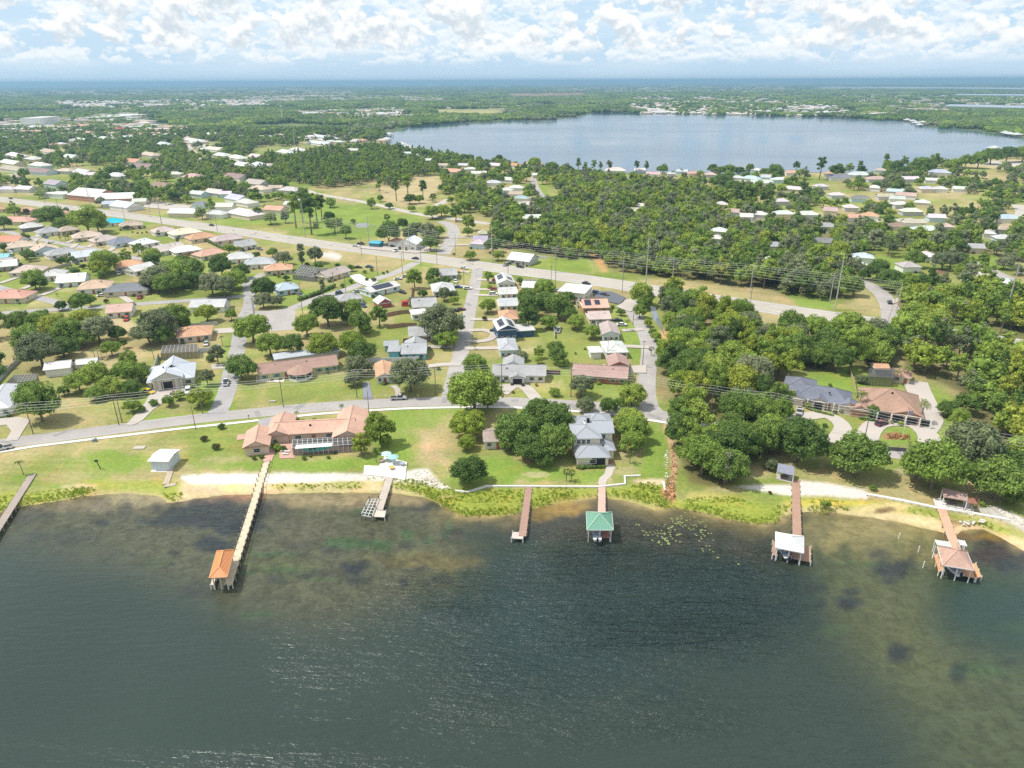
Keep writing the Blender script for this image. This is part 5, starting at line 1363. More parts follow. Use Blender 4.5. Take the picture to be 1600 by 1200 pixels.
for ph, lst in SMALLS.items():
    dy = 0.14 if 'north-west' in ph else 0.06
    for x, y, wpx, c in lst:
        if wpx == 0: continue
        wd, rc = NAMES[c]
        rc = tuple(min(.8, v * rg.uniform(.9, 1.1)) for v in rc)
        rc = tuple(round(v / .04) * .04 for v in rc)
        small(x, y + wpx * .05, wpx * 1.05, rc, rg.choice((WW, CREAM, WW, WB, LGREY)), rg.choice(('hip', 'gx', 'gx', 'hip')), ph, word=wd, dy=dy * rg.uniform(-.4, 1.4))
# large buildings far off
for x1, y1, x2, y2, d_, rc, wc, h, lb in ((65, 200, 97, 196, 45, WHITE, WW, 22, 'tall white apartment block in the far commercial strip'), (100, 200, 130, 201, 40, SALM, WW, 8, 'low coral roofed block right of the tall white apartment block'), (190, 187, 236, 183, 90, WHITE, WW, 9, 'wide white warehouse far off on the left'),
        (145, 189, 190, 187, 60, WHITE, LGREY, 8, 'long white warehouse beside the orange dirt lot'), (240, 208, 270, 207, 40, (.6, .25, .15), WW, 7, 'long orange roofed store in the far commercial strip'), (184, 207, 196, 206.5, 30, (.6, .06, .05), WW, 8, 'red roofed store in the far commercial strip'),
        (320, 184.5, 341, 184, 70, (.62, .13, .10), WW, 9, 'bright red roofed building beyond the dark pine belt'), (205, 204, 240, 202, 40, WHITE, WW, 7, 'white roofed strip mall behind the orange roofed store'), (5, 200, 35, 199, 50, WHITE, LGREY, 7, 'white roofed warehouse at the far left edge'), (920, 149.6, 972, 149.6, 120, WHITE, WW, 9, 'very long white warehouse beyond the far lake'),
        (460, 152.5, 505, 152.5, 160, (.6, .5, .45), WW, 10, 'pale industrial building on the far plain left of centre'), (578, 155, 600, 154.5, 100, WHITE, WW, 9, 'white industrial shed on the far plain'), (620, 154, 655, 153, 90, WHITE, WW, 9, 'second white industrial shed on the far plain'), (1362, 184, 1400, 182, 40, WHITE, WW, 10, 'white lakeside hotel on the far shore'), (1365, 180, 1380, 179.5, 40, (.6, .35, .2), CREAM, 8, 'tan roofed block next to the far shore hotel')):
    house((x1, y1), (x2, y2), d_, rc, wc, 'flat', h, label=lb, wins=0, dr=False, cat='building', name='distant_building')
# ------------------------------------------------------------------ docks and boathouses
WZ = -0.8
def dock(p1, p2, width, col, label, z=0.35, step=3.0, rail=False, z1=None, name='dock', extra_=None):
    a, b_ = G(*p1, z1 if z1 is not None else z), G(*p2, z)
    u = b_ - a; L0 = u.length; yaw = math.atan2(u.y, u.x)
    root = empty(name, (a.x, a.y, 0), yaw)
    zb = a.z; n = max(2, int(L0 / 0.9)); m_ = rgbmat('deck_boards', col)
    B = MB()
    for i in range(n):
        x = (i + .5) * L0 / n; t = x / L0
        B.box(x, RNG.uniform(-.02, .02), zb + (z - zb) * t, L0 / n - .045, width * RNG.uniform(.985, 1.01), .09)
    B.build('deck', m_, root)
    S = MB()
    for s in (-1, 1): S.beam((0, s * width * .42, zb - .12), (L0, s * width * .42, z - .12), .12, .2)
    S.build('stringer', rgbmat('dock_wood', tuple(c * .6 for c in col)), root)
    ps = MB(); ps.tube((0, 0, -2.2), (0, 0, z - .02 + (0.9 if rail else 0.12)), .13, k=6); pm = ps.mesh('post', [rgbmat('pile', (.30, .26, .21))])
    for i in range(int(L0 / step) + 1):
        for s in (-1, 1): link('post', pm, root, (min(L0 - .2, i * step + .3), s * (width / 2 + .1), 0))
    if rail:
        r = MB()
        r.beam((0, width / 2 + .1, z + .85), (L0, width / 2 + .1, z + .85), .08, .1); r.build('handrail', m_, root)
    tag(root, label, 'dock')
    return root, yaw, L0
def platform(corn, col, z=0.35, name='dock_platform', label=None, parent=None, pr=0.0):
    P = [G(*p, z) for p in corn]; c = sum(P, Vector()) / len(P); c.z = 0
    root = empty(name, c); Q = [p - c for p in P]
    b = MB(); b.prism([(q.x, q.y) for q in Q], z - .16, z); b.build('deck', rgbmat('deck_boards', col), root)
    ps = MB(); ps.tube((0, 0, -2.2), (0, 0, z + .25), .14, k=6); pm = ps.mesh('post', [rgbmat('pile', (.55, .52, .48))])
    n = len(Q)
    for i in range(n):
        a, d = Q[i], Q[(i + 1) % n]; k = max(1, int((d - a).length / 2.6))
        for j in range(k):
            p = a.lerp(d, j / k); link('post', pm, root, (p.x, p.y, 0))
    if label: tag(root, label, 'platform')
    return root
def boat(root_px, yaw, L0=6.2, hull=(.75, .76, .78), label='', z=0.1, canopy=None, zc=None):
    q = G(*root_px, z); root = empty('motor_boat', (q.x, q.y, 0), yaw)
    b = MB(); st = [(-.5, 1.0, .9), (-.3, 1.05, .95), (0, 1.05, 1.0), (.25, .85, 1.08), (.4, .5, 1.15), (.5, .05, 1.2)]
    n = 0
    for t, wd, hh in st:
        x = t * L0; b.v += [(x, -wd, z + hh), (x, -wd * .8, z + .45), (x, 0, z + .2 + (.3 if t > .3 else 0)), (x, wd * .8, z + .45), (x, wd, z + hh)]
    for i in range(len(st) - 1):
        for j in range(4): b.f.append((i * 5 + j, i * 5 + j + 1, (i + 1) * 5 + j + 1, (i + 1) * 5 + j)); b.m.append(0)
    b.f.append((4, 3, 2, 1, 0)); b.m.append(0)
    b.build('hull', rgbmat('gelcoat', hull, .3), root)
    b = MB(); b.face([(-.5 * L0, -.95, z + .8), (.2 * L0, -.9, z + .85), (.2 * L0, .9, z + .85), (-.5 * L0, .95, z + .8)]); b.face([(.2 * L0, -.85, z + 1.0), (.49 * L0, -.04, z + 1.15), (.49 * L0, .04, z + 1.15), (.2 * L0, .85, z + 1.0)])
    b.build('boat_deck', rgbmat('gelcoat', (.6, .6, .6)), root)
    b = MB(); b.box(.02 * L0, 0, z + .85, .7, .8, .6); b.box(-.25 * L0, 0, z + .85, .5, 1.5, .4); b.build('seat', rgbmat('vinyl', (.2, .25, .35)), root)
    b = MB(); b.box(-.53 * L0, 0, z + .3, .4, .4, 1.1); b.build('outboard_motor', DARK, root)
    if canopy:
        b = MB(); b.box(0, 0, z + 2.3, 2.6, 1.9, .08); b.build('bimini', rgbmat('canvas', canopy), root)
        for sx in (-1.1, 1.1):
            for sy in (-.85, .85): k = MB(); k.tube((sx, sy, z + .9), (sx, sy, z + 2.3), .03, k=5); k.build('bimini_pole', WIRE, root)
    tag(root, label, 'boat'); return root
def boathouse(corn, zr, rise, roofc, label, rk='metal_roof', trimc=(.6, .6, .55), postc=(.62, .58, .5), cap=None, decks=(), dcol=(.3, .16, .12), inset=.9, pyr=0.0):
    P = [G(*p, zr) for p in corn]; c = sum(P, Vector()) / 4; c.z = 0
    root = empty('boathouse', c); FL, FR, BR, BL = [p - c for p in P]
    up = Vector((0, 0, rise)); w, d = (FR - FL).length, (BL - FL).length
    mF, mB, mL, mR = (FL + FR) / 2, (BL + BR) / 2, (FL + BL) / 2, (FR + BR) / 2
    if d >= w:
        t = min(.5, (w / 2) / d + pyr); p, q = mF.lerp(mB, t) + up, mF.lerp(mB, 1 - t) + up
        faces = [[FL, FR, p], [FR, BR, q, p], [BR, BL, q], [BL, FL, p, q]]
        caps = [(FL, p), (FR, p), (BR, q), (BL, q), (p, q)]
    else:
        t = min(.5, (d / 2) / w + pyr); p, q = mL.lerp(mR, t) + up, mL.lerp(mR, 1 - t) + up
        faces = [[FL, FR, q, p], [FR, BR, q], [BR, BL, p, q], [BL, FL, p]]
        caps = [(FL, p), (FR, q), (BR, q), (BL, p), (p, q)]
    b = MB()
    for f in faces: b.face(f)
    b.face([x - Vector((0, 0, .12)) for x in (BL, BR, FR, FL)], 1)
    rf = b.build('roof', [rgbmat(rk, roofc), rgbmat('trim', (.45, .4, .35))], root)
    k = MB()
    for a, e in caps:
        if (a - e).length > .3: k.beam(a + Vector((0, 0, .04)), e + Vector((0, 0, .05)), .22, .10)
    k.build('ridge_cap', rgbmat('metal_cap', cap or tuple(min(.8, v * 1.25) for v in roofc)), rf)
    k = MB()
    for a, e in ((FL, FR), (FR, BR), (BR, BL), (BL, FL)): k.beam(a - Vector((0, 0, .10)), e - Vector((0, 0, .10)), .12, .22)
    k.build('fascia', rgbmat('trim', trimc), rf)
    cc = Vector((0, 0, 0))
    nl = max(2, int(d / 3.2)) + 1; nw = max(2, int(w / 3.0)) + 1
    pm = MB(); pm.box(0, 0, -2.2, .18, .18, zr + 2.05); pme = pm.mesh('post', [rgbmat('boathouse_post', postc)])
    s = 1 - inset / max(w, 1)
    for i in range(nl):
        t = i / (nl - 1)
        for e0, e1 in ((FL, BL), (FR, BR), (mF, mB)):
            a = e0.lerp(e1, t) * s; link('post', pme, root, (a.x, a.y, 0))
    for dk in decks:
        Q = [G(*p, .35) - c for p in dk]
        k = MB(); k.prism([(x.x, x.y) for x in Q], .18, .36); k.build('deck', rgbmat('deck_boards', dcol), root)
        pp = MB(); pp.tube((0, 0, -2.2), (0, 0, .55), .13, k=6); pq = pp.mesh('pile', [rgbmat('pile', (.66, .62, .56))])
        n = len(Q)
        for i in range(n):
            a, e = Q[i], Q[(i + 1) % n]; kk = max(1, int((e - a).length / 2.4))
            for j in range(kk): x = a.lerp(e, j / kk); link('pile', pq, root, (x.x, x.y, 0))
    k = MB()
    for t in (.3, .7):
        a, e = FL.lerp(BL, t) * s, FR.lerp(BR, t) * s
        k.beam((a.x, a.y, zr - .3), (e.x, e.y, zr - .3), .15, .2)
    k.build('lift_beam', WIRE, root)
    tag(root, label, 'boathouse'); return root
REDD, BEIGE, GWOOD = (.39, .25, .18), (.60, .51, .37), (.36, .30, .26)
dock((51, 741), (-14, 842), 1.9, GWOOD, 'weathered brown dock running off the left edge of the lake', z1=.2)
dock((417, 722), (357, 913), 1.75, BEIGE, 'very long beige dock leading to the orange roofed boathouse', z1=.15, step=2.6, rail=True)
boathouse([(326.5, 903), (355, 901.5), (366, 859), (338.5, 861)], 3.3, 1.3, (.62, .24, .085), 'orange hip roofed boathouse at the end of the long beige dock', cap=(.70, .32, .14), decks=([(329, 914), (334, 914), (343, 876), (338, 876)],), dcol=BEIGE, postc=(.66, .56, .40), trimc=(.5, .3, .2))
r = platform([(356, 915), (363, 913), (360, 904), (353, 905)], BEIGE, label='square landing where the long beige dock ends')
dock((268, 731), (259, 757), 1.6, (.46, .38, .29), 'short wooden dock running down from the white boat shed', z=.12, z1=.1)
platform([(257, 761), (274, 758), (275, 754), (259, 756)], (.46, .38, .29), z=.15, label='small L shaped landing below the white boat shed')
dock((611, 740), (592, 797), 2.0, (.48, .42, .36), 'grey wooden dock below the white lakeside terrace', z1=.2)
platform([(582, 807), (601, 808), (603, 798), (587, 797)], (.58, .50, .42), label='square grey platform at the end of the terrace dock')
# boat lift: open frame beside that dock
lc = [G(564, 805, .6), G(581, 808, .6), (G(592, 780, .6)), (G(577, 780, .6))]; c0 = sum(lc, Vector()) / 4; c0.z = 0
root = empty('boat_lift', c0); A, B_, C_, D = [p - c0 for p in lc]
for i in range(7):
    b = MB(); b.beam(A.lerp(D, i / 6), B_.lerp(C_, i / 6), .14, .14); b.build('cross_beam', WIRE, root)
for i in range(4):
    b = MB(); b.beam(A.lerp(B_, i / 3) + Vector((0, 0, .15)), D.lerp(C_, i / 3) + Vector((0, 0, .15)), .14, .12); b.build('rail', WIRE, root)
for p in (A, B_, C_, D, (A + D) / 2, (B_ + C_) / 2): b = MB(); b.tube((p.x, p.y, -2.2), (p.x, p.y, 1.6), .14); b.build('post', POLEW, root)
tag(root, 'empty metal boat lift frame left of the grey terrace dock', 'boat lift')
dock((826.5, 760), (816, 838), 1.8, (.36, .23, .18), 'narrow red brown dock ending in a small grey platform', z1=.1)
platform([(799, 841), (817, 842), (819, 832), (801, 831)], (.52, .46, .42), label='small grey platform at the end of the narrow red brown dock')
dock((940.5, 757), (940, 804), 1.9, (.58, .38, .31), 'pinkish dock leading to the green roofed boathouse', z1=.1)
boathouse([(917, 828), (958.5, 828), (956, 800), (916, 799.5)], 3.0, 2.0, (.15, .32, .23), 'green hip roofed boathouse on the pinkish dock', cap=(.30, .46, .34), decks=([(939, 840), (953, 840), (951, 812), (938, 812)],), dcol=(.32, .15, .13), postc=(.7, .68, .64), pyr=.2)
boat((931, 836), math.pi / 2, label='white motor boat parked under the green roofed boathouse', z=.0)
dock((1243, 750), (1245.5, 842), 2.0, (.39, .25, .18), 'brown dock leading to the white roofed boathouse', z1=.1)
boathouse([(1211.7, 855.5), (1256, 864), (1256, 838), (1211.7, 831)], 3.0, 1.6, (.64, .65, .64), 'white hip roofed boathouse with brown deck on both sides', cap=(.8, .8, .8), pyr=.25,
          decks=([(1207, 867), (1214, 868), (1214, 848), (1207.5, 845)], [(1231, 871), (1267, 878), (1267, 854), (1255, 851), (1231, 851)]), dcol=REDD, postc=(.8, .8, .8))
boat((1222, 864), math.pi / 2 + .1, label='motor boat with dark cover under the white roofed boathouse', hull=(.12, .15, .25), z=.0)
dock((1470, 792), (1494, 858), 2.1, (.60, .36, .25), 'light brown dock crossing the beach to the tan roofed boathouse', z1=.1)
boathouse([(1473.5, 883), (1523, 891), (1511, 861), (1464.5, 853.5)], 3.0, 2.2, (.44, .29, .23), 'tan shingled hip roof boathouse with orange side decks and pergola', rk='shingle_roof', cap=(.44, .29, .23), pyr=.2, trimc=(.7, .66, .62),
          decks=([(1467, 893), (1475, 892), (1467, 866), (1459, 866)], [(1526, 903), (1534, 901), (1525, 880), (1518, 881)], [(1494, 897), (1524, 903), (1516, 880), (1492, 876)]), dcol=(.60, .32, .17), postc=(.75, .73, .7))
boat((1484, 889), math.pi / 2 + .15, label='white boat parked under the tan shingled boathouse', z=.0, hull=(.78, .78, .8))
for base, lab, rng_ in ((1460, 'white slatted pergola left of the light brown dock behind the tan boathouse', 10), (1496, 'white slatted pergola right of the light brown dock behind the tan boathouse', 5)):
    c0 = G(base + 8, 850, 0); root = empty('pergola', c0)
    for i in range(rng_):
        a, e = G(base + 1 + i * 2.35, 843.5 + i * .35, 2.7) - c0, G(base + 5.5 + i * 2.35, 852 + i * .4, 2.7) - c0
        b = MB(); b.beam(a, e, .14, .2); b.build('slat', WHITEP, root)
    for i in (0, rng_ - 1):
        for yy in (843.5, 852.5):
            q = G(base + 2 + i * 2.35, yy + i * .35, 2.6) - c0; b = MB(); b.box(q.x, q.y, -2.2, .16, .16, 4.7); b.build('post', WHITEP, root)
    tag(root, lab, 'pergola')
for i, (x, y) in enumerate(((1434.5, 863), (1442, 887), (1404, 842))):
    q = G(x, y, WZ); b = MB(); b.tube((q.x, q.y, -2.2), (q.x, q.y, .9), .11, k=6); b.tube((q.x, q.y, .55), (q.x, q.y, .92), .12, k=6)
    o = b.build('mooring_pole', WHITEP)
    later(o, 'thin white mooring pole in shallows left of tan boathouse', 'pole')
# white angular terrace
def gp(L_): return [(G(*p, .3).x, G(*p, .3).y) for p in L_]
b = MB(); b.prism(gp([(568, 741), (606, 745), (633, 750), (636, 722), (601, 713), (592, 728), (569, 727)]), -.4, .32); tag(b.build('terrace', WHITECONC), 'angular white concrete terrace on the beach around the tall pine', 'terrace')
c0 = G(607, 724, .32); root = empty('beach_furniture', c0); MATS['teal'] = rgbmat('teal_umbrella', (.35, .58, .62))
for i, (x, y, col) in enumerate(((604, 719, (.45, .62, .62)), (615, 724, (.30, .52, .60)), (629, 727, (.3, .35, .4)), (596, 722, (.5, .35, .3)), (612, 733, (.62, .40, .10)))):
    q = G(x, y, .32); o = empty('patio_umbrella' if i < 2 else 'patio_table', (q.x, q.y, .32))
    if i < 2:
        b = MB(); b.tube((0, 0, 0), (0, 0, 2.4), .04); b.build('pole', WIRE, o)
        b = MB()
        for k in range(8):
            a0, a1 = k * .785, (k + 1) * .785; b.face([(1.6 * math.cos(a0), 1.6 * math.sin(a0), 2.1), (1.6 * math.cos(a1), 1.6 * math.sin(a1), 2.1), (0, 0, 2.7)])
        b.build('canopy', rgbmat('canvas', col), o)
        tag(o, ('pale teal' if i == 0 else 'blue') + ' patio umbrella on the angular white terrace', 'umbrella')
    else:
        b = MB(); b.tube((0, 0, .65), (0, 0, .72), .8, k=10); b.build('tabletop', rgbmat('canvas', col), o)
        b = MB(); b.tube((0, 0, 0), (0, 0, .65), .08); b.build('leg', WIRE, o)
        tag(o, ('dark table on the right wing of the white terrace', 'brown table near the pine on the white terrace', 'orange fire table in the middle of the white terrace')[i - 2], 'table')
bpy.data.objects.remove(root)
# seawalls
def wall_line(px, name, m, width, z0, z1, label, cat='seawall', posts=None):
    W_ = [G(*p, z1) for p in px]; c = W_[0].copy(); c.z = 0; root = empty(name, c)
    l, r = ribbon_pts(W_, width / 2, -width / 2)
    b = MB(); n = len(l)
    for zz in (z0, z1):
        for p in l + r: q = p - c; b.v.append((q.x, q.y, zz))
    N2 = 2 * n
    for i in range(n - 1):
        for f in ((N2 + i, N2 + n + i, N2 + n + i + 1, N2 + i + 1), (i, i + 1, N2 + i + 1, N2 + i)[::-1], (n + i, N2 + n + i, N2 + n + i + 1, n + i + 1)): b.f.append(f); b.m.append(0)
    for i in (0, n - 1): b.f.append((i, n + i, N2 + n + i, N2 + i)); b.m.append(0)
    b.build('cap', m, root)
    if posts:
        pb = MB(); pb.box(0, 0, z0 - .6, .35, .35, z1 - z0 + .45); pm = pb.mesh('post', [rgbmat('wall_post', (.35, .3, .26))])
        for a, e in zip(W_[:-1], W_[1:]):
            u = (e - a); k = int(u.length / posts); nr = Vector((u.y, -u.x, 0)).normalized()
            for j in range(k):
                q = a + u * (j / k) + nr * (width / 2 + .2) - c; link('post', pm, root, (q.x, q.y, 0))
    tag(root, label, cat)
wall_line([(711, 765.5), (730, 768), (760, 758.5), (830, 759), (937, 759.5), (977, 755), (976, 743), (1001, 742)], 'seawall', WHITECONC, .55, -.7, .45, 'white stepped seawall edging the lawn of the grey metal roofed house')
wall_line([(1355, 771), (1410, 781), (1462, 792), (1510, 799), (1577, 811)], 'seawall', WHITECONC, .9, -.9, .35, 'pale seawall with dark posts right of the white beach', posts=1.7)
wall_line([(1036, 752), (1040, 766)], 'seawall', WHITECONC, .6, -.7, .2, 'short white culvert wall beside the rusty ditch')
# garden walk from the lake house to its dock
ribbon('garden_path', [(957, 727), (953, 733), (950, 742), (943, 748), (940, 758)], 1.1, CONC, z=.07)
# hedge by the lake house
def hedge(px, hgt, wid, label, leaf='h', name='hedge'):
    W_ = [G(*p) for p in px]; c = W_[0].copy(); root = empty(name, c); b = MB(); rg_ = random.Random(len(px) + int(px[0][0]))
    for a, e in zip(W_[:-1], W_[1:]):
        n = max(1, int((e - a).length / (wid * .7)))
        for i in range(n + 1):
            q = a.lerp(e, i / n) - c + Vector((0, 0, hgt * .5)); ico(b, q, wid * .62, rg_, 0, hgt / wid * .8)
            for _ in range(22):
                d = rvec(rg_); leafquad(b, q + Vector((d.x * wid * .65, d.y * wid * .65, d.z * hgt * .55)), (d + rvec(rg_) * .7).normalized(), .22, rg_)
    b.build('foliage', LEAF[leaf], root); tag(root, label, 'hedge')
hedge([(903, 732), (942, 731)], .9, .9, 'clipped dark hedge below the porch of the grey metal roofed house', 'd')
hedge([(468, 470), (495, 461), (522, 449)], 2.2, 2.0, 'dark hedge following the curved street below the blue grey house', 'd')
hedge([(268, 617), (276, 620), (285, 615)], .9, 1.0, 'low flower hedge in the pale drive island of the white house', 'r')
hedge([(312, 372), (345, 388)], 1.6, 1.6, 'straight hedge behind the orange roof below the highway', 'd')
hedge([(106, 422), (122, 425)], 2, 2, 'short clipped hedge in a western back yard', 'd')
hedge([(1265, 640), (1275, 644), (1300, 650)], .8, .9, 'low hedge in front of the slate roofed house', 'd')
hedge([(1345, 655), (1360, 658), (1375, 660)], .8, .9, 'low hedge in front of the brown hip roofed house', 'd')
# fences
def fence(px, h, col, label, th=.12):
    W_ = [G(*p) for p in px]; c = W_[0].copy(); root = empty('fence', c)
    pb = MB(); pb.box(0, 0, 0, .18, .18, h + .15); pm = pb.mesh('post', [rgbmat('fence_wood', tuple(v * .8 for v in col))]); m_ = rgbmat('fence_wood', col); cache = {}
    for a, e in zip(W_[:-1], W_[1:]):
        u = e - a; n = max(1, int(u.length / 2.4)); yaw = math.atan2(u.y, u.x); ln = u.length / n
        b = MB(); b.box(ln / 2, 0, .05, ln - .2, th, h); me = b.mesh('panel', [m_])
        for i in range(n):
            q = a.lerp(e, i / n) - c; link('panel', me, root, (q.x, q.y, 0), yaw); link('post', pm, root, (q.x, q.y, 0))
    tag(root, label, 'fence')
FW = (.30, .19, .13)
fence([(605, 495), (625, 491), (652, 489)], 1.9, FW, 'brown board fence, upper of two behind the small back yard lawns')
fence([(607, 514), (630, 511), (652, 511)], 1.9, FW, 'brown board fence, lower of two beside the grey green oak')
fence([(643, 468), (645, 452)], 1.9, FW, 'short brown fence rising toward the highway by the red play set')
fence([(852, 585), (876, 586)], 1.9, (.20, .15, .12), 'dark fence between the long white and long brick houses')
fence([(232, 608), (240, 585), (249, 558)], 1.9, (.42, .48, .44), 'green grey fence on the left side of the white metal roofed house')
fence([(-5, 602), (12, 583), (36, 560)], 1.9, (.50, .52, .55), 'pale fence climbing beside the western oak grove')
fence([(310, 552), (330, 549), (345, 545)], 1.9, (.6, .6, .6), 'white fence behind the grey pool enclosure')
fence([(572, 566), (600, 566), (655, 564)], 1.8, (.62, .64, .68), 'long pale fence below the turquoise house')
fence([(865, 512), (867, 530)], 1.6, (.55, .55, .55), 'wire fence between two back lawns of the central block')
fence([(1388, 704), (1416, 706)], 1.2, (.12, .12, .12), 'black railing between lakeshore road and lower lawn')
fence([(1326, 580), (1334, 600), (1338, 622)], 1.4, (.45, .35, .22), 'wooden fence between the slate and brown roofed houses')
fence([(60, 429), (85, 422), (112, 414)], 1.8, (.42, .38, .36), 'grey brown fence between western back yards')
fence([(15, 412), (40, 417), (62, 424)], 1.8, (.46, .42, .40), 'grey fence behind the tan and white roofed house')
fence([(1455, 425), (1482, 431)], 1.8, FW, 'brown fence behind the white house on the right lane')
# beach rails on terrace
c0 = G(1495, 793, .1); root = empty('terrace_railing', c0)
for a, e in (((1479, 790), (1517, 798)), ((1479, 790), (1481, 786)), ((1492, 793), (1494, 789)), ((1505, 795), (1507, 791)), ((1517, 798), (1519, 794))):
    b = MB(); p, q = G(*a, .9) - c0, G(*e, .9) - c0; p.z = q.z = .8; b.beam(p, q, .1, .1); b.build('rail', DARK, root)
tag(root, 'dark railing on the white terrace before the lakeside pavilion', 'railing')

# ------------------------------------------------------------------ vehicles
WHEEL = None
def vehicle(kind, px, toward, col, label, z=.22):
    global WHEEL
    q = G(*px); t = G(*toward); yaw = math.atan2(t.y - q.y, t.x - q.x)
    nm = {'car': 'parked_car', 'suv': 'parked_car', 'pickup': 'pickup_truck', 'van': 'van', 'road': 'car'}[kind]
    root = empty(nm, (q.x, q.y, z - .14), yaw)
    L0, w = (5.6, 1.95) if kind == 'pickup' else (4.8, 1.85) if kind != 'van' else (5.4, 2.0)
    h0 = .95 if kind in ('pickup', 'suv') else .82; h1 = {'pickup': 1.8, 'suv': 1.72, 'van': 2.1}.get(kind, 1.42)
    b = MB()
    prof = [(-.5, .35), (-.5, h0 - .05), (-.47, h0), (.30, h0), (.47, h0 - .12), (.5, .55), (.49, .35)]
    if kind == 'pickup': prof = [(-.5, .4), (-.5, h0), (.30, h0), (.48, h0 - .08), (.5, .6), (.49, .4)]
    def loft(b, prof, wf, mi=0):
        n = len(b.v); k = len(prof)
        for s in (-1, 1):
            for (x, zz) in prof: b.v.append((x * L0, s * wf(zz) / 2, zz))
        b.f.append(tuple(n + i for i in range(k))); b.m.append(mi); b.f.append(tuple(n + k + i for i in reversed(range(k)))); b.m.append(mi)
        for i in range(k):
            j = (i + 1) % k; b.f.append((n + i, n + k + i, n + k + j, n + j)); b.m.append(mi)
    loft(b, prof, lambda zz: w if zz > .5 else w * .96)
    if kind == 'pickup': roof = (-.08, .04, .17, .26)
    elif kind in ('suv', 'van'): roof = (-.46, -.42, .12, .24)
    else: roof = (-.38, -.22, .08, .22)
    n = len(b.v)
    b.v += [(roof[1] * L0, -w * .38, h1), (roof[2] * L0, -w * .38, h1), (roof[2] * L0, w * .38, h1), (roof[1] * L0, w * .38, h1),
            (roof[1] * L0, -w * .38, h1 - .07), (roof[2] * L0, -w * .38, h1 - .07), (roof[2] * L0, w * .38, h1 - .07), (roof[1] * L0, w * .38, h1 - .07)]
    for f in ((0, 1, 2, 3), (4, 5, 1, 0), (5, 6, 2, 1), (6, 7, 3, 2), (7, 4, 0, 3)): b.f.append(tuple(n + i for i in f)); b.m.append(0)
    b.build('body', rgbmat('car_paint', col), root)
    g = MB(); n = 0
    g.v += [(roof[0] * L0, -w * .46, h0), (roof[3] * L0, -w * .46, h0), (roof[3] * L0, w * .46, h0), (roof[0] * L0, w * .46, h0),
            (roof[1] * L0, -w * .375, h1 - .06), (roof[2] * L0, -w * .375, h1 - .06), (roof[2] * L0, w * .375, h1 - .06), (roof[1] * L0, w * .375, h1 - .06)]
    for f in ((0, 1, 5, 4), (1, 2, 6, 5), (2, 3, 7, 6), (3, 0, 4, 7)): g.f.append(f); g.m.append(0)
    g.build('windows', GLASS, root)
    if kind == 'pickup':
        k = MB(); k.box(-.29 * L0, 0, h0 + .004, .38 * L0, w * .8, .03); k.build('cargo_bed', DARK, root)
    if WHEEL is None:
        k = MB(); k.tube((0, -.11, 0), (0, .11, 0), .34, k=10); WHEEL = k.mesh('wheel', [DARK])
    for sx in (-.31, .31):
        for sy in (-1, 1): link('wheel', WHEEL, root, (sx * L0, sy * (w / 2 - .08), .34))
    for s in (-1, 1):
        k = MB(); k.box(.495 * L0, s * w * .36, .6, .05, .32, .14); k.build('headlight', WHITEP, root)
    tag(root, label, {'pickup': 'pickup truck', 'van': 'van'}.get(kind, 'car')); return root
SILV, BLK, RED, WHT, MAR, BLUE, YEL = (.50, .50, .50), (.03, .03, .035), (.45, .03, .03), (.74, .74, .74), (.13, .03, .05), (.05, .10, .22), (.75, .48, .03)
V = vehicle
V('pickup', (623, 624), (640, 623.3), SILV, 'silver pickup truck on the lakeshore road')
V('pickup', (353.5, 600), (357, 588), WHT, 'white pickup truck driving down the western side street')
V('car', (233, 614), (245, 617), YEL, 'yellow car parked left of the white metal roofed house')
V('suv', (1377, 664), (1386, 661), MAR, 'maroon suv parked on the loop drive by the oval lawn')
V('road', (649, 405), (640, 404), BLK, 'black car on the highway near the central street')
V('road', (725, 420), (735, 421.5), WHT, 'white car on the highway left of the white solar house')
V('road', (916, 444), (925, 445.5), BLK, 'black car on the highway right of the commercial building')
V('road', (1390, 474), (1387, 468), BLK, 'black car leaving the highway on the curved right hand street')
V('road', (556, 385.5), (565, 386.5), WHT, 'white car on the highway in front of the fruit stand')
V('road', (331, 353), (340, 354.3), BLK, 'dark car on the highway above the cream roof')
V('road', (17, 311), (25, 312), BLK, 'dark car on the highway at the far left')
V('road', (104, 326), (112, 327), SILV, 'silver car on the highway above the huge oak')
V('car', (775, 439), (781, 439), RED, 'red car, upper of two beside the white solar house')
V('car', (773, 453), (780, 453), RED, 'red car, lower of two beside the white solar house')
V('suv', (771, 461), (779, 461), WHT, 'white suv parked below the two red cars')
V('car', (720, 485), (728, 484.5), MAR, 'dark red car parked west of the central street')
V('car', (774, 518), (781, 518), BLK, 'dark car beside the navy blue house')
V('car', (709, 487), (702, 487), BLK, 'black car behind the dark red car west of the street')
V('car', (716, 450), (724, 450.5), BLUE, 'dark blue car in front of the pale grey hip roofed house')
V('car', (731, 452), (739, 452), WHT, 'white car at the kerb right of the dark blue car')
V('car', (713, 426), (719, 425.5), (.75, .30, .02), 'orange car beside the grey corner house')
V('car', (965, 502), (972, 502), BLK, 'black car above the white one on the east side street')
V('car', (972, 509), (980, 509), WHT, 'white car parked by the pinkish tan house')
V('pickup', (872, 518), (874, 508), WHT, 'white pickup truck parked in the back yard by the wire fence')
V('van', (530, 460), (535, 457), BLUE, 'small dark blue van at the curved street bend')
V('car', (558, 457), (566, 455), SILV, 'silver car parked below the white solar array house')
V('car', (560, 419), (568, 419), BLK, 'black car, left of two by the garden north of the circular drive')
V('car', (577, 418), (586, 418), BLUE, 'blue car, right of two by the garden north of the circular drive')
V('car', (622, 437), (630, 436), WHT, 'white car, left of two near the white solar array house')
V('car', (634, 433), (641, 432), SILV, 'silver car, right of two near the white solar array house')
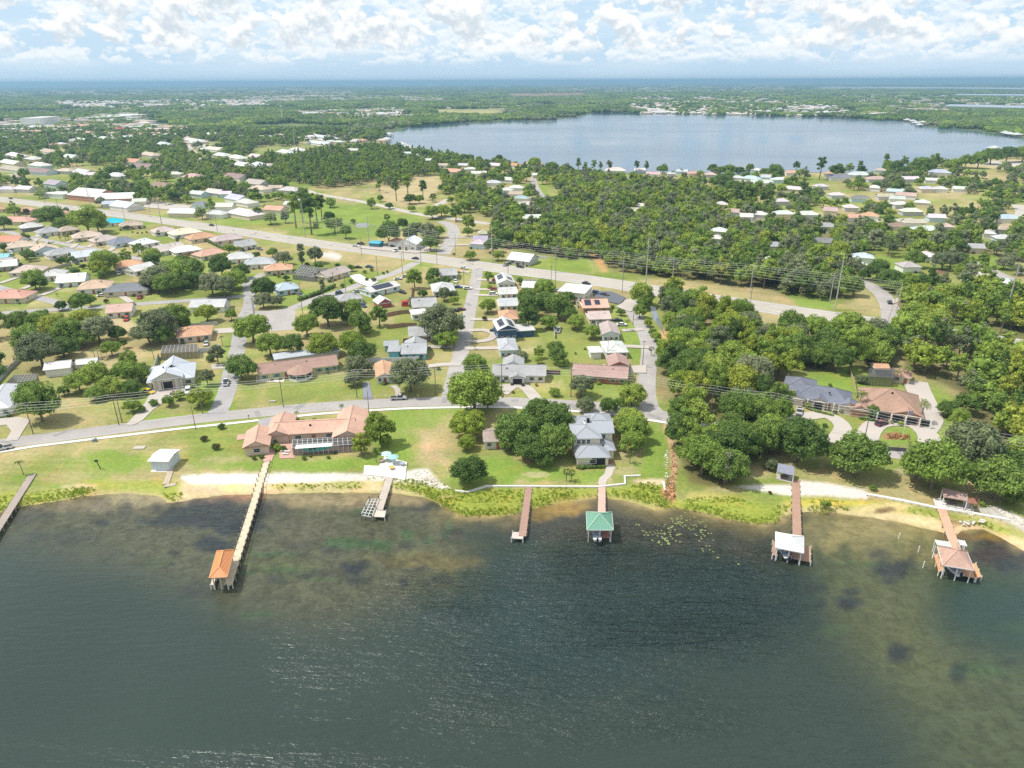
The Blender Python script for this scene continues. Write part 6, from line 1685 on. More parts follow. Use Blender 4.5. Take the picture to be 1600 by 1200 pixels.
V('car', (75, 381), (80, 379), WHT, 'white car parked by the grey hip roofed house on the curved street')
V('car', (44, 375), (50, 373), SILV, 'silver car parked by the bright coral roof')
V('car', (160, 463), (168, 462), WHT, 'white car beside the broad dark grey house')
V('suv', (932, 459), (940, 461), BLUE, 'blue suv on the dark parking lot')
V('car', (945, 462), (953, 464), BLK, 'black car on the dark parking lot')
V('car', (870, 455), (876, 453), GREY, 'grey car beside the commercial building')
V('pickup', (564, 382), (572, 383), BLK, 'black pickup truck left of the fruit stand')
V('car', (813, 418), (820, 419), BLK, 'black car in the cluttered yard north of the highway')
V('car', (1582, 446), (1576, 443), BLK, 'black car on the right hand lane')
V('van', (1594, 427), (1590, 424), WHT, 'white camper van at the right edge lane')
V('pickup', (3, 703), (-8, 705), SILV, 'silver pickup truck at the left edge of the lakeshore road')

# ------------------------------------------------------------------ poles, wires, small street furniture
def pole(px, h, label, wood=True, arm=2.4, later_=False, group=None, lean=0.0, r=.17):
    q = G(*px); root = empty('utility_pole', (q.x, q.y, 0), 0)
    b = MB(); b.tube((0, 0, -.3), (lean, 0, h), r, r * .6, 7); b.build('pole', POLEW if wood else POLEC, root)
    if arm:
        a = MB(); a.beam((-arm / 2, 0, h - .6), (arm / 2, 0, h - .6), .12, .14); ar = a.build('crossarm', POLEW, root)
        for x in (-arm / 2 + .1, 0, arm / 2 - .1): k = MB(); k.tube((x, 0, h - .53), (x, 0, h - .25), .07, k=5); k.build('insulator', WIRE, ar)
    if later_: later(root, label, 'utility pole', group)
    else: tag(root, label, 'utility pole')
    return Vector((q.x, q.y, h))
def cable(pts, label, r=.035, sag=.018, cat='power line'):
    b = MB(); c = pts[0].copy(); root_pts = []
    for a, e in zip(pts[:-1], pts[1:]):
        L0 = (e - a).length
        for k in range(8):
            t = k / 8; p = a.lerp(e, t); p.z -= sag * L0 * 4 * t * (1 - t); root_pts.append(p - c)
    root_pts.append(pts[-1] - c)
    for a, e in zip(root_pts[:-1], root_pts[1:]): b.tube(a, e, r, k=3, caps=False)
    o = b.build('power_line', WIRE, None, c); later(o, label, cat); return o
LP = [(-120, 705), (52, 678), (186, 664), (317, 646), (443, 636), (558, 622), (681, 617), (784, 612), (892, 620), (990, 628), (1110, 650), (1204, 662), (1350, 690), (1512, 722), (1640, 745)]
tops = [pole(p, 10.5, 'wooden utility pole along the lakeshore road', later_=True, group='poles along the lakeshore road', r=.16) for p in LP]
for dx, dz, w_ in ((-1.1, -.3, 'upper'), (1.1, -.3, 'second'), (0, -1.6, 'lower'), (.2, -2.6, 'lowest')):
    cable([t + Vector((dx * .35, dx, dz)) for t in tops], '%s overhead wire along the lakeshore road' % w_, .032)
pole((191, 660), 8, 'short plain brace pole beside the second roadside pole', arm=0)
for p, h in (((306, 671), 8), ((577, 648), 8.5)): pole(p, h, 'plain lamp pole on the south verge of the lakeshore road', arm=0, later_=True, group='lamp poles on the south verge', r=.12)
N8 = [(38, 303), (145, 334), (253, 352), (477, 371), (577, 384), (712, 398), (769, 411), (1009, 443), (1304, 485), (1568, 502)]
HN = [(-160, 290), (-40, 303), (70, 318), (145, 328), (236, 340), (330, 353), (430, 362), (528, 376), (640, 392), (712, 402), (769, 411), (868, 426), (973, 436), (1050, 446), (1172, 458), (1296, 474), (1400, 490)]
ntops = [pole(p, 15, 'tall concrete pole on the north side of the highway', wood=False, later_=True, group='poles north of the highway', r=.22, arm=0) for p in HN]
for i, (dy, dz) in enumerate(((0, -.2), (.9, -1.3), (-.9, -2.2), (0, -3.4), (.5, -5.0), (-.5, -6.2))):
    cable([t + Vector((-.3 * dy, dy, dz)) for t in ntops], 'overhead wire on the north side of the highway, %s from the top' % ordinal(i), .042, .010)
for p, h in (((1009, 443), 27), ((1304, 485), 27), ((1568, 502), 27), ((477, 371), 24), ((144, 334), 24), ((769, 410), 22), ((253, 352), 22), ((577, 384), 20)):
    pole(p, h, 'very tall transmission pole beside the highway', wood=False, later_=True, group='transmission poles', r=.3, arm=0)
for p, h in (((565, 399), 12), ((631, 409), 12), ((658, 416), 13), ((683, 414), 12), ((868, 444), 14), ((861, 447), 11), ((972, 458), 15), ((1172, 477), 15), ((340, 362), 11), ((92, 330), 10), ((195, 343), 10), ((629, 428), 12), ((590, 430), 11), ((541, 462), 12), ((522, 452), 9), ((473, 490), 15), ((397, 494), 9), ((398, 490), 9), ((725, 446), 8), ((1004, 570), 10), ((989, 507), 8), ((949, 560), 9), ((794, 432), 10)):
    pole(p, h, 'wooden utility pole in the blocks south of the highway', later_=True, group='poles in the blocks south of the highway', r=.15, arm=1.8)
for p, h, dx in (((1383, 513), 18, 2.4),): pole(p, h, 'leaning street light pole at the curved junction on the right', wood=False, lean=dx, arm=0)
q = G(1410, 683); root = empty('flagpole', (q.x, q.y, 0)); b = MB(); b.tube((0, 0, 0), (0, 0, 9), .08, .05, 6); b.build('pole', WHITEP, root)
b = MB(); b.face([(0.05, 0, 7.6), (1.6, .1, 7.5), (1.6, .12, 8.6), (0.05, 0, 8.7)]); b.face([(0.05, 0.02, 8.7), (1.6, .14, 8.6), (1.6, .12, 7.5), (0.05, .02, 7.6)]); b.build('flag', rgbmat('flag_cloth', (.35, .38, .5)), root); tag(root, 'white flagpole in the flower bed of the oval lawn', 'flagpole')
q = G(442, 192); root = empty('radio_mast', (q.x, q.y, 0)); b = MB(); b.tube((0, 0, 0), (0, 0, 42), 1.6, .8, 8); b.build('mast', WHITEP, root); b = MB(); b.tube((0, 0, 40), (0, 0, 43), 2.6, 2.6, 8); b.build('antenna', WHITEP, root); tag(root, 'thick white tower rising from the far pine belt', 'tower')
q = G(1112, 150); root = empty('radio_mast', (q.x, q.y, 0)); b = MB(); b.tube((0, 0, 0), (0, 0, 118), 3.0, 1.6, 6); b.build('mast', POLEC, root); tag(root, 'thin distant radio mast on the horizon right of centre', 'tower')
for i, (x, y) in enumerate(((550, 215), (562, 203), (578, 205), (462, 240), (80, 240), (610, 198))):
    q = G(x, y); b = MB(); b.tube((q.x, q.y, 0), (q.x, q.y, 32), .6, .4, 6); o = b.build('transmission_pole', POLEC); later(o, 'grey transmission pole above the distant treetops left of the far lake', 'pole')
q = G(148, 690); b = MB(); b.box(0, 0, 0, 1.3, .8, .5); b.tube((-.6, 0, .5), (.6, 0, .9), .4, k=8); o = b.build('overturned_dinghy', rgbmat('tarp', (.25, .28, .3)), None, (q.x, q.y, 0)); tag(o, 'small dark covered object lying on the lakeside lawn', 'tarp')
q = G(157, 733); root = empty('bird_feeder_post', (q.x, q.y, 0)); b = MB(); b.tube((0, 0, 0), (-.5, 0, 2.6), .12, .1, 6); b.build('pole', DARK, root); b = MB(); b.box(-.6, 0, 2.4, .7, .5, .5); b.build('box', DARK, root); tag(root, 'dark leaning post on the green slope above the left shore', 'post')
for x, y, n_ in ((1028, 562, 0), (389, 655, 0), (1290, 0, 1)):
    if y: q = G(x, y); b = MB(); b.box(0, 0, 0, .1, .1, 1.1); b.box(0, 0, 1.1, .25, .5, .3); later(b.build('mailbox', DARK, None, (q.x, q.y, 0)), 'dark roadside mailbox beside a driveway', 'mailbox')
q = G(426, 628); b = MB(); b.box(0, 0, 0, 2.2, .7, .45); tag(b.build('utility_box', CONC, None, (q.x, q.y, 0)), 'low pale utility box on the verge below the yellow house', 'utility box')
q = G(633, 478); root = empty('play_set', (q.x, q.y, 0)); b = MB(); b.box(0, 0, 0, 3, 2.4, 1.5); b.build('fort', rgbmat('play', (.45, .06, .06)), root); b = MB(); b.beam((0, 0, 2.6), (4.5, 0, 2.6), .2, .2); b.tube((4.5, -1, 0), (4.5, 0, 2.6), .08); b.tube((4.5, 1, 0), (4.5, 0, 2.6), .08); b.build('swing_frame', rgbmat('play', (.45, .06, .06)), root); b = MB(); b.prism([(-1.5, -1.2), (1.5, -1.2), (1.5, 1.2), (-1.5, 1.2)], 2.2, 2.5); b.build('roof', rgbmat('play', (.45, .06, .06)), root); tag(root, 'red play set in the yard right of the maroon barn', 'play set')
q = G(1600 * 0 + 1543, 435); 
# far lake boathouses
for i, (x, y) in enumerate(((1426, 192), (1431, 195), (1436, 198), (1441, 194), (1570, 211), (1578, 213), (1588, 214), (1553, 236), (608, 213), (604, 221), (636, 233), (628, 229), (640, 236), (1417, 190))):
    q = G(x, y); root = empty('lake_boathouse', (q.x, q.y, .35), rg.uniform(-.3, .3))
    b = MB(); mass(MB(), b, 0, 0, 14, 18, 4, 'hip'); b.build('roof', [rgbmat('metal_roof', LGREY), WHITEP, WHITEP], root)
    b = MB(); [b.box(sx * 6, sy * 8, -.2, .6, .6, 4.1) for sx in (-1, 1) for sy in (-1, 0, 1)]; b.box(0, -5, .4, 13, 6, .3); b.build('dock_frame', POLEW, root)
    later(root, 'pale roofed boathouse standing on the %s shore of the far lake' % ('left' if x < 800 else 'right'), 'boathouse')
# ------------------------------------------------------------------ trees seen one by one: (centre px, centre py, crown radius px, colour, shape)
KINDW = {'oak': 'broad round', 'airy': 'tall loose', 'pine': 'tall thin stemmed', 'palm': 'feathery', 'cabbage': 'shaggy headed', 'bush': 'low', 'cone': 'narrow columnar', 'bare': 'leafless'}
COLW = {'d': 'dark green', 'm': 'mid green', 'y': 'yellow green', 'g': 'grey green', 'r': 'reddish', 'k': 'green', 'l': 'lime', 'h': 'green'}
NM = {'oak': 'oak_tree', 'airy': 'broadleaf_tree', 'pine': 'pine_tree', 'palm': 'palm_tree', 'cabbage': 'cabbage_palm', 'bush': 'bush', 'cone': 'conifer_tree', 'bare': 'bare_tree'}
CT = {'palm': 'palm tree', 'cabbage': 'palm tree', 'bush': 'bush'}
ZC = {'oak': .85, 'airy': 1.3, 'pine': 3.2, 'cone': 2.5, 'bush': .5, 'palm': 2.6, 'cabbage': 1.9, 'bare': 1.2}
TREES_XY = []
def tree(cx, cy, rpx, col='m', shape='oak', phrase=None, base=False, label=None, vs=None, later_=True):
    """crown centre pixel and radius in pixels; the base is found by the crown's height"""
    z = 6.0; g = None
    if shape == 'oak': rpx *= 1.1
    for _ in range(5):
        g = G(cx, cy, 0 if base else z)
        depth = (g - Vector((0, 0, CAMH))).dot(-(R3 @ Vector((0, 0, 1))))
        r = rpx * depth / FPX; vv = vs or (RNG.uniform(.9, 1.15) if shape == 'oak' else 1.0)
        z = ZC[shape] * r * vv
    root = empty(NM[shape], (g.x, g.y, 0), RNG.uniform(0, 6.28)); root.scale = (r * (1.06 if shape == 'oak' else 1), r * (RNG.uniform(.78, 1.12) if shape == 'oak' else RNG.uniform(.92, 1.08)), r * vv)
    n = sum(1 for k in HI if k[0] == shape); v = RNG.randrange(n)
    link('trunk' if shape != 'bush' else 'stem', TRK[shape, v], root)
    if shape in ('palm', 'cabbage'): c = link('fronds', HI[shape, v], root)
    elif shape == 'bare': c = link('branches', HI[shape, v], root)
    else:
        c = link('crown' if shape != 'bush' else 'foliage', HI[shape, v], root)
    if shape not in ('palm', 'cabbage', 'bare'):
        c.material_slots[0].link = 'OBJECT'; c.material_slots[0].material = LEAF[col]
    TREES_XY.append((g.x, g.y, r))
    if label: tag(root, label, CT.get(shape, 'tree'))
    else: later(root, '%s %s %s %s' % (KINDW[shape], COLW[col], 'palm' if shape in ('palm', 'cabbage') else 'bush' if shape == 'bush' else 'tree', phrase), CT.get(shape, 'tree'))
    return root
HX0 = np.array([(h[0], h[1], h[2]) for h in HOUSES])
GROUPS = {
 'left of the coral villa': [(319, 686, 7, 'r', 'bush'), (338, 699, 8, 'r', 'bush'), (346, 667, 7, 'h', 'bush'), (397, 716, 5, 'h', 'bush'), (409, 714, 5, 'h', 'bush')],
 'around the coral roofed villa': [(433, 700, 8, 'm', 'bush'), (431, 689, 6, 'd', 'bush'), (429, 668, 4, 'd', 'bush'), (491, 659, 7, 'd', 'bush'), (475, 716, 5, 'm', 'bush'), (513, 715, 4, 'm', 'bush'), (485, 713, 3, 'd', 'bush'), (564, 692, 16, 'y', 'airy'), (594, 668, 25, 'y', 'airy'), (603, 690, 11, 'm', 'oak'), (523, 708, 3, 'd', 'bush'), (465, 656, 4, 'd', 'bush')],
 'by the white porch house': [(57, 626, 34, 'm', 'oak'), (205, 633, 12, 'm', 'oak'), (240, 630, 8, 'm', 'bush'), (262, 625, 11, 'm', 'oak'), (279, 617, 9, 'm', 'oak'), (312, 617, 18, 'y', 'oak'), (322, 588, 12, 'g', 'airy'), (338, 552, 14, 'g', 'airy'), (329, 561, 8, 'd', 'bush'), (213, 619, 3, 'r', 'bush'), (99, 610, 9, 'd', 'oak'), (222, 640, 8, 'd', 'bush')],
 'in the dry yard grove': [(122, 598, 20, 'm', 'oak'), (148, 588, 22, 'm', 'oak'), (172, 600, 20, 'm', 'oak'), (197, 583, 22, 'm', 'oak'), (217, 582, 18, 'd', 'oak'), (205, 605, 16, 'd', 'oak'), (172, 542, 14, 'm', 'oak'), (192, 536, 7, 'm', 'airy'), (200, 559, 13, 'm', 'airy'), (148, 612, 14, 'm', 'oak')],
 'in the dense western grove': [(28, 502, 19, 'd', 'oak'), (62, 499, 21, 'm', 'oak'), (42, 526, 26, 'm', 'oak'), (60, 548, 30, 'g', 'oak'), (104, 517, 26, 'm', 'oak'), (130, 498, 22, 'y', 'oak'), (152, 514, 24, 'g', 'oak'), (182, 519, 13, 'd', 'oak'), (96, 540, 20, 'd', 'oak'), (84, 506, 20, 'y', 'oak'), (128, 528, 18, 'd', 'oak'),
    (245, 503, 30, 'g', 'oak'), (230, 516, 24, 'g', 'oak'), (270, 492, 22, 'm', 'oak'), (254, 522, 18, 'd', 'oak'), (285, 503, 12, 'd', 'oak'), (322, 488, 17, 'y', 'oak'), (361, 492, 10, 'y', 'oak'), (125, 470, 18, 'm', 'oak'), (95, 476, 9, 'd', 'oak'), (140, 468, 10, 'm', 'oak')],
 'in the big middle grove': [(246, 432, 24, 'g', 'oak'), (271, 424, 24, 'm', 'oak'), (297, 418, 20, 'd', 'oak'), (234, 440, 18, 'g', 'oak'), (262, 443, 20, 'd', 'oak'), (300, 436, 16, 'd', 'oak'), (345, 418, 19, 'd', 'oak'), (366, 436, 19, 'm', 'oak'), (330, 444, 19, 'g', 'oak'), (350, 446, 17, 'g', 'oak'), (285, 410, 14, 'm', 'oak'), (318, 432, 8, 'y', 'oak'), (376, 423, 13, 'd', 'oak')],
 'along the western side streets': [(375, 573, 25, 'd', 'oak'), (393, 515, 25, 'm', 'oak'), (420, 536, 20, 'm', 'oak'), (457, 538, 19, 'd', 'oak'), (478, 507, 19, 'm', 'oak'), (511, 484, 25, 'd', 'oak'), (504, 538, 22, 'y', 'oak'), (411, 447, 21, 'd', 'oak'), (411, 470, 13, 'g', 'oak'), (432, 470, 11, 'g', 'oak'), (438, 533, 10, 'd', 'oak')],
 'around the long yellow house': [(552, 483, 18, 'm', 'oak'), (562, 504, 21, 'd', 'oak'), (545, 497, 12, 'd', 'oak'), (592, 492, 15, 'm', 'airy'), (549, 538, 20, 'y', 'oak'), (566, 545, 20, 'd', 'oak'), (556, 570, 18, 'g', 'oak'), (553, 590, 13, 'g', 'oak'), (575, 574, 10, 'g', 'oak'), (640, 588, 29, 'g', 'oak'), (571, 512, 10, 'm', 'oak')],
 'west of the central street': [(690, 500, 33, 'g', 'oak'), (707, 507, 20, 'g', 'oak'), (697, 530, 17, 'm', 'oak'), (647, 434, 14, 'm', 'airy'), (660, 457, 8, 'd', 'oak'), (678, 440, 8, 'd', 'oak'), (677, 426, 12, 'd', 'oak'), (694, 458, 12, 'g', 'oak'), (709, 470, 7, 'm', 'oak'), (685, 576, 4, 'd', 'bush'), (660, 470, 7, 'g', 'oak'), (706, 459, 7, 'g', 'oak'), (697, 438, 8, 'd', 'oak'), (605, 565, 3, 'd', 'bush'), (640, 470, 4, 'd', 'bush'), (672, 434, 8, 'd', 'oak')],
 'near the curved street garden': [(442, 402, 13, 'g', 'oak'), (470, 396, 8, 'g', 'cone'), (492, 398, 14, 'g', 'oak'), (425, 393, 9, 'm', 'oak'), (400, 398, 6, 'd', 'oak'), (436, 432, 4, 'd', 'bush'), (447, 434, 5, 'd', 'oak'), (570, 425, 4, 'd', 'bush'), (581, 422, 4, 'd', 'bush'), (548, 419, 6, 'd', 'oak'), (527, 415, 5, 'd', 'bush'), (573, 437, 4, 'd', 'bush'), (548, 440, 5, 'd', 'bush'), (535, 447, 5, 'd', 'bush'), (584, 437, 4, 'g', 'oak'), (497, 413, 8, 'd', 'oak'), (605, 425, 3, 'd', 'bush'), (480, 414, 5, 'r', 'bush'), (599, 427, 3, 'd', 'bush')],
 'in the central block': [(764, 432, 8, 'm', 'airy'), (812, 438, 7, 'd', 'oak'), (762, 476, 14, 'm', 'oak'), (765, 449, 5, 'y', 'bush'), (830, 480, 20, 'd', 'oak'), (872, 476, 24, 'd', 'oak'), (850, 452, 16, 'm', 'oak'), (823, 462, 16, 'd', 'oak'), (826, 496, 17, 'd', 'airy'), (858, 502, 12, 'm', 'oak'), (900, 502, 14, 'm', 'oak'), (925, 518, 13, 'm', 'oak'), (852, 466, 18, 'd', 'oak'), (888, 488, 14, 'd', 'oak'), (970, 487, 7, 'd', 'oak'), (886, 462, 12, 'd', 'oak'),
    (842, 549, 9, 'm', 'airy'), (842, 563, 6, 'm', 'oak'), (815, 556, 9, 'g', 'oak'), (872, 556, 15, 'd', 'oak'), (868, 541, 12, 'd', 'oak'), (879, 565, 9, 'd', 'oak'), (742, 567, 22, 'm', 'oak'), (757, 497, 4, 'r', 'oak'), (742, 540, 6, 'g', 'bare'), (899, 552, 3, 'm', 'bush'), (914, 545, 3, 'm', 'bush'), (784, 463, 5, 'd', 'bush'), (735, 585, 9, 'm', 'oak'), (802, 613, 3, 'd', 'bush'), (867, 611, 9, 'm', 'oak'), (909, 602, 19, 'g', 'oak'), (955, 572, 4, 'd', 'bush'), (786, 596, 3, 'd', 'bush'), (978, 600, 7, 'd', 'oak'), (957, 480, 4, 'd', 'bush'), (980, 502, 6, 'd', 'palm')],
 'by the grey lake house': [(740, 612, 38, 'm', 'oak'), (762, 622, 20, 'm', 'oak'), (728, 660, 25, 'y', 'oak'), (742, 655, 16, 'y', 'oak'), (730, 690, 15, 'y', 'oak'), (733, 731, 27, 'd', 'oak'), (809, 667, 36, 'd', 'oak'), (864, 652, 32, 'd', 'oak'), (868, 688, 28, 'd', 'oak'), (833, 696, 27, 'd', 'oak'), (850, 716, 15, 'd', 'oak'), (840, 650, 28, 'd', 'oak'), (884, 668, 18, 'd', 'oak'), (795, 688, 18, 'd', 'oak'),
    (915, 632, 15, 'g', 'oak'), (988, 620, 20, 'm', 'oak'), (950, 637, 14, 'd', 'oak'), (984, 652, 24, 'm', 'oak'), (990, 668, 25, 'm', 'oak'), (988, 690, 20, 'm', 'oak'), (970, 630, 12, 'd', 'oak'), (972, 660, 13, 'm', 'oak')],
 'beside the narrow canal': [(1002, 460, 19, 'm', 'oak'), (1000, 487, 12, 'm', 'oak'), (1012, 505, 7, 'y', 'oak'), (1034, 462, 8, 'g', 'cone'), (1025, 527, 9, 'm', 'oak'), (1035, 538, 9, 'm', 'oak'), (1044, 480, 8, 'd', 'oak'), (1050, 498, 9, 'g', 'oak'), (1018, 545, 6, 'm', 'cabbage'), (1020, 518, 6, 'm', 'oak'), (1007, 474, 12, 'm', 'oak')],
 'around the right hand estates': [(1253, 692, 36, 'd', 'oak'), (1342, 712, 40, 'd', 'oak'), (1463, 730, 44, 'm', 'oak'), (1519, 704, 46, 'g', 'oak'), (1562, 752, 40, 'd', 'oak'), (1592, 730, 30, 'd', 'oak'), (1363, 642, 11, 'd', 'oak'), (1220, 698, 8, 'd', 'oak'), (1315, 643, 5, 'd', 'bush'), (1338, 642, 5, 'd', 'bush'), (1289, 665, 5, 'd', 'bush'), (1364, 763, 7, 'm', 'bush'), (1287, 590, 0, 'd', 'bush'), (1297, 602, 4, 'd', 'bush'), (1435, 727, 24, 'm', 'oak'), (1582, 770, 20, 'd', 'oak'), (1600, 700, 26, 'm', 'oak'), (1346, 590, 9, 'g', 'oak'), (1384, 656, 4, 'm', 'bush'), (1482, 637, 16, 'd', 'oak'), (1500, 655, 18, 'm', 'oak'), (1248, 625, 7, 'd', 'oak'), (1262, 634, 5, 'm', 'oak')],
 'along the right white beach': [(1206, 723, 12, 'g', 'oak'), (1290, 789, 9, 'm', 'bush'), (1203, 770, 4, 'r', 'bush'), (1535, 788, 6, 'm', 'bush'), (1590, 778, 10, 'd', 'oak')],
 'among rows below the highway': [(21, 330, 10, 'm', 'oak'), (80, 339, 20, 'd', 'oak'), (64, 334, 12, 'd', 'oak'), (96, 346, 13, 'd', 'oak'), (136, 346, 24, 'm', 'oak'), (152, 350, 14, 'm', 'oak'), (4, 346, 13, 'd', 'oak'), (42, 396, 9, 'd', 'oak'), (5, 387, 7, 'd', 'oak'), (96, 408, 8, 'd', 'oak'), (162, 411, 20, 'm', 'oak'), (158, 420, 14, 'y', 'oak'), (195, 399, 10, 'm', 'airy'), (215, 388, 9, 'm', 'airy'), (236, 396, 15, 'm', 'oak'), (237, 406, 12, 'd', 'oak'), (52, 434, 20, 'm', 'oak'), (60, 442, 12, 'd', 'oak'),
    (357, 387, 10, 'm', 'oak'), (102, 330, 6, 'd', 'oak'), (247, 364, 5, 'd', 'oak'), (277, 376, 3, 'd', 'bush'), (292, 375, 3, 'd', 'bush'), (229, 363, 2.5, 'd', 'bush'), (215, 364, 2, 'd', 'bush'), (207, 363, 2, 'd', 'bush'), (222, 364, 2, 'd', 'bush'), (150, 374, 5, 'd', 'palm'), (41, 331, 5, 'r', 'oak'), (53, 340, 6, 'g', 'oak'), (116, 424, 7, 'd', 'bush'), (130, 417, 6, 'r', 'bush'), (198, 355, 4, 'd', 'oak'), (377, 396, 4, 'd', 'bush'), (372, 389, 5, 'y', 'oak'), (145, 420, 5, 'r', 'oak'), (20, 398, 5, 'k', 'palm'), (166, 471, 5, 'r', 'bush')],
 'around the bright green field': [(514, 340, 9, 'd', 'oak'), (522, 350, 13, 'm', 'oak'), (540, 362, 11, 'm', 'oak'), (552, 346, 5, 'm', 'bush'), (494, 353, 6, 'm', 'bush'), (605, 340, 6, 'm', 'airy'), (607, 364, 19, 'd', 'oak'), (629, 350, 10, 'd', 'oak'), (650, 360, 16, 'g', 'oak'), (668, 362, 16, 'g', 'oak'), (685, 362, 11, 'm', 'oak'), (672, 380, 13, 'd', 'oak'), (640, 366, 12, 'd', 'oak'), (422, 339, 11, 'm', 'oak'), (445, 338, 8, 'd', 'airy'), (458, 318, 12, 'm', 'pine'), (470, 316, 10, 'd', 'pine'), (482, 322, 14, 'd', 'pine'), (492, 314, 10, 'm', 'pine'), (500, 316, 9, 'd', 'pine'), (516, 318, 12, 'm', 'bush'), (402, 332, 9, 'd', 'oak'),
    (580, 316, 8, 'm', 'airy'), (594, 310, 6, 'd', 'oak'), (608, 320, 6, 'd', 'oak'), (618, 288, 8, 'm', 'pine'), (636, 282, 8, 'm', 'pine'), (660, 290, 7, 'd', 'pine'), (640, 310, 9, 'd', 'oak'), (655, 312, 7, 'm', 'oak'), (643, 326, 6, 'm', 'oak'), (676, 308, 6, 'm', 'airy'), (675, 330, 12, 'm', 'oak'), (690, 328, 12, 'm', 'oak'), (712, 330, 12, 'm', 'airy'), (725, 322, 12, 'm', 'oak'), (732, 346, 11, 'm', 'airy'), (731, 362, 8, 'd', 'oak'), (735, 397, 9, 'm', 'oak'), (709, 397, 3, 'm', 'bush'), (770, 380, 14, 'd', 'oak'), (790, 372, 14, 'd', 'oak'), (778, 398, 10, 'm', 'oak')],
 'near the right hand junction': [(1418, 440, 14, 'm', 'oak'), (1440, 455, 16, 'y', 'oak'), (1418, 460, 13, 'y', 'oak'), (1460, 462, 16, 'y', 'oak'), (1480, 458, 14, 'm', 'oak'), (1372, 420, 18, 'd', 'oak'), (1390, 436, 18, 'd', 'oak'), (1400, 448, 12, 'd', 'oak'), (1350, 428, 10, 'd', 'oak'), (1440, 438, 14, 'd', 'oak'), (1430, 404, 14, 'd', 'oak'), (1475, 405, 16, 'g', 'oak'), (1500, 400, 12, 'd', 'oak'), (1506, 424, 13, 'y', 'oak'), (1537, 405, 10, 'm', 'airy'), (1540, 425, 7, 'm', 'airy'), (1570, 410, 12, 'g', 'oak'), (1430, 490, 22, 'm', 'oak'), (1462, 500, 22, 'm', 'oak'), (1595, 400, 10, 'm', 'oak')],
}
for ph, lst in GROUPS.items():
    for x, y, r, col, sh in lst:
        if r > 0: tree(x, y, r, col, sh, ph)
for x, y, r, sh, lb in ((37, 742, 9, 'palm', 'single feathery palm by the head of the left edge dock'), (465, 656, 5.2, 'palm', 'small palm behind the coral villa, left of two on the verge'), (534, 648, 6, 'palm', 'small palm behind the coral villa, right of two on the verge'), (885, 752, 9, 'cabbage', 'cabbage palm leftmost of the clump on the lake house lawn'), (893, 752, 8, 'cabbage', 'cabbage palm rightmost of the clump on the lake house lawn'),
                        (984, 724, 9, 'cabbage', 'lone cabbage palm right of the grey metal roofed house'), (1437, 662, 13, 'palm', 'tall royal palm at the right corner of the brown hip roofed house'), (1340, 643, 12, 'palm', 'tall palm between the slate and brown roofed houses'), (1414, 597, 9, 'palm', 'palm behind the brown hip roofed house'), (1398, 600, 8, 'palm', 'palm by the dark pool enclosure'),
                        (95, 377, 3.8, 'cabbage', 'cabbage palm, first of three on the curved street lawn'), (103, 376, 3.8, 'cabbage', 'cabbage palm, second of three on the curved street lawn'), (107, 375, 3.8, 'cabbage', 'cabbage palm, third of three on the curved street lawn'), (130, 377, 3.8, 'cabbage', 'cabbage palm alone by the tan roofed driveway'),
                        (149, 562, 6, 'palm', 'slim palm, left of three in the dry yard'), (154, 558, 6, 'palm', 'slim palm, middle of three in the dry yard'), (160, 562, 6, 'palm', 'slim palm, right of three in the dry yard'), (241, 562, 6, 'palm', 'slim palm left of the grey pool enclosure'), (348, 541, 6, 'palm', 'thin palm on the verge right of the tan hip roofed house'), (1552, 392, 6, 'cabbage', 'cabbage palm beside the red roofed house far right'),
                        (565, 715, 9, 'cabbage', 'cabbage palm at the corner of the pool enclosure'), (90, 464, 5, 'bare', 'crooked bare trunk on the western lawn'), (64, 445, 0, 'bare', '')):
    if r: tree(x, y, r, 'k', sh, label=lb, base=True)
tree(588, 722, 6, 'm', 'pine', base=True, label='tall pine growing through the white lakeside terrace')
tree(505, 462, 6, 'g', 'cone', base=True, label='narrow columnar conifer beside the brown gable roofed house')
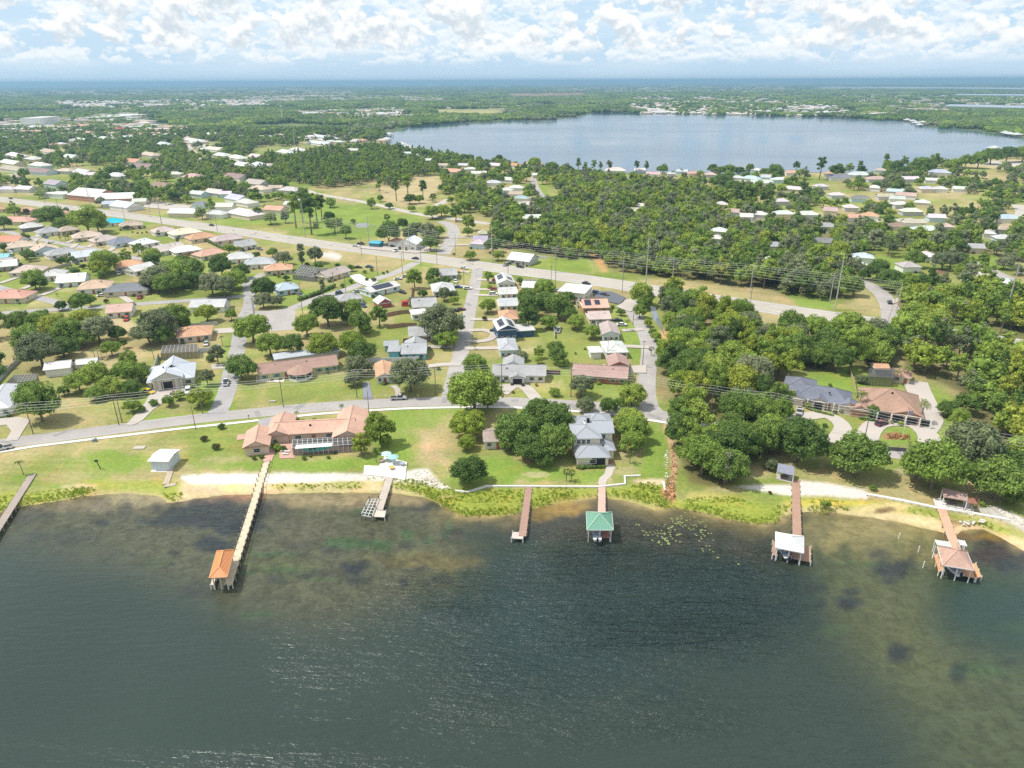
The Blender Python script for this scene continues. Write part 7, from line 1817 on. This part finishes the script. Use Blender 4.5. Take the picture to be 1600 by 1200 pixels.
# trees standing out against the far lake
for i, (x, y, r, sh, col) in enumerate(((904, 254, 5, 'pine', 'm'), (915, 258, 4, 'pine', 'm'), (928, 256, 5, 'pine', 'm'), (938, 258, 4, 'pine', 'm'), (952, 256, 5, 'pine', 'g'), (995, 256, 4.5, 'pine', 'd'), (1010, 258, 4.5, 'pine', 'd'), (1032, 264, 6, 'oak', 'd'), (1052, 268, 4, 'palm', 'k'), (1066, 265, 4, 'palm', 'k'), (1114, 263, 8, 'oak', 'd'), (1126, 266, 8, 'oak', 'd'), (1140, 265, 9, 'oak', 'd'), (1155, 266, 8, 'oak', 'd'), (1172, 263, 7, 'oak', 'd'),
        (1245, 258, 6, 'airy', 'd'), (1284, 255, 8, 'pine', 'd'), (1308, 266, 11, 'oak', 'd'), (1328, 262, 7, 'airy', 'm'), (1344, 261, 5, 'cone', 'd'), (1211, 270, 12, 'oak', 'd'), (1388, 258, 10, 'oak', 'm'), (1400, 261, 10, 'oak', 'd'), (1413, 251, 7, 'airy', 'm'), (1385, 252, 6, 'cone', 'm'), (1440, 260, 16, 'oak', 'd'), (1462, 250, 10, 'airy', 'm'), (1490, 256, 13, 'oak', 'm'), (1510, 252, 12, 'oak', 'm'), (1550, 244, 14, 'oak', 'm'), (1575, 240, 14, 'oak', 'd'), (1600, 240, 14, 'oak', 'm'), (1530, 250, 12, 'oak', 'm'),
        (705, 244, 8, 'oak', 'd'), (698, 250, 9, 'oak', 'd'), (725, 246, 7, 'oak', 'd'), (735, 245, 7, 'oak', 'd'), (780, 248, 7, 'oak', 'd'), (664, 240, 10, 'oak', 'm'), (625, 232, 6, 'pine', 'd'), (650, 238, 8, 'oak', 'm'), (835, 256, 10, 'oak', 'm'), (862, 262, 10, 'oak', 'm'), (880, 264, 9, 'oak', 'm'), (1195, 268, 7, 'oak', 'd'), (1180, 301, 20, 'airy', 'd'), (1160, 303, 14, 'airy', 'd'), (1200, 303, 12, 'airy', 'd'), (1095, 284, 10, 'oak', 'd'), (1130, 284, 14, 'oak', 'd'), (1145, 292, 12, 'oak', 'd'))):
    tree(x, y, r, col, sh, 'on the near far-lake shore')

# shrubs against the house walls, cars on the drives, vents on the roofs
yr = random.Random(21); CC = (('white', WHT), ('silver', SILV), ('black', BLK), ('red', RED), ('dark blue', BLUE), ('grey', (.25, .25, .26)))
vb = MB(); vb.box(0, 0, 0, .5, .5, .45); vme = vb.mesh('roof_vent', [DARK]); nv_ = 0
for h_ in [o for o in COL.objects if o.parent is None and o.name.split('.')[0] == 'house' and o.get('_w')]:
    px_, py_ = PX(h_.location.x, h_.location.y)
    if py_ < 355 or not -20 < px_ < 1620: continue
    wd = h_['_w']; reg = 'west of the side street' if px_ < 375 else 'near the central streets' if px_ < 1020 else 'on the right hand side'
    kids = [c for c in h_.children if c.name.split('.')[0] == 'roof'][0]
    zt = max(v.co.z for v in kids.data.vertices); dd = max(v.co.y for v in kids.data.vertices)
    for _ in range(yr.choice((1, 2, 2))): link('roof_vent', vme, h_, (yr.uniform(-.3, .3) * wd, -dd * yr.uniform(.12, .3), zt - 1.0))
    c_, s_ = math.cos(h_.rotation_euler.z), math.sin(h_.rotation_euler.z)
    ymin = min(v.co.y for v in kids.data.vertices)
    for _ in range(yr.choice((2, 3, 3))):
        lx, ly = yr.uniform(-.5, .5) * wd, ymin - yr.uniform(.2, .8)
        p = (h_.location.x + lx * c_ - ly * s_, h_.location.y + lx * s_ + ly * c_)
        r_ = yr.uniform(.6, 1.2); q = empty('shrub', (p[0], p[1], 0), yr.uniform(0, 6)); q.scale = (r_, r_, r_)
        v = yr.randrange(2); link('stem', TRK['bush', v], q); f_ = link('foliage', HI['bush', v], q); cl_ = yr.choice('dmhhr'); f_.material_slots[0].link = 'OBJECT'; f_.material_slots[0].material = LEAF[cl_]
        later(q, '%s shrub by a house wall %s' % (COLW[cl_].replace('green', 'green'), reg), 'shrub')
    if wd > 9 and yr.random() < .62 and not any(k_ in (h_.get('label') or '') for k_ in ('lakefront', 'lake', 'yellow house')):
        lx, ly = yr.choice((-.38, .38)) * wd, ymin - 4.5
        p = Vector((h_.location.x + lx * c_ - ly * s_, h_.location.y + lx * s_ + ly * c_, 0))
        if (np.hypot(HX0[:, 0] - p.x, HX0[:, 1] - p.y) > HX0[:, 2] * .75).all() and min((p - Vector((t[0], t[1], 0))).length - t[2] * .4 for t in TREES_XY) > 0:
            nm_, cc_ = yr.choice(CC); a_, b_2 = PX(p.x, p.y), PX(p.x + s_ * 2, p.y - c_ * 2)
            o = V(yr.choice(('car', 'car', 'suv', 'pickup')), a_, b_2, cc_, '', z=.16)
            later(o, '%s %s parked outside a house %s' % (nm_, o['category'], reg), o['category']); nv_ += 1
print('extra cars', nv_)
for h_ in [o for o in COL.objects if o.parent is None and o.name.split('.')[0] == 'house' and o.get('_w')]:
    px_, py_ = PX(h_.location.x, h_.location.y)
    if py_ < 385 or py_ > 560 or not 0 < px_ < 1000 or yr.random() < .35: continue
    wd = h_['_w']; reg = 'west of the side street' if px_ < 375 else 'near the central streets'
    c_, s_ = math.cos(h_.rotation_euler.z), math.sin(h_.rotation_euler.z); T = lambda x, y: (h_.location.x + x * c_ - y * s_, h_.location.y + x * s_ + y * c_)
    L_1 = [T(-wd * .62, 3), T(-wd * .62, 15), T(wd * .62, 15)]
    if any(math.hypot(HX0[i, 0] - q[0], HX0[i, 1] - q[1]) < HX0[i, 2] * .7 for q in L_1 for i in range(len(HX0)) if math.hypot(HX0[i, 0] - h_.location.x, HX0[i, 1] - h_.location.y) > 4): continue
    if any((rl - Vector((q[0], q[1], 0))).length < 5 for line, hw in ROADS for rl in line for q in L_1): continue
    nb = len(COL.objects); fence([PX(*q) for q in L_1], 1.7, yr.choice(((.5, .5, .5), FW, (.42, .38, .34))), 'x')
    fo = [o for o in COL.objects if o.parent is None and o.get('label') == 'x'][-1]; later(fo, 'back yard fence behind a house ' + reg, 'fence')
# ------------------------------------------------------------------ woods and the many trees of the distance
HX = np.array([(h[0], h[1], h[2]) for h in HOUSES])
TX = np.array(TREES_XY)
RD = []
for line, hw in ROADS:
    for p in line: RD.append((p.x, p.y, hw))
RD = np.array(RD)
OCC = np.zeros((RH, RW), np.uint8)       # pixels already taken by fields and lakes
LK = [[(1270, 139.5), (1640, 142.5), (1640, 136.5), (1270, 134.8)], [(1480, 151.5), (1640, 152), (1640, 147), (1480, 146)], [(1470, 171), (1640, 174), (1640, 165), (1470, 162.5)], [(405, 134), (490, 134), (490, 130), (405, 130)]]
for f in FIELDS[:8] + [F12, FARLAKE, waterpoly, F9, F10, F11] + LK:
    sl, m = polymask(f, 0); OCC[sl] |= (m > .5).astype(np.uint8)
NEARCLR = [(380, 400), (1, 1)]
def free(x, y, r):
    if len(HX) and (np.hypot(HX[:, 0] - x, HX[:, 1] - y) < HX[:, 2] * (.62 if y > 420 else 1) + r * .35 + 1).any(): return False
    if y > 420:      # leave the view side of each house open, as the photograph shows its roof
        fy = HX[:, 1] - y
        k = np.hypot(HX[:, 0], HX[:, 1]); ux, uy = HX[:, 0] / k, HX[:, 1] / k
        al = (HX[:, 0] - x) * ux + (HX[:, 1] - y) * uy; sd_ = np.abs((HX[:, 0] - x) * uy - (HX[:, 1] - y) * ux)
        if ((al > 0) & (al < np.clip(k * .07, 28, 75)) & (sd_ < HX[:, 2] * .62 + r * .3)).any(): return False
    if (np.hypot(RD[:, 0] - x, RD[:, 1] - y) < RD[:, 2] + r * .55 + 2).any(): return False
    px, py = PX(x, y); xi, yi = int(px - X0), int(py - Y0)
    if 0 <= xi < RW and 0 <= yi < RH and OCC[yi, xi]: return False
    return True
def inpoly(px, py, poly):
    c = False; n = len(poly)
    for i in range(n):
        ax, ay = poly[i]; bx, by = poly[(i + 1) % n]
        if (ay > py) != (by > py) and px < (bx - ax) * (py - ay) / (by - ay) + ax: c = not c
    return c
def fill(poly, spacing, rr, rng, jitter=.45, keep=1.0):
    """jittered grid of world points whose base shows inside the photograph polygon"""
    W_ = [G(*p) for p in poly]; x0, x1 = min(p.x for p in W_), max(p.x for p in W_); y0, y1 = min(p.y for p in W_), max(p.y for p in W_)
    out = []; j = 0; y = y0
    while y < y1:
        x = x0 + (j % 2) * spacing / 2
        while x < x1:
            px_, py_ = x + rng.uniform(-jitter, jitter) * spacing, y + rng.uniform(-jitter, jitter) * spacing
            if rng.random() < keep:
                a, b = PX(px_, py_)
                if inpoly(a, b, poly): out.append((px_, py_, rng.uniform(*rr)))
            x += spacing
        y += spacing * .87; j += 1
    return out
# the near woods: every crown a tree of its own
wood_rng = random.Random(5)
def wood_tree(x, y, r, col, sh, label, group):
    root = empty(NM[sh], (x, y, 0), wood_rng.uniform(0, 6.28)); vv = wood_rng.uniform(.95, 1.35); root.scale = (r * wood_rng.uniform(.9, 1.2), r * wood_rng.uniform(.78, 1.1), r * vv)
    n = sum(1 for k in HI if k[0] == sh); v = wood_rng.randrange(n)
    link('trunk', TRK[sh, v], root); c = link('crown', HI[sh, v], root); c.material_slots[0].link = 'OBJECT'; c.material_slots[0].material = LEAF[col]
    tag(root, label, 'tree', group)
stuff_pts = []
for poly, nm, cols, shp, spacing, rr in ((W1, 'in the wood right of the canal', 'dmmmyyyg', ('oak', 'oak', 'airy', 'airy'), 8.0, (4.2, 6.6)), (W2, 'in the lakeside ditch wood', 'dddmmyg', ('oak', 'oak', 'oak', 'airy'), 6.4, (4.2, 6.6)),
                                      (W3, 'in the dark wood behind the estates', 'ddmmmg', ('oak', 'oak', 'airy'), 8.4, (4.6, 7.2))):
    for x, y, r in fill(poly, spacing, rr, wood_rng):
        if not free(x, y, -1 if poly is W2 else 1): continue
        if len(TX) and (np.hypot(TX[:, 0] - x, TX[:, 1] - y) < TX[:, 2] * .8 + r * .25).any(): continue
        col, sh = wood_rng.choice(cols), wood_rng.choice(shp)
        lb = '%s %s tree packed %s' % (KINDW[sh], COLW[col], nm)
        wood_tree(x, y, r * (.8 if sh == 'airy' else 1), col, sh, lb, lb)
def pick(cols, shp, rng):
    c, s = rng.choice(cols), rng.choice(shp)
    idx = [i for i, (a, b, _m) in enumerate(MIDP) if a == c and b == s] or [i for i, (a, b, _m) in enumerate(MIDP) if b == s]
    return rng.choice(idx)
MM = [m for _, _, m in MIDP]
ZONES = [
    ('woodland', W4, 7.6, (4.2, 6.6), 'yyymmmgd', ('oak', 'oak', 'airy', 'pine'), 1, 'mixed woodland filling the right edge behind the brown hip roofed house'),
    ('woodland', W5, 7.6, (4.0, 6.6), 'dmmmyyggg', ('oak', 'oak', 'airy'), 1, 'broad belt of mixed woodland north of the highway'),
    ('woodland', W6, 8.0, (3.6, 5.8), 'dmmmmyg', ('oak', 'airy', 'airy', 'pine'), 1, 'tall green wood beyond the bright green field'),
    ('woodland', W7, 9.0, (4.0, 6.5), 'dmmygg', ('oak', 'oak', 'airy'), .9, 'woodland strip above the belt along the highway'),
    ('tree_cover', [(1150, 280), (1600, 255), (1750, 260), (1780, 480), (1600, 470), (1480, 455), (1410, 445), (1350, 360), (1180, 350), (1140, 310)], 11.0, (3.4, 6.2), 'ddmmgg', ('oak', 'oak', 'airy'), .88, 'scattered trees among the houses on the right'),
    ('tree_cover', [(-300, 300), (0, 304), (100, 318), (200, 330), (300, 343), (390, 352), (385, 340), (480, 315), (440, 280), (355, 268), (400, 232), (600, 220), (600, 205), (400, 205), (0, 205), (-300, 205)], 10.5, (3.6, 6.8), 'ddmmmg', ('oak', 'oak', 'airy'), .9, 'scattered trees among the houses on the left'),
    ('tree_cover', [(690, 300), (725, 262), (700, 246), (860, 262), (880, 300), (800, 330), (760, 340), (730, 335), (700, 320)], 10.0, (3.6, 6.2), 'dmmyg', ('oak', 'oak', 'airy'), .9, 'trees around the lane north of the highway'),
    ('tree_cover', [(860, 275), (870, 262), (1150, 268), (1180, 285), (1150, 300), (1000, 280)], 12.0, (3.6, 6.2), 'ddmg', ('oak', 'oak', 'airy'), .7, 'trees behind the houses on the near lake shore'),
    ('tree_cover', [(1410, 262), (1600, 238), (1760, 232), (1760, 260), (1600, 256), (1480, 262)], 12.0, (3.6, 6.0), 'mmmd', ('oak', 'oak', 'airy'), .9, 'green scrub along the lake shore at the right edge'),
    ('tree_cover', [(-250, 318), (0, 325), (160, 350), (380, 390), (380, 440), (200, 470), (0, 440), (-250, 440)], 24.0, (2.2, 4.0), 'ddmm', ('oak', 'airy'), .5, 'small yard trees among the western rows'),
    ('tree_cover', [(-250, 470), (0, 490), (-5, 640), (-250, 640)], 12.0, (4, 7), 'ddmm', ('oak', 'airy'), .8, 'trees beyond the left edge of the picture'),
]
for nm, poly, sp, rr, cols, shp, keep, lb in ZONES:
    zr = random.Random(len(lb) * 7 + int(sp * 10)); pts = []
    near = 'in' if nm == 'woodland' else 'tc'
    for x, y, r in fill(poly, sp, rr, zr, .48, keep):
        if nm == 'tree_cover' and y < 1500 and vnoise(np.array([x / 45]), np.array([y / 45]), 4)[0] < .33: continue
        if not free(x, y, r * .5 if nm == 'tree_cover' else 2): continue
        if len(TX) and (np.hypot(TX[:, 0] - x, TX[:, 1] - y) < TX[:, 2] * .8 + r * .3).any(): continue
        i = pick(cols, shp, zr); s = r * (.8 if MIDP[i][1] == 'airy' else .55 if MIDP[i][1] == 'pine' else 1)
        pts.append((x, y, 0, s, s * zr.uniform(.85, 1.3), i))
    scatter(nm, pts, MM, label=lb)
    print('zone', lb, len(pts))
# the plain to the horizon: patches of forest
fr = random.Random(31); pts = []; lowpts = []
def occ(x, y):
    px, py = PX(x, y); xi, yi = int(px - X0), int(py - Y0)
    return 0 <= xi < RW and 0 <= yi < RH and OCC[yi, xi]
TOWN = [[(80, 158), (420, 156), (420, 166), (60, 170)], [(-100, 195), (230, 178), (290, 205), (280, 216), (-100, 222)], [(980, 152), (1230, 150), (1300, 166), (1400, 182), (1000, 178)], [(440, 175), (640, 170), (640, 184), (470, 182)], [(380, 150), (700, 150), (700, 158), (380, 160)], [(840, 134), (1240, 134), (1240, 146), (840, 144)], [(1260, 150), (1640, 150), (1640, 176), (1400, 176)], [(0, 140), (560, 138), (560, 150), (0, 152)]]
y = 1250.0
while y < 16000:
    st = 52 if y < 2600 else 60 * (1 + (y - 2600) / 3500)
    x = -y * 1.0 + fr.uniform(0, st)
    while x < y * 1.0:
        qx, qy = x + fr.uniform(-.4, .4) * st, y + fr.uniform(-.4, .4) * st
        px, py = PX(qx, qy)
        if -260 < px < 1860 and not (py > 208 and px < 640) and not (py > 236):
            a, b = PX(qx, qy - 32)
            if not occ(qx, qy) and not occ(qx, qy - 34) and not occ(qx + 32, qy) and not occ(qx - 32, qy):
                v = fbm(np.array([qx]), np.array([qy]), 420, 61, 4)[0] + .0
                tn = any(inpoly(px, py, t) for t in TOWN)
                if v < .565 or fr.random() < .25:
                    if tn: k = fr.choice((3, 4)) if fr.random() < (.25 if inpoly(px, py, TOWN[1]) or inpoly(px, py, TOWN[0]) else .4) else None
                    else: k = fr.choice((0, 1, 2, 0, 1, 5)) if v < .56 else fr.choice((3, 4, 2))
                    if k is not None:
                        s = 1.0 if y < 2600 else min(st / 60, 1.6)
                        pts.append((qx, qy, 0, s, min(s, 1.15) * fr.uniform(.8, 1.2), k))
        x += st
    y += st * .9
scatter('distant_forest', pts, CLUSTER, label='distant forest patches covering the plain to the horizon')
print('clusters', len(pts))
# far houses past the three hundred largest: one mass of small pale buildings
b = MB(); hr = random.Random(8); cnt = 0
for poly, n, sz in ((TOWN[0], 800, (14, 26)), (TOWN[1], 230, (20, 60)), (TOWN[2], 560, (14, 26)), (TOWN[3], 260, (16, 34)), (TOWN[4], 420, (20, 60)), (TOWN[5], 420, (22, 60)), (TOWN[6], 320, (16, 40)), (TOWN[7], 420, (22, 60)), ([(0, 205), (600, 200), (600, 225), (0, 232)], 120, (12, 20)), ([(1000, 178), (1340, 184), (1420, 186), (1000, 174)], 90, (13, 20)), ([(1420, 186), (1620, 205), (1620, 190), (1440, 182)], 60, (12, 20)),
                  ([(780, 185), (915, 176), (915, 172), (780, 182)], 24, (12, 18)), ([(560, 160), (960, 160), (960, 174), (560, 168)], 60, (14, 24))):
    xs, ys = [p[0] for p in poly], [p[1] for p in poly]; k = 0; tries = 0
    while k < n and tries < n * 20:
        tries += 1
        px, py = hr.uniform(min(xs), max(xs)), hr.uniform(min(ys), max(ys))
        if not inpoly(px, py, poly): continue
        g = G(px, py)
        if occ(g.x, g.y): continue
        k += 1; w = hr.uniform(*sz); d = w * hr.uniform(.6, .9); yaw = hr.choice((-.5, -.5, 0, .1)); h = hr.uniform(3, 4.5) if w < 30 else hr.uniform(5, 8)
        mi = hr.choice((0, 0, 1, 1, 2, 2, 3, 4)); b.box(g.x, g.y, 0, w, d, h, 5, yaw)
        c_, s_ = math.cos(yaw), math.sin(yaw)
        T = lambda x, y, z: (g.x + x * c_ - y * s_, g.y + x * s_ + y * c_, z)
        a, e, r_ = w / 2 + .6, d / 2 + .6, (2.4 if w < 30 else .6)
        A, B, C_, D, P, Q = T(-a, -e, h), T(a, -e, h), T(a, e, h), T(-a, e, h), T(-a * .5, 0, h + r_), T(a * .5, 0, h + r_)
        for f in ([A, B, Q, P], [B, C_, Q], [C_, D, P, Q], [D, A, P]): b.face(f, mi)
tag(b.build('distant_houses', [rgbmat('wall', WHITE), rgbmat('wall', LGREY), rgbmat('wall', (.5, .42, .36)), rgbmat('wall', (.36, .36, .37)), rgbmat('wall', (.52, .33, .25)), rgbmat('wall', CREAM)]), 'hundreds of small pale houses scattered over the far plain', kind='stuff')

# ------------------------------------------------------------------ ground cover by the water
def tuft_mesh(name, m, n=9, seed=1, h=1.0, w=.5):
    b = MB(); rg_ = random.Random(seed)
    for _ in range(n):
        a = rg_.uniform(0, 6.28); x, y = rg_.uniform(-w, w), rg_.uniform(-w, w); d = Vector((math.cos(a), math.sin(a), 0)) * .16
        tip = Vector((x, y, 0)) + Vector((rg_.uniform(-.35, .35), rg_.uniform(-.35, .35), h * rg_.uniform(.6, 1)))
        b.face([Vector((x, y, -.1)) - d, Vector((x, y, -.1)) + d, tip + d * .6, tip - d * .6])
    return b.mesh(name, [m])
tufts = [tuft_mesh('tuft', LEAF['l'], 13, 1), tuft_mesh('tuft', LEAF['l'], 13, 2), tuft_mesh('tuft', LEAF['y'], 9, 3), tuft_mesh('tuft', LEAF['y'], 8, 4)]
pts = []; gr_ = random.Random(9)
MARSH = [([(-50, 802), (0, 797), (30, 789), (82, 782), (150, 769), (145, 760), (90, 764), (0, 775), (-50, 785)], 1.0), ([(570, 746), (680, 750), (700, 762), (740, 770), (840, 762), (980, 762), (1020, 752), (1060, 780), (1130, 775), (1210, 790), (1238, 786), (1215, 814), (1175, 816), (1125, 806), (1100, 798), (1040, 792), (980, 777), (937, 770), (880, 780), (822, 794), (800, 804), (722, 803), (700, 794), (662, 772), (600, 757)], 1.0),
         ([(1265, 780), (1320, 782), (1330, 795), (1290, 800), (1262, 795)], .8), ([(1420, 792), (1470, 802), (1540, 812), (1580, 830), (1520, 818), (1470, 812), (1420, 802)], .8), ([(420, 757), (560, 753), (570, 762), (430, 764)], .45), ([(250, 771), (285, 768), (285, 781), (262, 783)], .7)]
for poly, keep in MARSH:
    for x, y, r in fill(poly, .75, (.4, 1.0), gr_, .5, keep * .9):
        nv = vnoise(np.array([x / 6]), np.array([y / 6]), 12)[0]
        if nv < .12: continue
        pts.append((x, y, -.35 if PX(x, y)[1] > 785 else -.1, r * .75, r * gr_.uniform(.4, .8) * (.4 + nv), gr_.choice((0, 0, 1, 1, 2)) if nv < .8 else 3))
scatter('marsh_grass', pts, tufts, label='lime green marsh grass along the shore'); print('tufts', len(pts))
# lily pads
b = MB()
for cx, cy, rx, ry, n in ((1080, 815, 30, 14, 150), (1035, 832, 28, 12, 190), (1060, 822, 20, 8, 80), (1040, 846, 18, 6, 110), (1100, 835, 16, 10, 60), (1095, 820, 14, 12, 50), (1105, 858, 8, 7, 26), (1010, 835, 10, 4, 40), (1118, 870, 6, 3, 14), (1150, 880, 4, 2, 10), (990, 820, 12, 8, 22), (1120, 842, 20, 8, 14), (1050, 1118, 2, 1, 4), (1102, 1117, 2, 1, 3), (1115, 1139, 2, 1, 4), (1085, 798, 30, 5, 90)):
    for _ in range(int(n * .12)):
        a = gr_.uniform(0, 6.28); rr = gr_.random() ** .8 * 1.15; g = G(cx + rx * rr * math.cos(a), cy + ry * rr * math.sin(a), WZ)
        for _k in range(2):
            s = gr_.uniform(.14, .30); x, y = g.x + gr_.uniform(-.6, .6), g.y + gr_.uniform(-.6, .6); t0 = gr_.uniform(0, 6)
            b.face([(x + s * math.cos(t0 + k * 1.05), y + s * math.sin(t0 + k * 1.05), WZ + .05 + gr_.uniform(0, .04)) for k in range(6)])
tag(b.build('lily_pads', mat('lily_pad', (.20, .23, .08), .6, .4, .3, 1)), 'yellow green lily pads floating off the ditch mouth', kind='stuff')
# rocks
b = MB(); rr_ = random.Random(3)
for poly, n in (([(645, 738), (660, 732), (690, 756), (708, 765), (690, 764), (650, 750)], 190), ([(1546, 790), (1600, 812), (1620, 840), (1580, 812)], 110), ([(1036, 700), (1044, 705), (1046, 745), (1038, 745)], 16), ([(1500, 815), (1540, 812), (1545, 816), (1505, 820)], 20)):
    xs, ys = [p[0] for p in poly], [p[1] for p in poly]; k = 0
    while k < n:
        px, py = rr_.uniform(min(xs), max(xs)), rr_.uniform(min(ys), max(ys))
        if inpoly(px, py, poly): g = G(px, py, 0); ico(b, (g.x, g.y, .05), rr_.uniform(.16, .5), rr_, 0, .6, .3); k += 1
tag(b.build('rubble_rocks', mat('pale_rock', (.58, .53, .46), .9, .2, .2, 2)), 'pale rubble rocks banked along the shore', kind='stuff')
b = MB()
for poly, n in (([(1040, 745), (1056, 745), (1054, 780), (1038, 780)], 120), ([(1046, 690), (1056, 700), (1060, 745), (1048, 745)], 50), ([(1385, 678), (1422, 680), (1420, 688), (1386, 686)], 160), ([(268, 613), (285, 611), (284, 617), (268, 620)], 60)):
    xs, ys = [p[0] for p in poly], [p[1] for p in poly]; k = 0
    while k < n:
        px, py = rr_.uniform(min(xs), max(xs)), rr_.uniform(min(ys), max(ys))
        if inpoly(px, py, poly):
            g = G(px, py, 0); k += 1
            leafquad(b, g + Vector((0, 0, rr_.uniform(.1, .6))), (rvec(rr_) + Vector((0, 0, .6))).normalized(), .35, rr_)
tag(b.build('dry_undergrowth', mat('rusty_fern', (.32, .18, .08), .9, .1, .3, 1)), 'rust coloured dead fern in the ditch and flower beds', kind='stuff')

# ------------------------------------------------------------------ the humid air
b = MB(); b.box(0, 25000 - 400, -3.2, 96000, 52000, 126 + 3.2)
air = bpy.data.materials.new('humid_air'); air.use_nodes = True
N, L = nodes_of(air.node_tree)
o = N('ShaderNodeOutputMaterial'); v = N('ShaderNodeVolumePrincipled')
v.inputs['Density'].default_value = HAZE_DENSITY
v.inputs['Color'].default_value = (0.36, 0.60, 0.80, 1); v.inputs['Anisotropy'].default_value = 0.2
L(v.outputs[0], o.inputs['Volume'])
hz = b.build('haze', air); tag(hz, kind='stuff')
for q in list(bpy.data.objects):
    if q.name == 'beach_furniture': bpy.data.objects.remove(q)
finish_labels()
